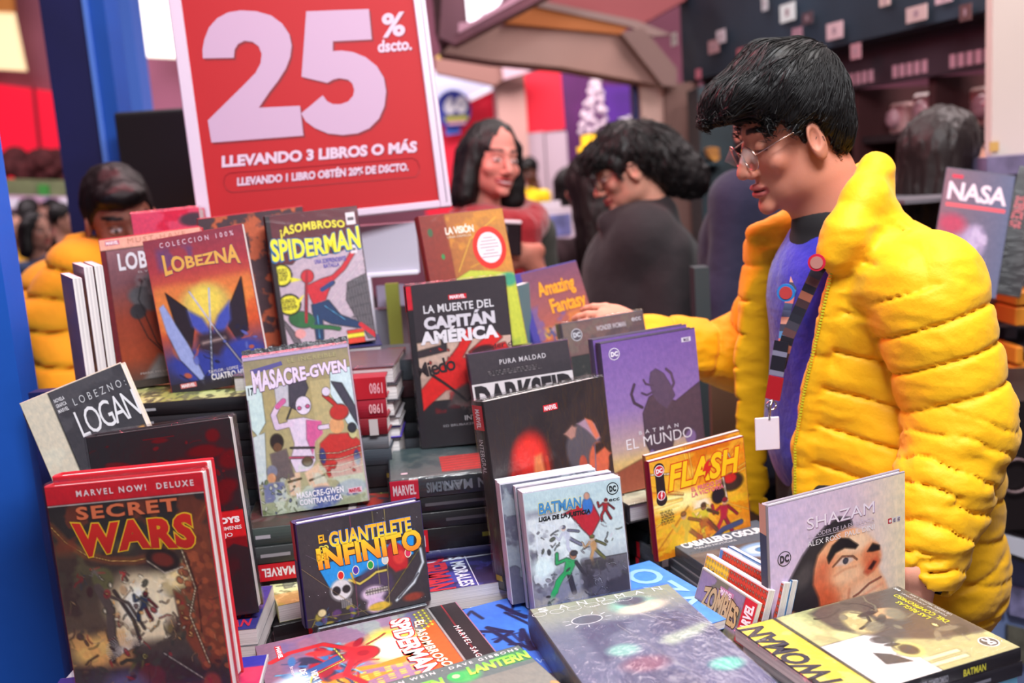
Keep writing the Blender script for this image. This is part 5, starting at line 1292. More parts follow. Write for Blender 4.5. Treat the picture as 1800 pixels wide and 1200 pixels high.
pile('behind the lilac titled comic', cx-.065, 1.655, 1.272, -90, [
    sp_((98, 84, 94), 'purplish grey', .030, [('', .0, .12, WH, (214, 26, 34), False)], wrap=True), sp_((60, 58, 64), 'grey', .028, [('', .0, .12, WH, (200, 50, 48), False), ('', .3, .5, (150, 150, 156), None, False)]),
    sp_((74, 62, 66), 'mottled', .026, [('', .10, .2, (120, 110, 60), None, False), ('', .25, .45, (170, 60, 76), None, False)]), sp_((150, 146, 150), 'pale grey', .016, []),
    sp_((70, 50, 150), 'violet', .020, [('MARVEL', .01, .15, WH, RED, True)]), sp_((40, 30, 40), 'black', .052, [('', .0, .14, WH, (200, 28, 40), False)]), sp_((40, 30, 40), 'black', .05, [('', .0, .14, WH, (190, 28, 40), False)])], seed=3, w=.165)
cx = W(712, 700, 1.72)[0]
pile('left behind the crimson hand book', cx+.06, 1.76, 1.262, 90, [
    sp_((70, 76, 84), 'slate', .036, []), sp_((60, 28, 34), 'dark red', .030, [('', .86, .97, WH, RED, True)]), sp_((20, 20, 22), 'black', .046, [('', .9, .94, (180, 150, 30), None, False)]),
    sp_((46, 50, 56), 'slate', .026, [('', .9, .94, (180, 150, 30), None, False)])], seed=4, h=.24, w=.17)
# pile carrying the crimson hand book; seen from its front
ai = Art(.172, .262, (60, 76, 78)); ai.cloud((96, 104, 100), 4, 0, .6, 2).rect(.10, .30, .60, .55, (176, 52, 48)).cloud((206, 186, 120), 5, .2, .9, 5, box=(.1, .55, .9, .98)).cloud((150, 90, 60), 7, .2, .8, 9, box=(.1, .6, .9, .98)).busy(30, [(60, 40, 40), (200, 170, 110), (140, 40, 40)], (.1, .55, .95, .98), seed=2)
for k in range(6): ai.line([(.12+.08*k, .3), (.16+.08*k, .55)], .012, (70, 66, 66))
ai.rect(.14, .06, .20, .10, (206, 190, 196))
pile('under the crimson hand book', -.075, 1.515, 1.128, 97, [
    sp_((44, 48, 54), 'slate', .030, [('MARVEL', .0, .16, (230, 200, 205), (196, 32, 56), False), ('IRON MAN', .26, .72, (150, 158, 168), None, True), ('EXTREMIS', .18, .42, (110, 118, 126), None, True)], art=ai, wrap=True, label='slate hardcover with a red marked spine under the crimson hand book', dy=0, dx=0, yaw=0),
    sp_(D, 'black', .024, [('', .03, .10, (190, 150, 160), None, False), ('', .2, .7, (86, 84, 90), None, False)]), sp_(D, 'black', .024, [('', .03, .10, (190, 150, 160), None, False), ('', .3, .6, (80, 78, 84), None, False)]),
    sp_((24, 23, 26), 'black', .034, [MV(.02, .19), ('', .5, .6, (130, 130, 50), None, False)])], seed=5, zbot=1.0)
am = Art(.172, .262, (52, 50, 112)); am.cloud((70, 76, 160), 4, 0, .8, 1).cloud((34, 34, 60), 6, .1, .7, 4).rect(0, 0, .3, 1, (40, 40, 84), .6)
am.poly([(.30, .0), (.34, .0), (.34, 1), (.30, 1)], (196, 204, 226)).rect(.0, .0, .30, 1, (150, 40, 60), .55).busy(40, [(170, 150, 60), (60, 50, 40), (120, 110, 70)], (0, .75, 1, 1), (.05, .12), 3, .9)
lm = Lettering(.172, .262); lm.text('MILES MORALES', .05, .52, .95, .60, (206, 216, 232), .03); lm.text('SPIDERMAN', .04, .62, .96, .80, (176, 44, 58), .03, spacing=.85)
lm.rect(.03, .50, .97, .505, (200, 208, 226))
pile('right of the gauntlet book', -.115, 1.385, 1.0, -78, [sp_((150, 148, 150), 'blue and violet', .030, [], art=am, lett=lm, hard=False, yaw=0, label='blue and violet paperback lying between the gauntlet book and the two heads book')], zbot=.969, seed=6, h=.2, w=.16)
pile('below the violet paperback', -.115, 1.392, .9685, 97, [sp_((28, 26, 30), 'black', .033, [('MILLER', .14, .42, (186, 34, 46), None, True), ('3', .52, .60, (220, 220, 224), None, True)]), sp_(D, 'black', .03, [])], seed=7, h=.2)
at = Art(.17, .26, (86, 110, 132)); at.cloud((150, 170, 186), 3, 0, .8, 2).cloud((40, 44, 60), 6, .15, .7, 3)
for k in range(9): at.line([(.2+.02*(k % 3), .3+.055*k), (.44, .32+.055*k)], .03, (150, 170, 180))
lt_ = Lettering(.17, .26); lt_.disc(.78, .20, .09, (190, 210, 224)); lt_.disc(.78, .20, .075, (60, 70, 96), 1)
pile('left of the two heads book', .005, 1.40, .996, 97, [sp_((40, 42, 48), 'slate', .018, [('TITANES', .08, .5, (214, 220, 220), None, True)], art=at, lett=lt_, hard=False), sp_((120, 120, 124), 'grey', .012, [], hard=False), sp_((70, 90, 60), 'green and red', .020, [('', .1, .3, (170, 60, 60), None, False)], hard=False)], seed=8, w=.12, h=.2)
# pile under the shrink-wrapped comic
ag = Art(.172, .262, (84, 66, 60)); ag.cloud((170, 50, 44), 5, 0, .8, 2).cloud((60, 96, 60), 6, .1, .8, 3).busy(60, [(200, 180, 80), (150, 30, 30), (60, 60, 80), (190, 170, 160)], seed=5)
ag.rect(0, .55, 1, .60, (160, 150, 150)).rect(0, 0, 1, .55, (50, 42, 42), .8)
pile('under the lilac titled comic', -.285, 1.50, 1.074, 97, [
    sp_((66, 74, 70), 'grey', .028, [('', .06, .14, (176, 170, 176), None, False)], art=ag), sp_((56, 58, 58), 'dark grey', .026, [('', .06, .22, (150, 146, 150), None, False), ('', .5, .7, (96, 96, 100), None, False)]), sp_((26, 24, 28), 'black', .026, [MV(.03, .25)]), sp_(D, 'black', .03, [])], seed=9, zbot=.955, h=.27, w=.17)
PYA = 20.5; PYX = -.3551+.065*math.cos(.358)-.1025*math.sin(.358); PYY = 1.3247+.065*math.sin(.358)+.1025*math.cos(.358)
asx = Art(.13, .2, (196, 198, 130)); asx.cloud((226, 224, 170), 4, 0, .8, 2).cloud((120, 120, 70), 6, .2, .8, 5).rect(0, .80, 1, 1, (190, 140, 80), .6).rect(.14, .2, .26, .72, (120, 120, 110), .7).busy(30, [(230, 226, 190), (150, 140, 60), (110, 110, 90)], seed=9)
ls = Lettering(.13, .2); ls.text('SPIDERMEN', .42, .30, 1.35, .46, (226, 224, 214), .03, .85, ang=-80, outline=(70, 60, 50)); ls.box_logo('MARVEL', .22, .05, .42, .10, bg=(214, 200, 205))
pile('left of the gauntlet book', PYX, PYY, .985, PYA, [dict(t=.025, col=(176, 170, 120), cname='pale yellow', art=asx, lett=ls, hard=False, yaw=0, dx=0, dy=0, w=.13, h=.205, label='pale yellow paperback lying left of the gauntlet book')], zbot=.96, seed=10)
pile('below the pale yellow paperback', PYX+.008, PYY-.008, .9595, 110.5, [sp_((26, 24, 28), 'black', .030, [MV(.30, .62)]), sp_(D, 'black', .028, [])], seed=11, h=.16, w=.20)
# front left piles
au = Art(.17, .14, (60, 52, 132)); au.cloud((40, 40, 100), 5, .1, .7, 2)
lu = Lettering(.17, .14); lu.text('ULTIMATE', .4, .62, .92, .74, (176, 36, 60), .03); lu.text('SPIDERMAN', .36, .78, .94, .94, (176, 36, 60), .03)
ax = Art(.17, .262, (226, 92, 40)); ax.rect(0, 0, 1, .30, (30, 28, 30)).rect(0, .30, 1, .31, (235, 230, 230)).line([(0, .16), (1, .16)], .01, (190, 40, 50))
for k in range(8):
    for q in range(3): ax.poly([(.03+k*.05, .36+q*.06+.02), (.055+k*.05, .345+q*.06+.02), (.08+k*.05, .36+q*.06+.02), (.055+k*.05, .375+q*.06+.02)], (226, 214, 60))
lx = Lettering(.17, .262); lx.text('MARVEL SAGA', .2, .09, .9, .13, (220, 210, 214), .01, 1.3); lx.text('EL ASOMBROSO', .3, .36, .95, .44, (240, 225, 190), .03, outline=(150, 40, 30))
pile('at the bottom edge, left', -.425, 1.115, .9555, -74, [dict(t=.02, col=(226, 92, 40), cname='orange and black', art=ax, lett=lx, hard=True, label='orange and black book at the bottom edge right of the red topped hardcover', yaw=0)], seed=13)
ay = Art(.17, .26, (44, 44, 150)); ay.rect(.16, 0, .80, 1, (176, 36, 84)).cloud((200, 60, 90), 4, 0, .7, 3, box=(.16, 0, .8, 1)).poly([(.27, .55), (.31, .45), (.42, .40), (.56, .40), (.66, .45), (.69, .55), (.69, 1), (.27, 1)], (34, 34, 62)).poly([(.31, .6), (.34, .52), (.46, .46), (.58, .5), (.64, .6), (.64, 1), (.31, 1)], (206, 222, 230))
ay.line([(.72, .0), (.6, .3), (.66, .5)], .006, (60, 30, 60)).line([(.2, .1), (.7, .2)], .006, (60, 30, 60)).rect(.02, .62, .08, .9, (60, 180, 110)).rect(.84, .68, .96, .76, (210, 180, 70))
ly = Lettering(.17, .26); ly.text('LA CALLE YANCY', .24, .66, .74, .72, (235, 235, 240), .035, outline=(60, 30, 70)); ly.text('LEYENDAS DE', .30, .55, .68, .61, (40, 46, 60), .035); ly.box_logo('MARVEL', .05, .50, .15, .56, bg=(214, 190, 200))
pile('under the red topped hardcover', -.445, 1.06, .992, -84, [dict(t=.02, col=(176, 176, 180), cname='pink and blue', art=ay, lett=ly, hard=False, yaw=0, dx=0, dy=0, label='pink and blue paperback lying under the red topped hardcover'), dict(t=.015, col=(186, 40, 60), cname='red', hard=False)], seed=14, w=.185, h=.25, zbot=.9565)
# support for the black splattered book (hidden mostly)
pile('under the black splattered book', -.445, 1.275, 1.006, 4, [dict(t=.022, col=(120, 116, 120), cname='violet', art=au, lett=lu, hard=False, label='violet paperback lying right behind the red topped hardcover', dx=0, dy=0, yaw=0), dict(t=.018, col=(110, 108, 112), cname='grey', hard=False, sp=[], dx=0, dy=0)], seed=15, w=.17, h=.14, zbot=.95)
pile('under the tilted cream book', -.575, 1.455, 1.050, 92, [], seed=16, w=.08, h=.13, plain=True)
# right side piles
pile('under the dark evil title book', .055, 1.60, 1.046, 95, [sp_(D, 'black', .03, [])], seed=17, h=.2)
acr = Art(.17, .26, (206, 206, 176)); acr.cloud((150, 150, 130), 5, .1, .6, 2)
for k in range(5): acr.rect(.7, .1+k*.16, .95, .14+k*.16, (110, 110, 90), .6)
pile('under the purple bull book', .235, 1.625, 1.044, 22, [dict(t=.03, col=(40, 40, 44), cname='black', art=acr, wrap=True, label='black hardcover with a cream cover lying under the purple bull book', yaw=0, dx=-.03, dy=-.03), sp_((30, 28, 32), 'black', .03, [])], seed=18, w=.17, h=.19)
pile('under the yellow speed book', .262, 1.515, .968, 22, [], seed=19, w=.15, h=.07)
adk = Art(.168, .255, (92, 98, 110)); adk.rect(.0, .30, 1, 1, (98, 84, 80)).cloud((130, 116, 110), 4, 0, .7, 3, box=(0, .3, 1, 1)).ell(.62, .42, .22, .10, (140, 170, 206), .3, -8).ell(.62, .42, .13, .06, (206, 224, 240), .4).ell(.64, .43, .07, .035, (80, 130, 180), .4)
adk.ell(.66, .72, .22, .13, (222, 190, 96), .4, 15).cloud((236, 214, 130), 9, .1, .8, 3, box=(.45, .6, .9, .85)).cloud((80, 86, 60), 5, .1, .8, 7, box=(.2, .78, 1, 1)).busy(50, [(70, 50, 46), (120, 96, 60), (200, 170, 90), (60, 60, 60)], (.1, .5, 1, 1), (.02, .07), 7)
adk.print_lines(.04, .27, .50, .285, (190, 190, 196), 1)
ldk = Lettering(.168, .255); ldk.text('CABALLERO OSCURO', .05, .12, .97, .21, (236, 236, 240), .045, .85, shear=.1); ldk.text('MALAS NOTICIAS', .12, .225, .55, .25, (206, 206, 210), .02); ldk.text('LA LEYENDA DEL', .3, .075, .7, .10, (190, 192, 200), .01); ldk.ring_logo(.10, .055, .05, (92, 98, 110), (190, 194, 200))
gry = [sp_((74, 80, 90), 'slate grey', .014, [('', .1, .7, (150, 152, 160), None, False)], hard=False, yaw=0, dx=0, dy=0) for _ in range(3)]
pile('right of the yellow speed book', .335, 1.384, .985, 18.8, [dict(t=.014, col=(74, 80, 90), cname='slate grey', art=adk, lett=ldk, hard=False, yaw=0, dx=0, dy=0, label='slate grey comic with a blue goggle on its cover, lying flat')]+gry+[sp_((22, 24, 28), 'black', .030, [], yaw=0)], seed=20, w=.168, h=.255)
aaz = Art(.26, .195, (58, 122, 216)); aaz.grad([(0, (52, 108, 206)), (1, (84, 144, 232))], ax='u')
r_ = random.Random(4)
for k in range(16):
    x = r_.uniform(.02, .30); y = r_.uniform(.1, .9); aaz.line([(x, y), (x+r_.uniform(-.1, .12), y+r_.uniform(-.2, .2)), (x+r_.uniform(-.1, .2), y+r_.uniform(-.2, .2))], r_.choice((.006, .012, .02)), (24, 30, 70))
laz = Lettering(.32, .22); laz.text('OZA', .64, .33, 1.12, .55, (150, 192, 248), .015, ang=-90); laz.text('SEPTIEMBRE', .03, .82, .30, .88, (130, 180, 240), 0, ang=180)
lay('large bright blue book lying under the white box comics', .083, 1.246, .978, 24.7, .320, .22, .012, aaz, laz, spine=(60, 120, 210), hard=False)
pile('below the bright blue book', .118, 1.262, .9655, 24.7, [], seed=21, w=.25, h=.20)

# flat books in the foreground
R_, O_ = (206, 30, 40), (236, 120, 40)
asg = Art(.18, .262, (140, 108, 136)); asg.grad([(0, (190, 120, 70)), (.35, (150, 120, 150)), (.7, (140, 104, 130)), (1, (120, 88, 110))])
asg.rect(0, .14, .70, .30, (110, 100, 96)).cloud((150, 170, 160), 4, 0, .7, 3, box=(0, .25, .5, .7), st=(1, 3)).cloud((96, 90, 140), 3, .1, .7, 9, box=(0, .2, .5, .9))
asg.ell(.45, .40, .26, .13, (250, 224, 70), .5).ell(.47, .42, .18, .09, (255, 250, 220), .6)
asg.poly([(.62, .28), (.72, .40), (.68, .75), (.60, .78), (.66, .5)], (240, 138, 40)).poly([(.8, .45), (.86, .62), (.70, .82), (.74, .6)], (240, 138, 40))
for k in range(11):
    for q in range(12):
        if (k*7+q*5) % 4: asg.rect(.72+.026*k, .30+.055*q, .738+.026*k, .325+.055*q, (214, 196, 80), .9)
asg.busy(26, [(44, 110, 170), (30, 70, 120), (24, 40, 70), (90, 170, 210)], (.25, .62, .75, .92), (.03, .10), 8, .3).busy(34, [(186, 30, 44), (150, 20, 40), (206, 50, 50)], (.28, .50, .72, .78), (.03, .09), 5, .3)
asg.ell(.46, .545, .10, .075, (196, 34, 44), .15).ell(.46, .545, .04, .03, (150, 20, 36), .4).line([(.38, .58), (.2, .70), (.22, .86), (.30, .95)], .05, (190, 34, 44)).line([(.5, .6), (.7, .66), (.86, .60)], .045, (184, 30, 44)).line([(.45, .66), (.55, .8), (.7, .9)], .07, (36, 80, 140))
asg.poly([(.5, .86), (.62, .80), (.9, .86), (1, .92), (1, .99), (.6, .95)], (190, 230, 246), .05).cloud((222, 240, 250), 8, 0, .8, 3, box=(.7, .82, 1, 1)).line([(.3, .66), (.5, .64), (.62, .80), (.9, .86)], .012, (230, 220, 90))
asg.rect(.0, .14, .66, .16, (110, 100, 96)).poly([(.2, .155), (1, .155), (1, .33), (.64, .33), (.3, .22)], (232, 92, 40))
for k in range(12):
    for q in range(3): asg.poly([(.0+k*.05+q*.02, .175+q*.025), (.02+k*.05+q*.02, .165+q*.025), (.04+k*.05+q*.02, .175+q*.025), (.02+k*.05+q*.02, .185+q*.025)] if k < 6 else [(0, 0), (0, 0), (0, 0)], (226, 220, 70))
asg.rect(0, 0, 1, .145, (36, 33, 36)).rect(0, .145, 1, .150, (240, 235, 235)).line([(0, .075), (.5, .08), (1, .075)], .008, (180, 40, 50))
lsg = Lettering(.18, .262)
lsg.text('MARVEL SAGA', .38, .035, .97, .065, (220, 214, 216), .012, 1.35)
lsg.text('EL ASOMBROSO', .16, .175, .93, .225, (250, 240, 200), .035, 1.05, arch=-.03, outline=(160, 50, 30), drop=(.005, .004, (90, 30, 20)))
lsg.text('SPIDERMAN', .06, .235, .96, .335, (250, 244, 240), .04, .9, outline=(200, 40, 36), ow=.05, drop=(.012, .008, (60, 50, 90)), arch=-.025)
lsg.text('VIDA Y MUERTE', .55, .765, .99, .795, (250, 244, 246), .02); lsg.text('DE LAS ARANAS', .50, .81, .99, .84, (250, 244, 246), .02); lsg.text('Straczynski y Romita Jr.', .42, .86, .85, .88, (230, 220, 226), .005)
lsg.box_logo('MARVEL', .06, .885, .28, .915)
sg = lay('colourful city cover book with an orange title panel, lying in front', -.320+.262/2*math.cos(math.radians(20))+0.0, 1.115+.262/2*math.sin(math.radians(20)), .986, -69.9, .190, .272, .018, asg, lsg, spine=(150, 110, 130), hard=False)
pile('below the web patterned city book', -.195, 1.165, .9675, -69.9, [], seed=22, w=.17, h=.25)
alt = Art(.188, .28, (92, 108, 106)); alt.rect(0, .17, 1, 1, (120, 124, 116)).cloud((150, 120, 110), 4, 0, .7, 2, box=(0, .3, 1, 1)).ell(.55, .12, .10, .05, (70, 170, 90), .5).rect(.80, .03, 1, .14, (60, 130, 80), .8).busy(24, [(226, 214, 90), (80, 70, 50), (200, 150, 90)], (.3, .3, 1, 1), (.05, .2), 3, .7)
llt = Lettering(.188, .28); llt.text('LEN WEIN \u00b7 DAVE GIBBONS', .10, .025, .97, .048, (220, 226, 226), .01, 1.5); llt.text('GREEN', .08, .085, .42, .155, (110, 226, 70), .05, .9, shear=.15, col2=(190, 240, 90)); llt.text('LANTERN', .58, .065, 1.0, .135, (110, 226, 70), .05, .9, shear=.15, col2=(190, 240, 90)); llt.disc(.50, .11, .055, (60, 170, 90)); llt.disc(.50, .11, .025, (170, 230, 150), 1)
a = math.radians(24.8); tx, ty = -.0469-math.sin(a)*.134, .962+math.cos(a)*.134
lay('grey green book with glowing green lettering, lying at the bottom edge', tx+math.sin(a)*.14, ty-math.cos(a)*.14, 1.002, 24.8, .188, .28, .020, alt, llt, spine=(60, 70, 70), hard=False)
pile('below the grey green book', tx+math.sin(a)*.20+.01, ty-math.cos(a)*.20, .981, 24.8, [], seed=23, w=.18, h=.16)
asd = Art(.19, .281, (120, 124, 138)); asd.grad([(0, (146, 156, 130)), (.16, (132, 142, 134)), (.3, (96, 104, 124)), (1, (84, 86, 120))]).cloud((66, 68, 98), 3, 0, .8, 2, box=(.2, .25, 1, 1)).cloud((120, 130, 140), 2, .25, .4, 6)
asd.ell(.66, .14, .14, .07, (130, 206, 180), .8).ell(.70, .18, .17, .05, (212, 204, 178), .6, -8).ell(.66, .10, .10, .04, (80, 84, 96), .6).poly([(.60, .52), (.66, .47), (.95, .42), (.99, .44), (.9, .50), (.66, .56)], (150, 166, 150), .03)
asd.ell(.36, .52, .10, .05, (120, 170, 160), .6).ell(.42, .66, .14, .06, (120, 80, 100), .7).ell(.85, .78, .1, .05, (90, 180, 160), .6).line([(.45, .30), (.62, .78)], .004, (170, 176, 186)).line([(.62, .22), (.82, .36)], .004, (190, 190, 196))
lsd = Lettering(.19, .281)
for i, ch in enumerate('SANDMAN'): lsd.text(ch, .05+.135*i, .018+.003*(i % 2), .05+.135*i+.062, .058, (230, 236, 236), -.005 if i else .02)
ring = [(.30+.105*math.cos(t), .205+.042*math.sin(t)) for t in np.linspace(0, 2*math.pi, 30)]
lsd.poly(ring[:-1], (226, 232, 236)); lsd.poly([(.30+(u-.30)*.94, .205+(v-.205)*.92) for u, v in ring[:-1]], (84, 92, 104), 1)
for k in range(11):
    t = 2*math.pi*k/11; u0, v0, u1, v1 = .30+.12*math.cos(t), .205+.05*math.sin(t), .30+.165*math.cos(t), .205+.07*math.sin(t); lsd.poly([(u0, v0), (u1, v1), (u1+.004, v1+.003), (u0+.004, v0+.003)], (226, 232, 236))
for k in range(6):
    t0 = .04+k*.12; pts = [(t0+.05*math.cos(t), .075+.022*math.sin(t)) for t in np.linspace(0, 2*math.pi, 18)][:-1]
    inn = [(t0+(u-t0)*.93, .075+(v-.075)*.90) for u, v in pts]
    for q in range(17): lsd.poly([pts[q], pts[(q+1) % 17], inn[(q+1) % 17], inn[q]], (220, 228, 230), .6)
lsd.text('neil gaiman', .38, .085, .62, .10, (226, 232, 232), 0)
lay('large grey violet shrink-wrapped hardcover lying in the foreground', .161-math.sin(math.radians(14.7))*.1405, .933+math.cos(math.radians(14.7))*.1405, 1.020, 14.7, .190, .281, .042, asd, lsd, spine=(62, 68, 74), wrap=True)
pile('below the grey violet hardcover', .125, 1.06, .9775, 14.7, [], seed=24, w=.185, h=.26)
# book with the yellow title band lying front right; its top edge points to the viewer's left
abt = Art(.194, .262, (196, 196, 150)); abt.rect(0, 0, 1, .22, (226, 204, 72)).cloud((240, 224, 110), 6, .1, .9, 2, box=(0, 0, 1, .22), soft=.05).rect(0, .215, 1, .228, (50, 50, 54)).rect(0, .228, 1, 1, (176, 174, 124)).cloud((214, 214, 150), 3, 0, .9, 3, box=(0, .23, 1, 1)).rect(0, .228, .55, .55, (240, 240, 240), .9)
abt.cloud((110, 104, 92), 2.4, -.05, .9, 8, box=(.25, .45, 1, 1), soft=.1).rect(.42, .62, 1, 1, (112, 106, 92), .85).poly([(.95, .40), (.70, .40), (.45, .55), (.30, .75), (.25, 1), (1, 1), (1, .5)], (92, 84, 78), .02).ell(.70, .55, .16, .075, (196, 176, 120), .4, 20).cloud((226, 208, 150), 10, 0, .8, 3, box=(.58, .48, .84, .62)).ell(.72, .73, .08, .07, (206, 164, 120), .3)
abt.ell(.28, .56, .10, .07, (196, 190, 120), .2).ell(.28, .56, .06, .04, (90, 80, 70), .4).poly([(.28, .46), (.34, .40), (.2, .38), (.16, .5)], (84, 80, 76)).rect(.05, .55, .09, .75, (222, 222, 170)).rect(.12, .55, .16, .75, (222, 222, 170))
abt.ell(.45, .84, .03, .012, (220, 210, 150), .2).line([(.2, .86), (.4, .9), (.6, .88)], .01, (150, 144, 120)).busy(26, [(74, 70, 66), (130, 124, 104), (60, 58, 60)], (.3, .5, 1, .95), (.03, .09), 4)
lbt = Lettering(.194, .262)
lbt.text('BATWOMAN', -.08, .05, .97, .17, (54, 54, 58), .035, .9, shear=.2)
lbt.text('LAS REGLAS', .53, .855, .81, .885, (222, 216, 60), .02); lbt.text('DEL COMPROMISO', .44, .90, .90, .93, (222, 216, 60), .02); lbt.text('TOM KING  JOELLE JONES', .50, .95, .90, .965, (220, 220, 216), .0); lbt.text('LEE WEEKS  MICHAEL LARK', .50, .975, .86, .988, (220, 220, 216), .0)
lbt.ring_logo(.135, .925, .06, (96, 92, 84), (240, 240, 236)); lbt.text('ecc', .93, .96, .985, .975, (240, 240, 240), .02)
def bat_center(): 
    a = math.radians(110.3); return .516-math.sin(a)*.124, 1.138+math.cos(a)*.124
bcx, bcy = bat_center()
sb = [('BATMAN', .03+.10, .03+.34, (214, 208, 60), None, True), ('LAS REGLAS DEL', .5, .86, (190, 190, 196), None, True), ('ecc', .0+.02, .08, (230, 230, 230), None, True)]
book('book with a yellow title band and a sleeping dark figure, lying front right', pose(.516, 1.138, .994, 110.3, 90), .194, .250, .016, abt, lbt, spine=(30, 30, 36), hard=False, wrap=True, spine_side=-1, spine_l=spine_text(.250, .016, [('BATMAN', .64, .80, (214, 208, 60), None, False), ('LAS REGLAS DEL COMPROMISO', .30, .60, (150, 150, 158), None, False)], .194))
pile('below the yellow banded book', bcx, bcy, .977, 110.3, [sp_((34, 34, 42), 'black', .018, [('', .3, .8, (120, 120, 130), None, False)], hard=False, wrap=True, yaw=0, dx=.005, dy=0), sp_((120, 190, 220), 'pale blue', .018, [], hard=False, yaw=0, dx=0), sp_((70, 70, 76), 'grey', .03, [])], seed=25, w=.190, h=.245)

# ======================= standing books
def U(label, p, t, art=None, lett=None, **k):
    x, y, z, yaw, lean, roll, w, h = p
    return book(label, pose(x, y, z, yaw, lean, roll), w, h, t, art, lett, **k)
def behind(p, dy, dx=0, dz=0):
    x, y, z, yaw, lean, roll, w, h = p; a = math.radians(yaw); return (x-math.sin(a)*dy+math.cos(a)*dx, y+math.cos(a)*dy+math.sin(a)*dx, z+dz, yaw, lean, roll, w, h)

# 1 red topped hardcover
w, h = .182, .259
A = Art(w, h, (60, 50, 46), .0011)
A.grad([(0, (34, 30, 34)), (.25, (52, 46, 42)), (.6, (92, 74, 62)), (1, (48, 44, 52))]).cloud((96, 88, 60), 4, 0, .7, 3, box=(0, .26, 1, .7)).cloud((60, 40, 40), 6, .05, .7, 4, box=(0, .3, 1, 1))
A.line([(.0, .17), (.08, .245), (.20, .31), (.35, .345), (.50, .355), (.65, .34), (.80, .29), (.92, .22), (1.0, .14)], .016, (190, 90, 40), soft=.03).line([(.0, .17), (.08, .245), (.20, .31), (.35, .345), (.50, .355), (.65, .34), (.80, .29), (.92, .22), (1.0, .14)], .006, (240, 190, 110))
A.cloud((120, 54, 36), 7, .2, .8, 11, box=(0, .08, 1, .3))
A.ell(.50, .55, .20, .13, (250, 226, 180), .8).ell(.52, .56, .14, .10, (255, 252, 240), .7).ell(.78, .44, .12, .05, (250, 222, 160), .8, -30).ell(.15, .74, .14, .06, (236, 190, 110), .8, -15).cloud((250, 230, 190), 8, .05, .9, 3, box=(.3, .42, .75, .72)).cloud((230, 170, 100), 10, .15, .8, 6, box=(.0, .66, .4, .82))
A.poly([(.80, .28), (.92, .20), (1, .22), (1, .80), (.93, .86), (.82, .72), (.84, .5)], (122, 60, 40), .02).poly([(.72, .50), (.78, .53), (.82, .68), (.90, .84), (.84, .86), (.74, .70)], (128, 62, 42), .01)
r_ = random.Random(12)
for k in range(70):
    u = r_.uniform(.76, 1.0); v = r_.uniform(.26, .86)
    if u > .76+max(0, .5-v)*.1: A.ell(u, v, .026, .014, r_.choice([(150, 76, 48), (110, 50, 36), (168, 84, 52)]), .3, r_.uniform(0, 90), .8)
A.line([(.80, .30), (.86, .5), (.80, .62), (.88, .84)], .008, (250, 230, 190)).line([(.83, .34), (.87, .5), (.86, .7)], .004, (30, 20, 20))
A.ell(.68, .36, .11, .05, (40, 28, 28), .2, 20).ell(.68, .36, .07, .03, (110, 40, 30), .4, 20).line([(.58, .36), (.68, .42), (.80, .40)], .012, (210, 190, 170)).ell(.28, .42, .07, .05, (96, 92, 60), .3)
A.line([(.24, .46), (.30, .56), (.28, .68), (.30, .76)], .055, (88, 74, 70)).line([(.34, .48), (.44, .62), (.46, .72)], .02, (76, 62, 60)).line([(.30, .50), (.42, .54), (.50, .66)], .015, (96, 80, 74))
A.figure(.52, .55, .13, (44, 60, 90), (60, 30, 40), (120, 30, 44), 15, 2).figure(.14, .42, .07, (120, 40, 40), (190, 140, 120), (60, 60, 70), 40, 4).figure(.24, .39, .07, (110, 100, 96), (200, 150, 120), (150, 70, 60), -50, 5).figure(.42, .41, .05, (190, 40, 44), (200, 150, 130), (90, 60, 60), 10, 6)
A.figure(.42, .80, .12, (60, 58, 50), (150, 140, 90), (96, 90, 50), 70, 7)
for k in range(26):
    t = k/26*math.pi*1.1+2.6; A.line([(.36, .755), (.36+.13*math.cos(t), .755+.08*math.sin(t))], .0035, (226, 222, 214), .8)
A.line([(.60, .78), (.92, .96)], .012, (190, 180, 170)).ell(.50, .88, .09, .055, (96, 40, 46), .3).poly([(.30, .97), (.38, .92), (.56, .93), (.86, .93), (.98, .97), (.98, 1), (.3, 1)], (110, 40, 46), .03).ell(.88, .935, .06, .05, (140, 60, 44), .4).ell(.33, .93, .14, .08, (86, 84, 120), .7)
A.busy(110, [(150, 40, 44), (90, 60, 60), (190, 150, 110), (60, 60, 54), (120, 100, 60), (60, 30, 36)], (.02, .45, .98, .98), (.01, .035), 5, .6, .8).busy(50, [(255, 240, 210), (240, 180, 110)], (.25, .42, .8, .72), (.006, .02), 6, .3)
A.rect(0, 0, 1, .078, (206, 24, 40)).rect(0, .078, 1, .082, (235, 225, 220)).rect(0, .955, 1, 1, (206, 24, 40)).rect(0, .952, 1, .955, (235, 225, 220))
L = Lettering(w, h)
L.text('MARVEL NOW!  DELUXE', .20, .028, .94, .055, (246, 226, 228), .02, 1.45); L.text('SECRET', .18, .100, .82, .158, (222, 116, 74), .03, 1.1, outline=(120, 44, 30), ow=.02)
def wz(X, Y): return X, Y*(1+.25*abs(2*X-1)**2)-.18*np.abs(2*X-1)
L.text('WARS', .14, .175, .90, .305, (216, 40, 30), .055, 1.0, outline=(240, 190, 40), ow=.03, warp=wz, col2=(190, 34, 28)); L.text('INTEGRAL', .34, .918, .62, .944, (240, 236, 236), .045, .95)
P1 = (-.432, 1.053, .998, -3.6, 3.8, -2.6, w, h)
U('hardcover with a red top band over a fiery battle scene, front left', P1, .022, A, L, spine=(180, 24, 36), wrap=True)
U('hardcover with red and teal edges standing right behind the red topped one', behind(P1, .0265, -.004, .004), .024, spine=(190, 30, 44), back=(190, 30, 44), wrap=False)
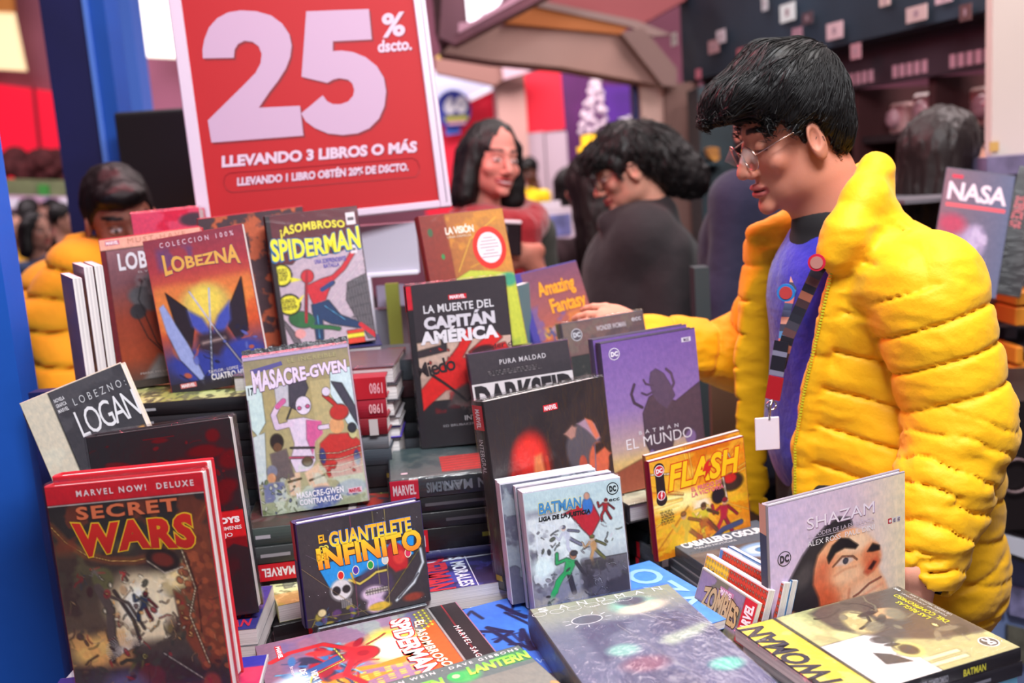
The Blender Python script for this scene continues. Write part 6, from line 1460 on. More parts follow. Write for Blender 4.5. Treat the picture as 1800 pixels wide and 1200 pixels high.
# 2 black splattered hardcover
w, h = .184, .261; A = Art(w, h, (34, 32, 37)); r_ = random.Random(9)
for u, v, ru, rv in ((.87, .07, .05, .035), (.78, .14, .11, .03), (.97, .20, .09, .05), (.65, .20, .1, .035), (.86, .16, .08, .02), (.5, .06, .06, .012), (.2, .16, .1, .02), (.36, .25, .12, .04), (.1, .22, .06, .03), (.82, .38, .12, .05), (.9, .34, .1, .04)):
    A.ell(u, v, ru, rv, (96, 12, 20), .5, r_.uniform(-15, 15))
A.busy(46, [(96, 12, 20), (84, 10, 18), (110, 16, 24)], (0, .04, 1, .5), (.006, .03), 3, .3).rect(.38, .045, .60, .05, (96, 12, 20))
A.rect(0, .46, 1, .62, (206, 30, 36)).poly([(0, .60), (1, .60), (1, .66), (.9, .63), (.8, .67), (.7, .63), (0, .64)], (120, 16, 24)).cloud((70, 22, 28), 5, .2, .7, 4, box=(0, .7, 1, 1))
L = Lettering(w, h); L.text('THE', .77, .475, .84, .490, (245, 235, 235), .03); L.text('BOYS', .78, .495, .965, .528, (245, 235, 235), .07, .9); L.text('9 VOLUMENES', .72, .542, .97, .562, (240, 225, 225), .02); L.text('DE LUJO', .70, .575, .90, .602, (240, 225, 225), .02)
U('thick black hardcover with dark red splatters and a red badge', (-.449, 1.233, 1.010, 4.0, 5.9, -3.2, w, h), .034, A, L, spine=(30, 28, 32), wrap=True)
# 3 cream and charcoal tilted book
w, h = .158, .256; A = Art(w, h, (66, 64, 70)); A.cloud((84, 82, 88), 4, 0, .7, 2).rect(0, 0, .27, 1, (214, 204, 184)).cloud((222, 216, 196), 4, 0, .7, 6, box=(0, 0, .27, 1)).poly([(.72, .42), (.78, .40), (.84, .50), (.76, .52)], (206, 206, 70)).poly([(.92, .38), (.98, .38), (1, .50), (.94, .50)], (220, 150, 40)).poly([(.82, .40), (.9, .38), (.92, .5), (.85, .5)], (80, 40, 60)).busy(10, [(40, 38, 44), (200, 190, 80)], (.5, .42, 1, .6), (.02, .05), 3)
L = Lettering(w, h); L.text('LOBEZNO:', .46, .090, .97, .135, (206, 206, 210), -.005, 1.7); L.text('LOGAN', .42, .165, 1.0, .325, (234, 232, 236), .0, .82, lift=2)
for i, tx_ in enumerate(('NOVELA', 'GRAFICA', 'MARVEL')): L.text(tx_, .30, .055+.032*i, .40, .078+.032*i, (220, 218, 222), .03)
SLg = Lettering(h, .022, spine_frame(w, h, .022)); SLg.box_logo('MARVEL', .06, .2, .16, .8, bg=(200, 170, 160), fg=(60, 40, 40)); SLg.text('B. K. VAUGHAN  EDUARDO RISSO', .30, .32, .85, .62, (90, 84, 76), -.005)
U('cream and charcoal hardcover with a thin white serif title, tilted, far left', (-.575, 1.415, 1.062, 4, 9.8, -18.0, w, h), .022, A, L, spine=(212, 198, 182), wrap=False, spine_l=SLg)
# 4 grey horse
w, h = .170, .257; A = Art(w, h, (120, 60, 56)); A.grad([(0, (150, 104, 112)), (.3, (120, 76, 84)), (.55, (150, 64, 46)), (.8, (160, 70, 44)), (1, (70, 60, 60))])
A.ell(.90, .60, .42, .22, (62, 54, 58), .4).ell(.40, .42, .20, .08, (96, 94, 100), .3, 20).ell(.52, .34, .17, .09, (104, 102, 108), .3, -10).ell(.28, .50, .08, .05, (60, 56, 62), .3).poly([(.42, .28), (.47, .20), (.50, .28)], (90, 88, 94)).poly([(.56, .27), (.60, .20), (.63, .28)], (90, 88, 94)).ell(.75, .45, .2, .14, (70, 64, 68), .4)
A.poly([(.30, .90), (.42, .80), (.62, .82), (.80, .88), (.78, 1), (.2, 1)], (128, 124, 126), .03).line([(.26, .52), (.34, .68), (.56, .86), (.74, 1)], .008, (50, 40, 44)).line([(.34, .52), (.42, .72), (.62, .9)], .008, (50, 40, 44)).line([(.36, .30), (.30, .42), (.34, .50)], .006, (40, 36, 40)).line([(.5, .28), (.46, .40), (.60, .46)], .006, (40, 36, 40)).cloud((150, 148, 154), 8, .25, .6, 3, box=(.3, .26, .8, .5))
A.rect(0, 0, 1, .075, (236, 168, 150)).rect(0, .95, 1, 1, (70, 60, 56)).rect(.02, .955, .12, .985, (170, 80, 50))
L = Lettering(w, h); L.box_logo('MARVEL', .06, .020, .20, .050, bg=(206, 110, 130)); L.text('MUST-HAVE', .28, .018, .85, .052, (206, 140, 120), 0, 1.3); L.text('LOBEZNO', .16, .11, .86, .225, (222, 214, 222), .03, 1.0); L.text('EL VIEJO LOGAN', .34, .24, .72, .258, (206, 196, 200), .0)
L.text('MARK MILLAR', .22, .905, .52, .918, (190, 180, 178), .0)
A.rect(0, .075, .05, 1, (110, 36, 44)); U('book with a salmon top band and a grey horse, behind the clawed mask book', (-.581, 1.660, 1.252, 4.4, 9.2, -3.5, w, h), .022, A, L, spine=(170, 40, 50))
# three books standing fore edge out, far left
for i, (px, yt, Y, cl, nm) in enumerate(((144, 488, 1.49, (160, 136, 152), 'leftmost'), (163, 468, 1.53, (150, 134, 148), 'middle'), (181, 466, 1.56, (50, 44, 50), 'rightmost'))):
    p = W(px, yt, Y); hh = .255; yw = math.radians(119.5-i*.8); cx, cy = p[0]+.08*math.cos(yw), p[1]+.08*math.sin(yw)
    book('thin book standing edge on with pale pages, %s of three at the far left' % nm, pose(cx, cy, p[2]-hh, math.degrees(yw), 0, 0), .16, hh, .0135, spine=cl, hard=False, spine_side=1)
pile('under the three edge-on books', W(165, 470, 1.52)[0]-.03, 1.585, W(146, 488, 1.49)[2]-.2555, 119.5, [], seed=31, w=.15, h=.09)
# 5 clawed mask: plain colour stand-in
w, h = .165, .256; A = Art(w, h, (190, 70, 60)); A.grad([(0, (140, 60, 76)), (.2, (170, 60, 70)), (.42, (222, 110, 60)), (.6, (206, 84, 50)), (.8, (60, 60, 120)), (1, (40, 38, 46))]).cloud((226, 140, 70), 3, 0, .6, 4, box=(0, .3, 1, .6)).cloud((90, 74, 130), 4, .1, .6, 8, box=(.1, .06, .9, .2))
A.ell(.50, .46, .26, .14, (206, 170, 90), .4).ell(.50, .44, .16, .10, (236, 206, 90), .6).poly([(.12, .34), (.30, .46), (.34, .60), (.28, .72), (.18, .64)], (44, 34, 44)).poly([(.90, .32), (.74, .48), (.68, .62), (.76, .74), (.88, .64)], (48, 38, 50))
A.poly([(.30, .47), (.44, .54), (.51, .64), (.60, .54), (.74, .46), (.72, .58), (.62, .66), (.42, .66), (.32, .58)], (70, 80, 172), .02).poly([(.36, .64), (.66, .64), (.70, .72), (.60, .80), (.42, .80), (.34, .72)], (60, 44, 56), .03).line([(.40, .70), (.62, .69)], .03, (206, 176, 170), .8, .02).ell(.30, .84, .26, .10, (52, 62, 150), .4, 15).ell(.76, .82, .22, .11, (56, 66, 156), .4, -10).ell(.18, .72, .08, .06, (222, 110, 50), .7)
A.poly([(.03, .43), (.08, .41), (.25, .68), (.36, .92), (.34, .97), (.14, .78), (.06, .60)], (150, 160, 214), .008).line([(.56, .36), (.50, .62), (.42, .95)], .018, (176, 180, 206)).line([(.36, .36), (.56, .64), (.80, .93)], .018, (190, 180, 200)).busy(24, [(40, 36, 60), (90, 100, 180), (190, 90, 60)], (.1, .62, .95, .95), (.02, .05), 3)
A.rect(0, .93, 1, 1, (44, 38, 44), .8)
L = Lettering(w, h); L.text('COLECCION 100%', .16, .030, .90, .062, (226, 190, 206), .01, 1.8); L.text('LOBEZNA', .16, .105, .92, .245, (226, 168, 84), .035, .95, outline=(96, 60, 110), ow=.02, warp=lambda X, Y: (X, Y*(1-.5*np.sin(math.pi*X))+.22*np.sin(math.pi*X))); L.text('TAYLOR \u00b7 LOPEZ \u00b7 NAVARROT', .40, .880, .95, .898, (214, 206, 214), .01); L.text('CUATRO HERMANAS', .42, .905, 1.0, .945, (226, 220, 226), .03); L.box_logo('MARVEL', .10, .935, .26, .965, bg=(206, 110, 110))
U('paperback with an orange sky, dark horned shapes and silver blades', (-.479, 1.600, 1.250, -.6, 6.9, -6.2, w, h), .012, A, L, spine=(150, 60, 70), hard=False)
# 6 maroon book with yellow title
w, h = .164, .246; A = Art(w, h, (88, 34, 44)); 
A.poly([(.0, .42), (.08, .36), (.22, .37), (.30, .32), (.42, .34), (.55, .31), (.70, .33), (.85, .29), (1, .30), (1, 1), (0, 1)], (176, 156, 170), .004)
for k in range(9): A.line([(1.0, .32+.07*k), (.35+.02*k, .75+.05*k)], .008, (214, 200, 210), .8)
A.poly([(.78, .55), (1, .50), (1, .98), (.92, .98), (.74, .68)], (92, 86, 92), .004)
for k in range(7): A.line([(.78+.03*k, .56-.006*k), (.82+.03*k, .95)], .004, (50, 46, 52))
for k in range(5): A.line([(.77, .6+.07*k), (1, .56+.08*k)], .004, (50, 46, 52))
for k in range(8): A.line([(.0+.02*k, .72+.02*k), (.16+.01*k, 1)], .006, (60, 56, 60))
A.ell(.36, .47, .07, .05, (186, 40, 50), .12, 20).poly([(.32, .54), (.50, .50), (.66, .48), (.52, .66), (.38, .68)], (186, 36, 48), .006).line([(.60, .52), (.76, .44), (.88, .34)], .055, (186, 36, 48)).line([(.50, .58), (.62, .54)], .05, (40, 60, 110)).poly([(.36, .68), (.55, .66), (.66, .78), (.88, .86), (.86, .90), (.55, .84), (.46, .80), (.44, .96), (.36, .96)], (30, 52, 90), .006).line([(.86, .87), (1, .96)], .05, (186, 36, 48)).line([(.5, .7), (.7, .82)], .012, (84, 160, 214)).line([(.41, .76), (.40, .93)], .012, (84, 160, 214))
A.ell(.24, .78, .14, .06, (44, 96, 56), .2, 15).ell(.16, .76, .05, .05, (40, 88, 50), .2).ell(.20, .88, .06, .035, (206, 140, 140), .2).line([(.34, .84), (.52, .86), (.62, .88)], .045, (44, 100, 56)).line([(.36, .44), (.30, .70), (.28, .80)], .03, (150, 30, 44))
for u, v, ru, rv in ((.09, .44, .10, .075), (.13, .66, .11, .07)): A.ell(u, v, ru+.01, rv+.008, (24, 20, 20), .05).ell(u, v, ru, rv, (214, 206, 50), .05).print_lines(u-ru*.7, v-rv*.6, u+ru*.7, v+rv*.6, (110, 96, 20), 6, 3)
A.poly([(.18, .46), (.30, .49), (.17, .50)], (214, 206, 50)).poly([(.20, .64), (.30, .60), (.22, .68)], (214, 206, 50)).rect(.0, .0, .01, 1, (60, 24, 30))
A.rect(.70, .90, .88, 1.0, (206, 60, 40)).rect(.70, .93, .88, .96, (222, 206, 50))
L = Lettering(w, h); L.text('\u00a1ASOMBROSO', .14, .10, .84, .185, (220, 206, 60), .035, 1.0, arch=.02, warp=lambda X, Y: (X, Y*(1-.2*X)+.22*X), outline=(70, 24, 30)); L.text('SPIDERMAN', .02, .175, .98, .345, (226, 214, 40), .035, .94, warp=lambda X, Y: (X, Y*(.75+.25*np.abs(2*X-1))+.16*X), outline=(40, 110, 160), ow=.03, drop=(-.012, .012, (40, 90, 140)))
for (u, v, s_) in ((.86, .045, .10), (.86, .285, .07)): L.rect(u, v, u+s_, v+s_*.9, (214, 200, 206)); L.rect(u+s_*.15, v+s_*.35, u+s_*.85, v+s_*.6, (90, 80, 86), 1)
L.text('UNA SORPRENDENTE', .46, .36, .80, .395, (70, 60, 150), .03); L.text('BATALLA', .55, .40, .72, .43, (70, 60, 150), .03)
sl = Lettering(h, .026, spine_frame(w, h, .026)); sl.rect(0, 0, .22, 1, (176, 26, 40)); sl.text('MARVEL', .02, .3, .2, .7, WH, .02)
PM = (-.322, 1.745, 1.282, 10.8, 13.5, -2.3, w, h)
A.rect(0, 0, .045, 1, (40, 30, 36)); U('maroon hardcover with a yellow arched title and speech balloons, under the discount sign', PM, .026, A, L, spine=(40, 34, 38), spine_l=sl)
pile('under the maroon hardcover', -.325, 1.80, 1.279, 10, [], seed=32, w=.17, h=.13)
pb_ = behind(PM, .032, -.045, .0)
U('hardcover with an orange speckled top, just behind the maroon hardcover', (-.44, 1.785, 1.262, 6, 10, -3, .19, .268), .022, Art(.19, .262, (180, 90, 60)).cloud((60, 50, 60), 9, 0, .9, 3), None, spine=(150, 30, 40))
# red small book top at the back, shrink-wrapped
Arr = Art(.12, .2, (226, 40, 74)); Arr.cloud((236, 90, 120), 3, 0, .7, 3).ell(.9, .1, .2, .06, (80, 60, 70), .4)
U('small bright pink red shrink-wrapped book left of the foot of the discount sign', (W(305, 470, 1.86)[0], 1.86, W(305, 368, 1.86)[2]-.198, 4, 4, -2, .125, .198), .05, Arr, None, spine=(200, 90, 110), wrap=True)
pile('under the bright pink red book', W(305, 470, 1.9)[0], 1.905, W(305, 368, 1.86)[2]-.199, 4, [], seed=33, w=.14, h=.10)
# 7 brown and green book with round red sticker
w, h = .152, .258; A = Art(w, h, (150, 84, 44)); A.grad([(0, (120, 50, 40)), (.35, (160, 96, 48)), (1, (176, 120, 60))], ax='u').rect(0, 0, .30, 1, (122, 40, 34), .8).cloud((196, 130, 50), 4, .1, .7, 3, box=(.3, 0, 1, .45)).line([(.35, .42), (.55, .2), (.9, .06)], .02, (206, 150, 60)).line([(.5, .4), (.8, .34)], .015, (196, 140, 50)).poly([(.30, .47), (.48, .42), (.7, .44), (1, .48), (1, 1), (.28, 1)], (176, 182, 62), .004).cloud((110, 140, 60), 5, .2, .6, 6, box=(.3, .5, 1, 1)).ell(.92, .52, .1, .05, (60, 140, 110), .5).ell(.2, .3, .02, .02, (50, 130, 70), .4).ell(.1, .12, .03, .03, (60, 90, 60), .4)
L = Lettering(w, h); L.text('LA VISI\u00d3N', .26, .09, .62, .155, (236, 222, 210), .02, .9); L.text('UNA FAMILIA', .27, .165, .58, .182, (206, 190, 170), 0); L.disc(.78, .28, .215, (206, 44, 36), 1, rv=.155); L.disc(.78, .28, .155, (226, 206, 214), 1.6, rv=.112)
for k, (a_, c_) in enumerate(((.06, 0), (.10, 0), (.12, 1), (.12, 0), (.06, 0), (.10, 0), (.12, 0))): L.rect(.78-a_, .205+.023*k, .78+a_, .211+.023*k, (130, 116, 122), 2.2)
L.text('Familia', .42, .50, .86, .60, (84, 96, 50), -.012, 1.0, shear=.35)
U('brown and green hardcover with a round red sticker, right of the discount sign', (-.047+.0, 1.777, 1.250, 22.0, 14.5, -1.4, .165, h), .026, A, L, spine=(116, 24, 34))
pile('under the brown and green hardcover', -.06, 1.84, 1.246, 24, [dict(t=.03, col=(130, 130, 50), cname='olive', sp=[])], seed=34, w=.17, h=.12)
# 8 crimson hand book
w, h = .165, .268; A = Art(w, h, (52, 44, 50)); A.rect(0, .36, 1, .74, (196, 166, 150)).cloud((150, 126, 116), 4, .1, .5, 2, box=(0, .36, 1, .74)).rect(0, .72, 1, 1, (36, 34, 38))
A.poly([(.0, .30), (.35, .30), (.35, .42), (0, .45)], (52, 44, 50)).poly([(.0, .355), (.3, .34), (.3, .38), (.0, .41)], (196, 166, 150))
A.poly([(.02, .66), (.22, .54), (.34, .48), (.46, .40), (.56, .30), (.64, .30), (.60, .38), (.50, .47), (.70, .50), (.62, .60), (.45, .66), (.30, .66), (.12, .74), (.04, .78), (0, .78)], (206, 32, 30), .008).poly([(.56, .44), (.74, .36), (.86, .33), (.92, .37), (.84, .41), (.94, .40), (.97, .44), (.84, .48), (.66, .50)], (206, 34, 32), .008).cloud((150, 16, 24), 5, .15, .7, 8, box=(0, .5, .6, .8)).ell(.70, .44, .12, .03, (60, 26, 30), .4, -10).poly([(.40, .66), (.62, .60), (.85, .62), (1, .50), (1, .74), (.3, .76)], (72, 62, 62), .02)
A.line([(.18, .56), (.30, .62), (.44, .70), (.50, .74)], .022, (34, 32, 34)).line([(.50, .74), (.62, .68), (.74, .66)], .014, (34, 32, 34)).busy(14, [(176, 30, 30)], (.1, .4, .4, .55), (.008, .02), 3, 0).rect(0, .80, 1, 1, (34, 32, 36)).cloud((110, 100, 96), 9, .1, .8, 4, box=(.3, .74, .9, .81))
L = Lettering(w, h); L.box_logo('MARVEL', .42, .085, .60, .115); L.text('LA MUERTE DEL', .16, .135, .86, .185, (214, 210, 214), .02, 1.05); L.text('CAPIT\u00c1N', .15, .19, .86, .285, (206, 200, 208), .06, .92, lift=2); L.text('AM\u00c9RICA', .10, .275, .88, .375, (222, 216, 222), .06, .92, lift=2)
L.text('Miedo', .02, .47, .42, .56, (44, 36, 40), .015, .85, ang=8); L.text('der d', .80, .405, 1.0, .435, (44, 36, 40), .005, ang=6); L.text('INTEGRAL', .46, .825, .80, .855, (206, 204, 206), .01); L.text('ED BRUBAKER \u00b7 STEVE EPTING', .24, .87, .90, .884, (150, 148, 152), 0); L.rect(.62, .91, .74, .922, (190, 160, 40))
sl = Lettering(h, .028, spine_frame(w, h, .028)); sl.rect(0, 0, .16, 1, (200, 26, 46)); sl.text('L', .03, .3, .09, .75, WH, .03); sl.text('CAPITAN', .60, .25, .82, .75, (120, 124, 140), .0)
A.rect(0, 0, .05, 1, (34, 30, 36)).rect(0, 0, .05, .15, (200, 26, 46)); U('dark hardcover with a crimson gloved hand on newsprint, centre', (-.077, 1.574, 1.133, -1.8, 11, -2.4, w, h), .028, A, L, spine=(40, 36, 42), wrap=True, spine_l=sl)
# 9 blue spined fantasy book in the young man's hand
w, h = .154, .235; A = Art(w, h, (124, 84, 104)); A.grad([(0, (110, 70, 96)), (.4, (150, 84, 80)), (.7, (190, 96, 60)), (1, (160, 90, 60))]).cloud((196, 120, 60), 4, .05, .7, 3, box=(.2, .4, 1, 1)).cloud((96, 84, 150), 4, .1, .7, 5, box=(.05, .3, .6, 1)).rect(0, 0, .10, 1, (64, 60, 140)).cloud((206, 176, 60), 5, .2, .8, 9, box=(.1, .5, .5, 1))
A.figure(.62, .62, .16, (190, 80, 70), (206, 180, 160), (110, 90, 90), 20, 3).figure(.32, .55, .15, (70, 76, 130), (190, 190, 210), (60, 60, 110), -20, 4).busy(50, [(90, 60, 70), (206, 110, 60), (150, 130, 150), (110, 100, 80)], (.1, .5, 1, 1), (.02, .06), 4)
L = Lettering(w, h); L.text('Amazing', .28, .11, .86, .27, (232, 156, 44), .03, .92, outline=(110, 40, 40), ow=.02); L.text('Fantasy', .40, .27, .96, .43, (232, 156, 44), .03, .92, outline=(110, 40, 40), ow=.02); L.text('KAARE ANDREWS', .62, .46, .90, .485, (222, 140, 60), 0)
sl = Lettering(h, .026, spine_frame(w, h, .026)); sl.text('MARVEL', .05, .25, .24, .75, (200, 200, 226), .02); sl.text('FANTASY', .38, .25, .72, .75, (150, 150, 200), .0)
U('violet spined fantasy book held by the young man\'s hand', (.128, 1.905, 1.152, 31.6, 16.9, -4.9, w, h), .026, A, L, spine=(60, 58, 140), spine_l=sl)
pile('under the violet spined fantasy book', .12, 1.925, 1.150, 32, [], seed=35, w=.15, h=.11)
for i, (xx, yy, cl) in enumerate(((905, 505, (92, 122, 130)), (893, 512, (104, 136, 142)))):
    p = W(xx, yy, 1.83-.0*i); book('teal book spine left of the violet spined fantasy book, %s' % ('nearer it' if i == 0 else 'farther from it'), pose(p[0]+.012-.0155*i, 1.868+.009*i, p[2]-.24, 62, 0, 0), .07, .24, .014, spine=cl, hard=False, spine_side=1)
pile('under the two teal books', .0, 1.93, W(900, 505, 1.83)[2]-.2405, 30, [], seed=36, w=.13, h=.11)
# 10 grey dark comic behind
w, h = .163, .258; A = Art(w, h, (100, 84, 86)); A.cloud((130, 100, 96), 4, 0, .8, 2, box=(0, 0, 1, .3)).rect(0, .22, 1, 1, (60, 62, 62)).poly([(.44, .20), (.56, .20), (.30, .42), (.36, .28)], (150, 30, 40)).cloud((120, 110, 100), 7, .2, .6, 3)
L = Lettering(w, h); L.ring_logo(.16, .09, .065, (90, 84, 90), (206, 206, 212)); L.text('WONDER WOMAN', .40, .055, .76, .09, (206, 196, 200), .02); L.text('ecc', .84, .04, .96, .065, (206, 200, 204), .02)
U('shrink-wrapped grey brown book behind the purple bull book', (.183, 1.655, 1.055, 24.3, 10.3, -1.4, w, h), .022, A, L, spine=(84, 80, 88), wrap=True)
pile('under the grey brown book', .17, 1.695, 1.052, 24, [], seed=37, w=.16, h=.08)
# 11 dark title book with a purple spine
w, h = .163, .245; A = Art(w, h, (56, 50, 56)); A.cloud((66, 58, 64), 4, 0, .6, 3).rect(0, .20, 1, 1, (190, 180, 180)).rect(0, .42, 1, 1, (176, 140, 90)).cloud((206, 96, 50), 5, 0, .8, 3, box=(0, .45, .3, 1)).print_lines(.16, .125, .74, .165, (150, 140, 144), 3)
L = Lettering(w, h); L.text('PURA MALDAD', .30, .068, .76, .100, (206, 200, 204), .015, 1.25); L.rect(0, .205, 1, .42, (216, 208, 210), .4); L.text('DARKSEID', .02, .215, .99, .415, (44, 40, 44), .05, .9, warp=None)
sl = Lettering(h, .024, spine_frame(w, h, .024)); sl.text('PURA MALDAD', .30, .25, .66, .75, (150, 110, 130), 0); sl.rect(.06, .1, .18, .9, (110, 60, 60))
U('dark book titled in white with a purple spine, left behind the two heads book', (.028, 1.518, 1.050, 7.0, 10.8, -3.3, w, h), .028, A, L, spine=(86, 60, 84), wrap=True, spine_l=sl)
# 12 two heads book
w, h = .211, .267; A = Art(w, h, (42, 38, 42)); A.cloud((52, 46, 50), 3, 0, .6, 3).poly([(.0, .62), (.30, .58), (.62, .46), (.66, .50), (.2, .66), (0, .70)], (84, 80, 84), .01, .5)
A.ell(.30, .42, .17, .22, (150, 28, 26), .35, 8).ell(.30, .32, .12, .10, (226, 50, 44), .7).line([(.16, .40), (.15, .55), (.24, .68)], .03, (176, 40, 36)).line([(.44, .36), (.45, .52), (.38, .66)], .03, (196, 60, 44)).poly([(.34, .34), (.40, .33), (.42, .44), (.34, .56), (.30, .52)], (226, 130, 80), .015).ell(.24, .47, .05, .06, (200, 60, 50), .6).ell(.37, .56, .07, .07, (206, 90, 60), .6).line([(.22, .55), (.29, .54)], .008, (240, 226, 210)).line([(.34, .51), (.42, .47)], .010, (240, 226, 210)).line([(.14, .52), (.24, .64), (.36, .68), (.46, .60)], .006, (190, 110, 90)).line([(.18, .66), (.17, .85)], .008, (200, 70, 50)).poly([(.44, .70), (.56, .62), (.52, .85), (.46, .85)], (150, 30, 26), .02)
A.ell(.76, .36, .15, .14, (86, 84, 94), .2).poly([(.72, .22), (.80, .20), (.88, .24), (.92, .33), (.88, .34), (.80, .27)], (170, 140, 160), .01).poly([(.80, .20), (.86, .22), (.91, .32), (.87, .33)], (222, 120, 90), .01).ell(.88, .46, .09, .11, (216, 104, 76), .2).poly([(.93, .38), (1.0, .43), (.96, .45)], (214, 106, 80), .01).ell(.74, .45, .035, .05, (190, 84, 66), .3).poly([(.60, .26), (.68, .22), (.72, .24), (.70, .29), (.66, .30)], (176, 130, 120), .01).poly([(.85, .36), (.95, .35), (.95, .38), (.86, .41)], (40, 36, 42), .01).poly([(.76, .58), (.84, .60), (.9, .60), (.86, .85), (.78, .85)], (70, 66, 76), .03).line([(.86, .36), (.84, .50), (.87, .58)], .01, (110, 104, 130))
L = Lettering(w, h); L.box_logo('MARVEL', .46, .088, .58, .123)
sl = Lettering(h, .026, spine_frame(w, h, .026)); sl.rect(.02, 0, .15, 1, (196, 30, 48)); sl.text('MARVEL', .04, .28, .14, .72, WH, .02); sl.text('INTERGRAL', .20, .3, .38, .7, (196, 196, 200), .0); sl.rect(.92, .2, .95, .8, (190, 170, 40))
U('black hardcover with a glowing red face and a capped profile, centre', (.058, 1.362, .992, 33.2, 5.9, -.1, .211, .267), .028, A, L, spine=(34, 30, 32), wrap=True, spine_l=sl)
# 13 purple bull book
w, h = .176, .245
def bull(w, h):
    A = Art(w, h, (130, 100, 160)); A.grad([(0, (118, 88, 158)), (.45, (140, 112, 170)), (.72, (190, 160, 150)), (.80, (214, 180, 120)), (1, (180, 120, 70))])
    A.poly([(.0, 1), (.0, .86), (.3, .80), (.6, .84), (1, .80), (1, 1)], (150, 80, 60), .01).poly([(.36, .50), (.44, .40), (.58, .36), (.60, .42), (.72, .46), (1, .36), (1, .80), (.90, .86), (.80, .70), (.66, .72), (.60, .86), (.44, .84), (.36, .70)], (84, 66, 78), .006).poly([(.46, .30), (.48, .24), (.54, .22), (.62, .26), (.68, .34), (.72, .42), (.62, .50), (.52, .44), (.48, .38)], (92, 74, 96), .006)
    A.line([(.36, .46), (.28, .42), (.26, .36), (.30, .30)], .020, (80, 62, 76)).line([(.66, .40), (.72, .34), (.70, .27), (.65, .235)], .020, (92, 74, 92)).line([(.50, .33), (.42, .31), (.40, .28)], .012, (84, 66, 84)).line([(.50, .37), (.42, .385), (.37, .365)], .012, (84, 66, 84)).ell(.85, .72, .06, .05, (130, 104, 150), .3).ell(.42, .78, .03, .03, (130, 104, 150), .3)
    L = Lettering(w, h); L.ring_logo(.13, .085, .055, (112, 90, 150), (226, 220, 230)); L.text('B  A  T  M  A  N', .30, .615, .72, .640, (214, 208, 216), .01); L.text('EL MUNDO', .16, .655, .86, .725, (234, 226, 232), -.008); L.rect(.84, .055, .94, .085, (214, 206, 220)); L.text('ecc', .86, .06, .92, .08, (90, 80, 110), .03); return A, L
A, L = bull(w, h)
sl = Lettering(h, .016, spine_frame(w, h, .016)); sl.text('EL MUNDO', .55, .25, .9, .75, (190, 180, 196), 0)
PB = (.229, 1.556, 1.048, 22.6, 3.9, -1.1, w, h)
U('purple hardcover with a dark horned bull figure, centre right', PB, .016, A, L, spine=(62, 52, 76), spine_l=sl)
A, L = bull(w, h); U('second copy of the purple bull book, standing behind the first', behind(PB, .018, -.004, .004), .016, A, None, spine=(70, 60, 84))
# 14 white boxed comics
w, h = .137, .168; A = Art(w, h, (196, 212, 216), .0009); A.grad([(0, (190, 214, 220)), (.5, (206, 220, 222)), (1, (110, 104, 116))]).cloud((140, 140, 156), 4, 0, .8, 3, box=(0, .15, .7, .9)).cloud((90, 86, 104), 5, .1, .8, 5, box=(0, .45, .6, 1)).cloud((236, 244, 246), 5, .15, .8, 7, box=(0, .2, .5, .8)).rect(.55, .62, 1, 1, (88, 82, 92), .85)
A.ell(.12, .62, .11, .09, (230, 248, 246), .8).line([(.10, .25), (.28, .30), (.24, .55), (.08, .50), (.10, .25)], .012, (226, 234, 244), .7).poly([(.36, .22), (.56, .16), (.70, .18), (.76, .30), (.64, .44), (.56, .36), (.44, .22)], (190, 36, 52), .008).ell(.64, .18, .055, .07, (60, 120, 200), .3).ell(.64, .10, .03, .03, (200, 150, 130), .3).figure(.82, .22, .15, (176, 34, 44), (206, 150, 130), (150, 26, 40), 10, 3).figure(.66, .52, .20, (196, 150, 100), (206, 160, 120), (110, 110, 60), -5, 5).figure(.40, .40, .20, (200, 204, 220), (214, 190, 180), (120, 120, 146), -20, 2)
A.figure(.38, .66, .30, (44, 170, 96), (176, 120, 90), (60, 56, 64), 25, 6).line([(.30, .72), (.20, .84), (.14, .96)], .05, (46, 180, 100)).cloud((60, 54, 60), 8, 0, .8, 3, box=(.5, .62, 1, 1)).cloud((176, 168, 156), 7, .05, .9, 8, box=(0, .86, .55, 1)).busy(80, [(60, 56, 64), (150, 146, 156), (206, 206, 214), (90, 96, 80)], (.1, .3, .95, .98), (.008, .03), 4, .7)
L = Lettering(w, h); L.text('BATMAN', .14, .105, .58, .195, (70, 140, 196), .035, .9, outline=(236, 220, 120), ow=.03, shear=.1); L.text('LIGA DE LA JUSTICIA', .13, .215, .66, .262, (26, 30, 34), .05, .9, shear=.12); L.disc(.91, .085, .062, (30, 40, 44)); L.disc(.91, .085, .052, (200, 218, 220), 1); L.text('DC', .875, .06, .945, .11, (30, 40, 44), .06, lift=1.5); L.text('ecc', .86, .165, .97, .185, (30, 40, 44), .01); L.text('GUION Y DIBUJO', .5, .955, .95, .975, (220, 220, 226), .0)
PL = (.072, 1.258, .982, 14.3, 5.3, -.8, w, h)
WSP = (206, 204, 216)
U('white edged comic with a group of small heroes, front of the white block', PL, .026, A, L, spine=WSP, hard=False, wrap=True)
for k in range(3):
    A2 = Art(w, h, (140, 150, 160)); A2.cloud((90, 90, 110), 6, 0, .9, k)
    dy_, dx_, t_ = ((.029, -.002, .012), (.0425, -.020, .013), (.0565, -.020, .013))[k]
    U('white edged comic in the block behind the first, %s' % ('nearest it', 'in the middle', 'rearmost')[k], behind(PL, dy_, dx_, .003*(k > 0)), t_, A2, None, spine=WSP, hard=False)
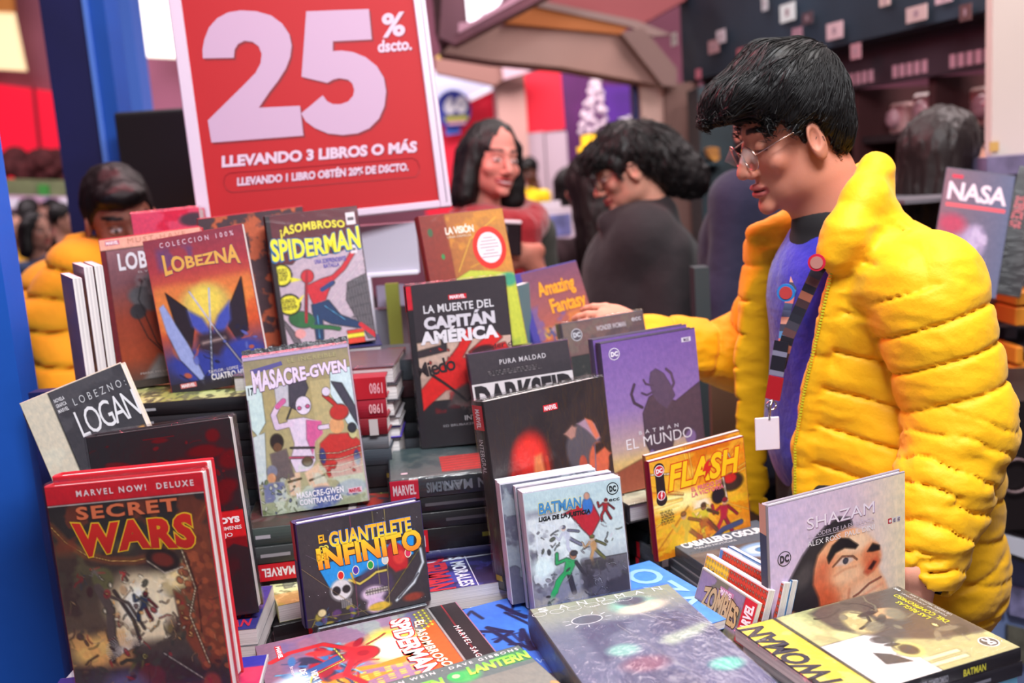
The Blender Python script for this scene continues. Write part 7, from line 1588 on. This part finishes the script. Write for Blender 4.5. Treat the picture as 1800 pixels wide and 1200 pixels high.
# 15 yellow speed book
w, h = .177, .158
def speed(w, h, full=True):
    A = Art(w, h, (226, 146, 20)); A.grad([(0, (206, 110, 20)), (.4, (236, 160, 30)), (1, (206, 120, 20))]).cloud((240, 196, 60), 3, .1, .6, 3, st=(1, 2.5)).ell(.25, .46, .30, .10, (252, 240, 160), .8).ell(.50, .58, .10, .10, (252, 232, 200), .7).cloud((232, 190, 40), 6, .15, .7, 8, box=(0, .5, 1, 1), st=(1, 3))
    r_ = random.Random(2)
    for k in range(26): an = r_.uniform(0, 6.28); A.line([(.45+.15*math.cos(an), .45+.12*math.sin(an)), (.45+.7*math.cos(an), .45+.6*math.sin(an))], r_.uniform(.003, .012), r_.choice([(250, 226, 120), (190, 90, 30), (240, 180, 60)]), .6)
    A.ell(.84, .42, .12, .09, (60, 44, 40), .3).ell(.82, .38, .07, .05, (196, 40, 40), .3).line([(.74, .28), (.77, .60)], .02, (226, 206, 190)).ell(.68, .52, .07, .08, (34, 28, 40), .2).figure(.72, .72, .24, (176, 34, 60), (206, 150, 120), (140, 30, 50), 10, 3).figure(.52, .70, .22, (206, 190, 50), (150, 100, 70), (90, 60, 40), -5, 4).figure(.32, .74, .24, (206, 176, 60), (206, 160, 120), (150, 96, 50), -12, 5).line([(.55, .96), (.70, .88), (.9, .86)], .05, (60, 70, 110)).line([(.60, .14), (.82, .12), (.86, .22)], .010, (255, 240, 220)).line([(.0, .12), (.28, .18)], .010, (255, 240, 220))
    A.print_lines(.06, .52, .20, .66, (120, 100, 50), 6).cloud((150, 60, 40), 9, .2, .7, 3, box=(.2, .7, .6, 1)); return A
A = speed(w, h); L = Lettering(w, h)
L.text('FLASH', .17, .085, .94, .345, (240, 196, 30), .035, .95, shear=.25, outline=(206, 50, 30), ow=.03); L.poly([(.56, .17), (.62, .13), (.595, .20), (.64, .20), (.54, .33), (.565, .24), (.53, .24)], (206, 40, 36), 5)
L.rect(.05, .06, .14, .42, (40, 30, 34)); L.disc(.095, .10, .055, (40, 30, 34), .8); L.disc(.095, .40, .055, (40, 30, 34), .8); L.ring_logo(.095, .115, .05, (196, 30, 50), (240, 230, 232), 1.2); L.disc(.095, .36, .042, (240, 230, 232), 1.2); L.disc(.095, .36, .036, (196, 30, 50), 1.6); L.poly([(.10, .32), (.112, .32), (.10, .355), (.108, .355), (.088, .405), (.092, .365), (.085, .365)], (240, 230, 232), 2)
L.text('EL PRECIO DE', .40, .365, .72, .41, (222, 110, 130), .03); L.text('LA VICTORIA', .40, .42, .74, .465, (222, 110, 130), .03)
sl = Lettering(h, .008, spine_frame(w, h, .008)); sl.rect(0, 0, 1, 1, (150, 30, 56), .2)
PF = (.278, 1.467, .972, 25.0, 1.0, -2.8, w, h)
U('yellow orange comic with a red outlined slanted title, right of the white block', PF, .008, A, L, spine=(140, 30, 60), hard=False, spine_l=sl)
U('second copy of the yellow orange comic, standing behind the first', behind(PF, .012, .002, .006), .008, speed(w, h), None, spine=(150, 100, 60), hard=False)
# 16 pale pink book with a painted face
w, h = .213, .179; A = Art(w, h, (214, 188, 216), .0010); A.grad([(0, (212, 178, 214)), (.35, (222, 196, 214)), (.7, (236, 212, 190)), (1, (238, 216, 176))]).grad([(0, (206, 186, 224)), (.6, (220, 194, 212)), (1, (240, 222, 186))], ax='u') 
hairc = (50, 44, 50)
A.poly([(.20, .62), (.30, .50), (.36, .38), (.46, .32), (.58, .30), (.66, .36), (.73, .43), (.79, .50), (.81, .60), (.79, .68), (.81, .74), (.84, .80), (.87, .90), (.86, 1), (.2, 1)], (240, 172, 130), .014)
A.poly([(.28, .60), (.36, .50), (.44, .52), (.42, .70), (.48, .86), (.44, 1), (.2, 1), (.24, .7)], (214, 104, 70), .05, .85).ell(.36, .86, .12, .16, (224, 100, 60), .7, 0, .7).ell(.62, .44, .12, .08, (250, 208, 174), .8).ell(.68, .90, .14, .12, (250, 206, 170), .8).ell(.56, .68, .10, .07, (250, 196, 156), .8).ell(.74, .60, .07, .10, (222, 124, 84), .7)
A.poly([(0, 1), (0, .92), (.02, .82), (.08, .70), (.14, .59), (.23, .44), (.34, .31), (.41, .25), (.50, .215), (.58, .24), (.60, .30), (.50, .32), (.42, .37), (.34, .46), (.31, .56), (.30, .68), (.34, .80), (.36, 1)], hairc, .012).ell(.24, .60, .05, .10, (84, 76, 80), .8, 30, .7)
A.poly([(.41, .50), (.45, .42), (.51, .38), (.57, .40), (.64, .47), (.62, .49), (.54, .46), (.47, .48), (.42, .55)], (34, 28, 34), .007).poly([(.71, .54), (.75, .49), (.80, .52), (.80, .55), (.75, .55)], (34, 28, 34), .007)
A.poly([(.47, .585), (.52, .535), (.58, .54), (.61, .575), (.55, .60)], (226, 196, 186), .01).ell(.545, .565, .018, .024, (70, 66, 84), .3).line([(.45, .585), (.52, .525), (.60, .545), (.63, .58)], .007, (130, 64, 50), .9).line([(.46, .66), (.54, .63), (.62, .63)], .006, (206, 120, 90), .7, .012)
A.poly([(.68, .70), (.72, .62), (.78, .60), (.80, .64), (.76, .70), (.71, .73)], (206, 92, 62), .012).poly([(.715, .68), (.755, .63), (.775, .64), (.74, .69)], (60, 24, 28), .007)
A.line([(.60, .87), (.64, .855), (.72, .80), (.81, .775)], .008, (170, 66, 60), .9).line([(.64, .90), (.73, .86), (.82, .83)], .012, (228, 140, 112), .7, .012).line([(.57, .80), (.555, .90), (.62, .98)], .008, (200, 110, 80), .8, .012).ell(.11, .93, .085, .10, (230, 142, 96), .25, 20).ell(.115, .95, .045, .06, (120, 54, 44), .5)
L = Lettering(w, h); L.text('SHAZAM', .27, .165, .76, .255, (240, 226, 240), .0, 1.0, drop=(.006, .006, (176, 140, 176))); L.text('EL PODER DE LA ESPERANZA', .28, .288, .76, .318, (214, 196, 214), -.004, outline=None); L.rect(.28, .328, .76, .331, (224, 206, 224)); L.text('ALEX ROSS  PAUL DINI', .27, .345, .76, .385, (236, 230, 236), .0); L.disc(.105, .425, .048, (56, 50, 60)); L.disc(.105, .425, .042, (208, 186, 220), 1); L.text('DC', .073, .395, .137, .455, (56, 50, 60), .06, lift=1.5)
for i, ch in enumerate('ecc'): L.rect(.865+.033*i, .335, .893+.033*i, .375, ((196, 40, 60), (214, 206, 210), (214, 206, 210))[i]); L.text(ch, .870+.033*i, .343, .888+.033*i, .367, ((240, 230, 230), (120, 100, 120), (120, 100, 120))[i], .03, lift=1)
sl = Lettering(h, .014, spine_frame(w, h, .014)); sl.rect(0, 0, .22, 1, (220, 170, 140), .3); sl.rect(.22, 0, 1, 1, (70, 74, 90), .3)
h2 = .215
A_full = A; PS = (.403, 1.219, .961-.0, 20.1, -3.7, -2.1, w, h)
U('pale pink hardcover with a painted upturned face, front right', (PS[0], PS[1], .962, 20.1, -2.5, -2.1, w, h), .012, A, L, spine=(150, 140, 150), spine_l=sl)
pile('under the pale pink hardcover', .40, 1.255, .9605, 20, [], seed=40, w=.20, h=.05)
# 17 gauntlet book
w, h = .171, .141; A = Art(w, h, (52, 48, 54), .0009); A.cloud((64, 58, 64), 4, 0, .6, 3)
for k in range(60):
    r_ = random.Random(k); A.ell(r_.random(), r_.random(), .002, .002, (190, 190, 200), .3)
A.poly([(.12, .42), (.85, .33), (.93, .25), (.90, .50), (.20, .66)], (36, 140, 216), .004)
A.poly([(.66, .42), (.72, .34), (.78, .36), (.86, .44), (.84, .62), (.74, .64), (.66, .52)], (176, 36, 44), .01).line([(.70, .34), (.74, .26)], .02, (90, 30, 36)).ell(.78, .50, .05, .07, (206, 60, 56), .4).ell(.56, .72, .15, .17, (66, 56, 84), .3).ell(.54, .80, .10, .08, (196, 176, 204), .4).rect(.48, .76, .66, .80, (236, 230, 226)).line([(.48, .78), (.66, .78)], .006, (60, 50, 60)).ell(.55, .92, .08, .08, (200, 170, 206), .4)
for k in range(8): A.line([(.49+.022*k, .755), (.49+.022*k, .805)], .003, (90, 80, 90))
A.line([(.36, .62), (.44, .68), (.52, .64), (.58, .60), (.66, .60)], .022, (206, 190, 90)).line([(.38, .56), (.40, .66)], .016, (190, 150, 50)).ell(.29, .70, .09, .11, (206, 206, 212), .3).ell(.25, .70, .03, .04, (40, 36, 44), .3).ell(.33, .70, .03, .035, (40, 36, 44), .3).rect(.27, .80, .36, .88, (190, 190, 196), .8)
for k in range(6): A.line([(.275+.016*k, .80), (.275+.016*k, .88)], .003, (60, 56, 60))
A.line([(.72, .92), (.88, .78), (.97, .60), (.96, .46)], .030, (196, 206, 216), soft=.008).line([(.74, .90), (.92, .70)], .010, (90, 90, 100)).ell(.58, .94, .09, .04, (206, 170, 60), .4).ell(.86, .92, .08, .04, (140, 60, 50), .6).busy(30, [(150, 140, 60), (90, 60, 110), (60, 90, 130)], (.05, .88, .4, 1), (.01, .04), 3).ell(.12, .88, .035, .04, (214, 200, 150), .3)
for (a0, b0), (a1, b1), c_ in (((.42, 0), (.40, .98), (150, 60, 100)), ((.60, 0), (.60, .72), (206, 190, 110)), ((.70, 0), (.66, .95), (206, 190, 110)), ((0, .42), (.48, 1), (176, 150, 110)), ((.98, .42), (.55, 1), (190, 176, 60)), ((.05, .30), (.22, .45), (130, 110, 130)), ((0, .92), (.6, .96), (150, 140, 50))): A.line([(a0, b0), (a1, b1)], .003, c_, .9)
L = Lettering(w, h); w2_ = lambda X, Y: (X, Y+.0*X)
L.text('EL', .16, .145, .225, .225, (236, 176, 40), .03, .9); L.text('DEL', .13, .32, .225, .39, (236, 196, 50), .03, .9)
L.text('GUANTELETE', .24, .135, .90, .285, (246, 170, 40), .035, .92, outline=(40, 110, 190), ow=.03, col2=(236, 214, 60)); L.text('INFINITO', .13, .265, .97, .475, (250, 206, 50), .045, .92, outline=(60, 40, 30), ow=.02, col2=(240, 130, 40), shear=-.05)
for i, (u, c_) in enumerate(((.30, (206, 40, 44)), (.42, (80, 50, 160)), (.54, (40, 150, 60)), (.66, (190, 200, 206)), (.85, (206, 50, 90)))): L.disc(u, .565-.02*i, .028, (226, 214, 190), 1, rv=.045); L.disc(u, .565-.02*i, .021, c_, 1.6, rv=.036)
for c0 in (.175, .21):
    L.disc(c0, .275, .022, (214, 206, 80), 1); L.disc(c0, .275, .012, (52, 48, 54), 1.6)
sl = Lettering(h, .024, spine_frame(w, h, .024)); sl.rect(0, 0, .36, 1, (190, 26, 44), .3); sl.rect(.36, 0, 1, 1, (66, 56, 110), .3)
U('black landscape book with a yellow block title, tied with thread', (-.215, 1.263, .991, 21.9, 4.7, .2, w, h), .024, A, L, spine=(60, 50, 100), spine_l=sl)
pile('under the gauntlet book', -.222, 1.290, .9895, 22, [], seed=41, w=.15, h=.06)
# 18 shrink-wrapped comic
w, h = .163, .245; A = Art(w, h, (176, 156, 110), .0010); A.grad([(0, (150, 138, 110)), (.3, (176, 158, 110)), (.8, (180, 170, 130)), (1, (150, 160, 130))]).rect(.60, .20, .82, .7, (196, 178, 130), .6).poly([(0, .18), (.14, .2), (.14, .42), (.05, .5), (0, .45)], (206, 224, 222)).poly([(.80, .16), (1, .14), (1, .55), (.9, .50), (.78, .3)], (206, 222, 226)).poly([(.80, .22), (.9, .24), (1, .40), (1, .52)], (70, 66, 80)).poly([(0, .5), (.12, .48), (.08, .8), (0, .8)], (206, 214, 214))
A.poly([(.26, .20), (.45, .20), (.56, .26), (.50, .36), (.36, .34), (.26, .32)], (196, 190, 200)).poly([(.40, .20), (.56, .18), (.58, .24), (.46, .38), (.38, .34)], (74, 68, 80)).line([(.34, .42), (.42, .32)], .012, (60, 56, 66))
A.poly([(.34, .42), (.50, .42), (.64, .46), (.62, .54), (.56, .60), (.56, .70), (.50, .76), (.36, .76), (.32, .68), (.38, .58), (.36, .50)], (226, 206, 226), .008).poly([(.52, .44), (.66, .46), (.66, .54), (.58, .58), (.54, .66), (.50, .56)], (214, 96, 150), .008).line([(.38, .45), (.24, .46), (.22, .38), (.28, .32)], .055, (222, 196, 220)).line([(.27, .33), (.33, .30)], .05, (214, 100, 156)).line([(.64, .50), (.74, .50), (.78, .46)], .045, (226, 206, 226)).ell(.51, .345, .075, .06, (226, 210, 228), .12).ell(.47, .36, .02, .012, (206, 90, 140), .3).ell(.55, .355, .02, .012, (206, 90, 140), .3)
A.line([(.34, .60), (.56, .62)], .014, (60, 50, 50)).line([(.32, .66), (.54, .68)], .02, (200, 80, 110)).poly([(.28, .76), (.40, .76), (.38, .90), (.28, .90)], (226, 190, 160), .01).poly([(.44, .77), (.58, .72), (.66, .88), (.50, .92)], (226, 190, 160), .01).line([(.28, .81), (.40, .80)], .014, (110, 90, 60)).line([(.48, .82), (.62, .80)], .014, (110, 90, 60)).ell(.48, .70, .05, .03, (96, 80, 60), .3)
A.poly([(.62, .60), (.72, .55), (.92, .56), (1, .62), (.98, .82), (.66, .82), (.60, .70)], (196, 52, 48), .01).ell(.80, .50, .07, .055, (222, 160, 110), .15).ell(.84, .42, .09, .05, (190, 50, 46), .2).line([(.72, .30), (.80, .36), (.88, .44)], .04, (186, 50, 46)).ell(.74, .28, .04, .03, (222, 206, 226), .2).ell(.63, .68, .03, .05, (60, 66, 120), .4).ell(.95, .72, .03, .05, (60, 66, 120), .4)
for v in (.66, .70, .74, .78): A.line([(.58, v), (.78, v+.015), (1, v-.01)], .006, (226, 216, 180))
A.ell(.22, .55, .06, .05, (50, 40, 40), .3).ell(.22, .585, .04, .03, (110, 76, 56), .3).poly([(.14, .62), (.30, .60), (.34, .78), (.16, .80)], (110, 96, 96), .01).ell(.14, .73, .05, .04, (130, 130, 150), .3).ell(.13, .77, .04, .03, (214, 150, 110), .3).poly([(.04, .80), (.24, .80), (.24, .92), (.04, .92)], (120, 124, 160), .01).ell(.94, .56, .04, .04, (206, 196, 140), .3).ell(.94, .53, .04, .03, (50, 50, 60), .3)
A.ell(.55, .94, .20, .07, (92, 106, 160), .3).ell(.86, .90, .14, .05, (92, 106, 160), .3).cloud((206, 216, 200), 8, .1, .7, 3, box=(0, .72, 1, 1)).busy(50, [(110, 120, 80), (206, 206, 190), (90, 96, 130)], (0, .78, .35, 1), (.01, .03), 4)
A.rect(0, 0, 1, .02, (190, 170, 206))
L = Lettering(w, h); L.poly([(.06, .085), (.36, .055), (.37, .08), (.07, .115)], (96, 90, 150)); L.text('EL INCREIBLE', .42, .045, .88, .072, (176, 166, 120), .01, 1.2); L.text('MASACRE-GWEN', .07, .09, .96, .235, (236, 214, 236), .04, .92, outline=(110, 80, 130), ow=.025, warp=lambda X, Y: (X, Y*(1-.45*np.clip(X*1.6, 0, 1))+.42*np.clip(X*1.2, 0, .9)))
L.text('MASACRE-GWEN', .34, .885, .78, .925, (240, 234, 240), .03); L.text('CONTRAATACA', .36, .932, .76, .968, (240, 234, 240), .03); L.box_logo('MARVEL', .82, .905, .95, .94, bg=(222, 190, 205), fg=(196, 40, 60)); L.rect(.0, .18, .08, .27, (214, 226, 226)); L.text('17', .02, .195, .07, .245, (30, 40, 44), .03, lift=1)
U('shrink-wrapped comic with a pale lilac block title, centre left', (-.317, 1.463, 1.078, 4.2, 14, -3.5, w, h), .016, A, L, spine=(176, 150, 176), hard=False, wrap=True)
fl_ = [o for o in bpy.data.objects if o.get('label', '').startswith('shrink-wrapped comic with a pale lilac')][0]; b = MB()
for k in range(24): b.box(-w/2+k*w/24, -w/2+(k+1)*w/24, .004+.0012*math.sin(k*1.7), .006+.0012*math.sin(k*1.7), h, h+.011+.0012*math.sin(k*2.3))
b.build('film_flap', mat('crinkled_grey_film', (86, 86, 90), .25, coat=.6, noise=.5, nscale=60, bump=.5, bscale=160), fl_)
# 19 small comics leaning at an angle
def small(art, lett, p, t, **k): return U(k.pop('label'), p, t, art, lett, **k)
w, h = .123, .105; A = Art(w, h, (120, 118, 96)); A.cloud((150, 130, 170), 5, 0, .8, 3, box=(0, 0, 1, .5)).cloud((90, 100, 70), 5, .05, .8, 5, box=(0, .4, 1, 1)).ell(.55, .22, .12, .10, (80, 66, 80), .3).busy(60, [(80, 84, 60), (150, 150, 120), (60, 76, 120), (110, 90, 120)], (0, .2, 1, 1), (.02, .06), 3).rect(.80, .0, 1, .56, (206, 36, 52)).rect(.80, .56, 1, 1, (70, 60, 44))
L = Lettering(w, h); L.box_logo('MARVEL', .38, .08, .62, .19, bg=(190, 130, 160)); L.text('ZOMBIES', .13, .20, .76, .46, (196, 170, 120), .04, .86, outline=(70, 44, 30), ow=.03, warp=lambda X, Y: (X, Y*(1+.3*np.sin(math.pi*X)))); L.text('MARVEL', .72, .20, 1.08, .36, (246, 236, 238), .05, .9, ang=90)
PZ = (.226, 1.208, .919, -66.9, 19.3, 2.1, w, h)
small(A, L, PZ, .006, label='small olive comic with a scrawled gold title, leaning between the two foreground books', spine=(190, 190, 176), hard=False)
A = Art(w, h, (236, 140, 50)); A.cloud((226, 200, 60), 3, .2, .9, 3, box=(0, 0, .4, 1)).rect(.40, 0, 1, 1, (206, 66, 50))
for k in range(22):
    for q in range(14): A.ell(.02+.046*k, .03+.075*q, .009, .010, (240, 226, 200), .3)
L = Lettering(w, h); L.text('DC', .05, .05, .17, .14, (30, 26, 24), .08)
PZ2 = behind((.234, 1.218, .919, -64.0, 16.2, 3.0, .128, .116), .007)
small(A, L, PZ2, .010, label='orange and red dotted comic just behind the small olive one', spine=(226, 220, 226), hard=False)
A = Art(w, h, (214, 80, 56))
for k in range(22):
    for q in range(14): A.ell(.02+.046*k, .03+.075*q, .010, .011, (240, 226, 214), .3)
A.rect(.0, .0, .05, 1, (90, 140, 200))
small(A, None, behind((.252, 1.224, .919, -64.5, 14.3, 2.2, .130, .119), .014), .010, label='red dotted comic, second behind the small olive one', spine=(222, 216, 226), hard=False)
small(Art(w, h, (150, 190, 220)).cloud((226, 236, 240), 5, 0, .8, 3), None, behind((.252, 1.224, .916, -64.5, 14.3, 2.2, .130, .122), .026), .010, label='pale blue comic, last behind the small olive one', spine=(60, 110, 160), hard=False)
b = MB(); 
# ---------------------------------------------------------------- magazine on the right rack
w, h = .20, .30; A = Art(w, h, (96, 96, 116)); A.grad([(0, (130, 90, 104)), (.3, (110, 92, 110)), (1, (92, 100, 130))], ax='u').ell(.40, .55, .15, .10, (150, 130, 150), .5).ell(.55, .58, .18, .14, (166, 150, 186), .5).poly([(.3, .66), (.66, .62), (.66, 1), (.30, 1)], (140, 130, 150), .04).ell(.2, .45, .2, .08, (176, 60, 90), .8).cloud((190, 176, 206), 8, .1, .8, 3, box=(.25, .45, .75, .9))
L = Lettering(w, h); L.box_logo('', .10, .05, .24, .085, bg=(206, 50, 76)) if False else L.rect(.12, .055, .26, .085, (206, 50, 76))
L.text('NASA', .07, .13, .90, .29, (232, 212, 226), .03, .9); L.rect(.07, .315, .90, .345, (226, 90, 100)); 
def hung(px0, py0, px1, py1, Y, hh, lean, roll):
    a_ = W(px0, py0, Y); c_ = W(px1, py1, Y-.03); wd = float(np.linalg.norm(c_-a_)); yw = math.degrees(math.atan2(c_[1]-a_[1], c_[0]-a_[0])); m_ = (a_+c_)/2
    Rm = np.array(pose(0, 0, 0, yw, lean, roll))[:3, :3]; o = m_-Rm@np.array([0, 0, hh]); return (o[0], o[1], o[2], yw, lean, roll, wd, hh)
pn = hung(1664, 303, 1786, 299, 2.35, .29, 16, 12)
U('space magazine with large white lettering on the rack at the right edge', pn, .006, A, Lettering(pn[6], .29).text('NASA', .07, .11, .93, .26, (232, 212, 226), .03, .9).rect(.07, .285, .93, .315, (226, 90, 100)).rect(.10, .05, .26, .08, (206, 50, 76)), spine=(80, 80, 96), hard=False)
Kk = Art(.1, .3, (22, 20, 26)); pk = hung(1792, 297, 1850, 292, 2.33, .30, 16, 12)
U('black magazine with pink spine lettering, right of the space magazine', pk, .02, Kk, Lettering(pk[6], .30).text('SCIENCE OF', -.25, .32, .85, .40, (206, 90, 100), .02, ang=-90), spine=(20, 18, 22), hard=False)
# ======================= the discount sign
SGM = pose(-.343, 1.975, 1.497, 10.6, 8.3, -1.8); sw, shh = .491, .60
sg_ = empty('discount_sign', M4=SGM, label='tall red discount sign with a huge pale 25 in a white frame', cat='sign')
_inv = np.array(SGM.inverted())
def on_sign(x, y):
    """pixel -> (u, v) in metres on the sign's face, v up"""
    r = fw + cR*((x-900)/F) - cU*((y-600)/F)
    o = _inv[:3, :3] @ CAM + _inv[:3, 3]; d = _inv[:3, :3] @ r
    t = -o[1]/d[1]; p = o+d*t; return p[0], p[2]
b = MB(); fwid = .024
for x0, x1, z0, z1 in ((-sw/2, -sw/2+fwid, 0, shh), (sw/2-fwid, sw/2, 0, shh), (-sw/2+fwid, sw/2-fwid, 0, .015), (-sw/2+fwid, sw/2-fwid, shh-.02, shh)): b.box(x0, x1, -.006, .012, z0, z1, .002)
b.build('frame', mat('white_aluminium', (206, 186, 204), .35), sg_)
b = MB(); b.box(sw/2-.010, sw/2-.008, -.0075, -.006, 0.01, shh); b.build('frame_groove', mat('groove_grey', (140, 120, 140), .5), sg_)
b = MB(); b.box(-sw/2+.02, sw/2-.02, 0, .008, .012, shh-.01); b.build('panel', mat('red_sign_panel', (172, 15, 25), .6, spec=.3), sg_)
LS = Lettering(1, 1, (np.array([0, 0, 0.]), np.array([1, 0, 0.]), np.array([0, 0, 1.]), np.array([0, -1., 0])))
def earcut(P):
    c = bpy.data.curves.new('p', 'CURVE'); c.dimensions = '2D'; c.fill_mode = 'BOTH'
    s_ = c.splines.new('POLY'); s_.points.add(len(P)-1)
    for i, q in enumerate(P): s_.points[i].co = (q[0], q[1], 0, 1)
    s_.use_cyclic_u = True; o = bpy.data.objects.new('p', c); COL.objects.link(o)
    me = bpy.data.meshes.new_from_object(o.evaluated_get(bpy.context.evaluated_depsgraph_get()))
    V = np.array([v.co[:2] for v in me.vertices]); Fc = [tuple(p.vertices) for p in me.polygons]
    bpy.data.objects.remove(o); bpy.data.curves.remove(c); bpy.data.meshes.remove(me); return V, Fc
two = [(230,308),(228,262),(238,208),(262,146),(306,96),(362,66),(430,55),(512,60),(590,82),(648,125),(686,182),(698,240),(690,302),(668,360),(628,424),(580,486),(525,568),(742,558),(760,715),(275,752),(256,635),(330,562),(440,454),(508,384),(534,334),(540,285),(525,245),(492,221),(450,215),(415,232),(397,262),(393,305)]
five = [(775,60),(1105,48),(1120,208),(915,218),(915,270),(962,267),(1022,275),(1088,302),(1146,348),(1184,410),(1196,482),(1187,560),(1158,626),(1108,676),(1046,703),(968,712),(890,704),(820,675),(772,640),(748,598),(862,503),(885,534),(915,549),(955,550),(995,536),(1022,506),(1028,474),(1018,440),(994,420),(950,412),(918,419),(885,437),(750,405)]
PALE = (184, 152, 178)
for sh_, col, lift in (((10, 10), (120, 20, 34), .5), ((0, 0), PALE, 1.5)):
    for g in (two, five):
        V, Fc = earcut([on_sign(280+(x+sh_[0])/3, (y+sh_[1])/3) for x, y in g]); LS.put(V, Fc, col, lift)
def sign_text(txt, x0, y0, x1, y1, hgt, **k):
    """baseline from (x0, y0) to (x1, y1) in the photograph, letters hgt pixels tall"""
    a = np.array(on_sign(x0, y0)); c = np.array(on_sign(x1, y1)); up = np.array(on_sign(x0, y0-hgt))-a
    V, Fc = tri_text(txt, k.get('bold', .04), k.get('sp', 1.0)); mn = V.min(0); mx = V.max(0); cap = k.get('cap', mx[1]); mn1 = k.get('base', mn[1])
    X = (V[:, 0]-mn[0])/(mx[0]-mn[0]); Y = (V[:, 1]-mn1)/(cap-mn1)
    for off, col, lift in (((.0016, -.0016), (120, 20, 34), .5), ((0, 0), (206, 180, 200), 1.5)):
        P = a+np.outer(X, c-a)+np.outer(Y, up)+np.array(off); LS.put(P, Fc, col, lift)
sign_text('%', 671, 67, 712, 63, 43, bold=.03); sign_text('dscto.', 664, 93, 724, 88, 22, bold=.035)
sign_text('LLEVANDO 3 LIBROS O M\u00c1S', 390, 293, 733, 266, 18, bold=.05, base=0, cap=.70)
sign_text('LLEVANDO 1 LIBRO OBT\u00c9N 20% DE DSCTO.', 417, 326, 718, 299, 13, bold=.045, base=0, cap=.70)
cap_ = [on_sign(*q) for q in [(405, 304), (725, 278), (733, 282), (737, 292), (736, 304), (730, 311), (408, 338), (399, 334), (393, 322), (396, 309)]]
tb_ = MB(); pts = [np.array([u, -.0004, v]) for u, v in cap_+[cap_[0]]]; tb_.tube(pts, .0006, 5, cap=False); tb_.build('caption_outline', mat('dark_red_line', (120, 20, 34), .5), sg_)
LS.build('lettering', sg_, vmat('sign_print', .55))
# white stand of the sign
st_ = empty('sign_stand', (W(672, 500, 2.0)[0], 2.02, ZT), label='white and clear acrylic stand holding the discount sign, seen between two books', cat='stand')
ACR = mat('frosted_acrylic', (196, 190, 206), .25, coat=.3)
def SS(name, pl, pr, yt, yb, Y, dep, m): o = post(name, pl, pr, (yt+yb)/2, Y, yt, yb, m, dep, bev=.002); return under(o, st_)
SS('backing_plate', 628, 735, 392, 484, 2.03, .004, ACR); SS('cross_bar', 640, 735, 478, 486, 2.02, .03, mat('white_bar', (226, 222, 236), .3)); SS('upright', 646, 662, 488, 720, 2.015, .02, mat('white_bar', (226, 222, 236), .3)); SS('back_plate', 662, 712, 500, 540, 2.04, .004, mat('lilac_grey_plate', (150, 138, 160), .3)); SS('lower_plate', 662, 700, 540, 720, 2.05, .004, mat('grey_plate', (120, 122, 134), .3))
x0 = W(690, 520, 2.1)[0]; tag(bx('olive_strip', x0, x0+.026, 1.985, 2.0, ZT, W(700, 488, 2.1)[2], mat('olive_strip', (130, 132, 50), .6)), 'olive green strip standing right of the sign stand', 'strip')
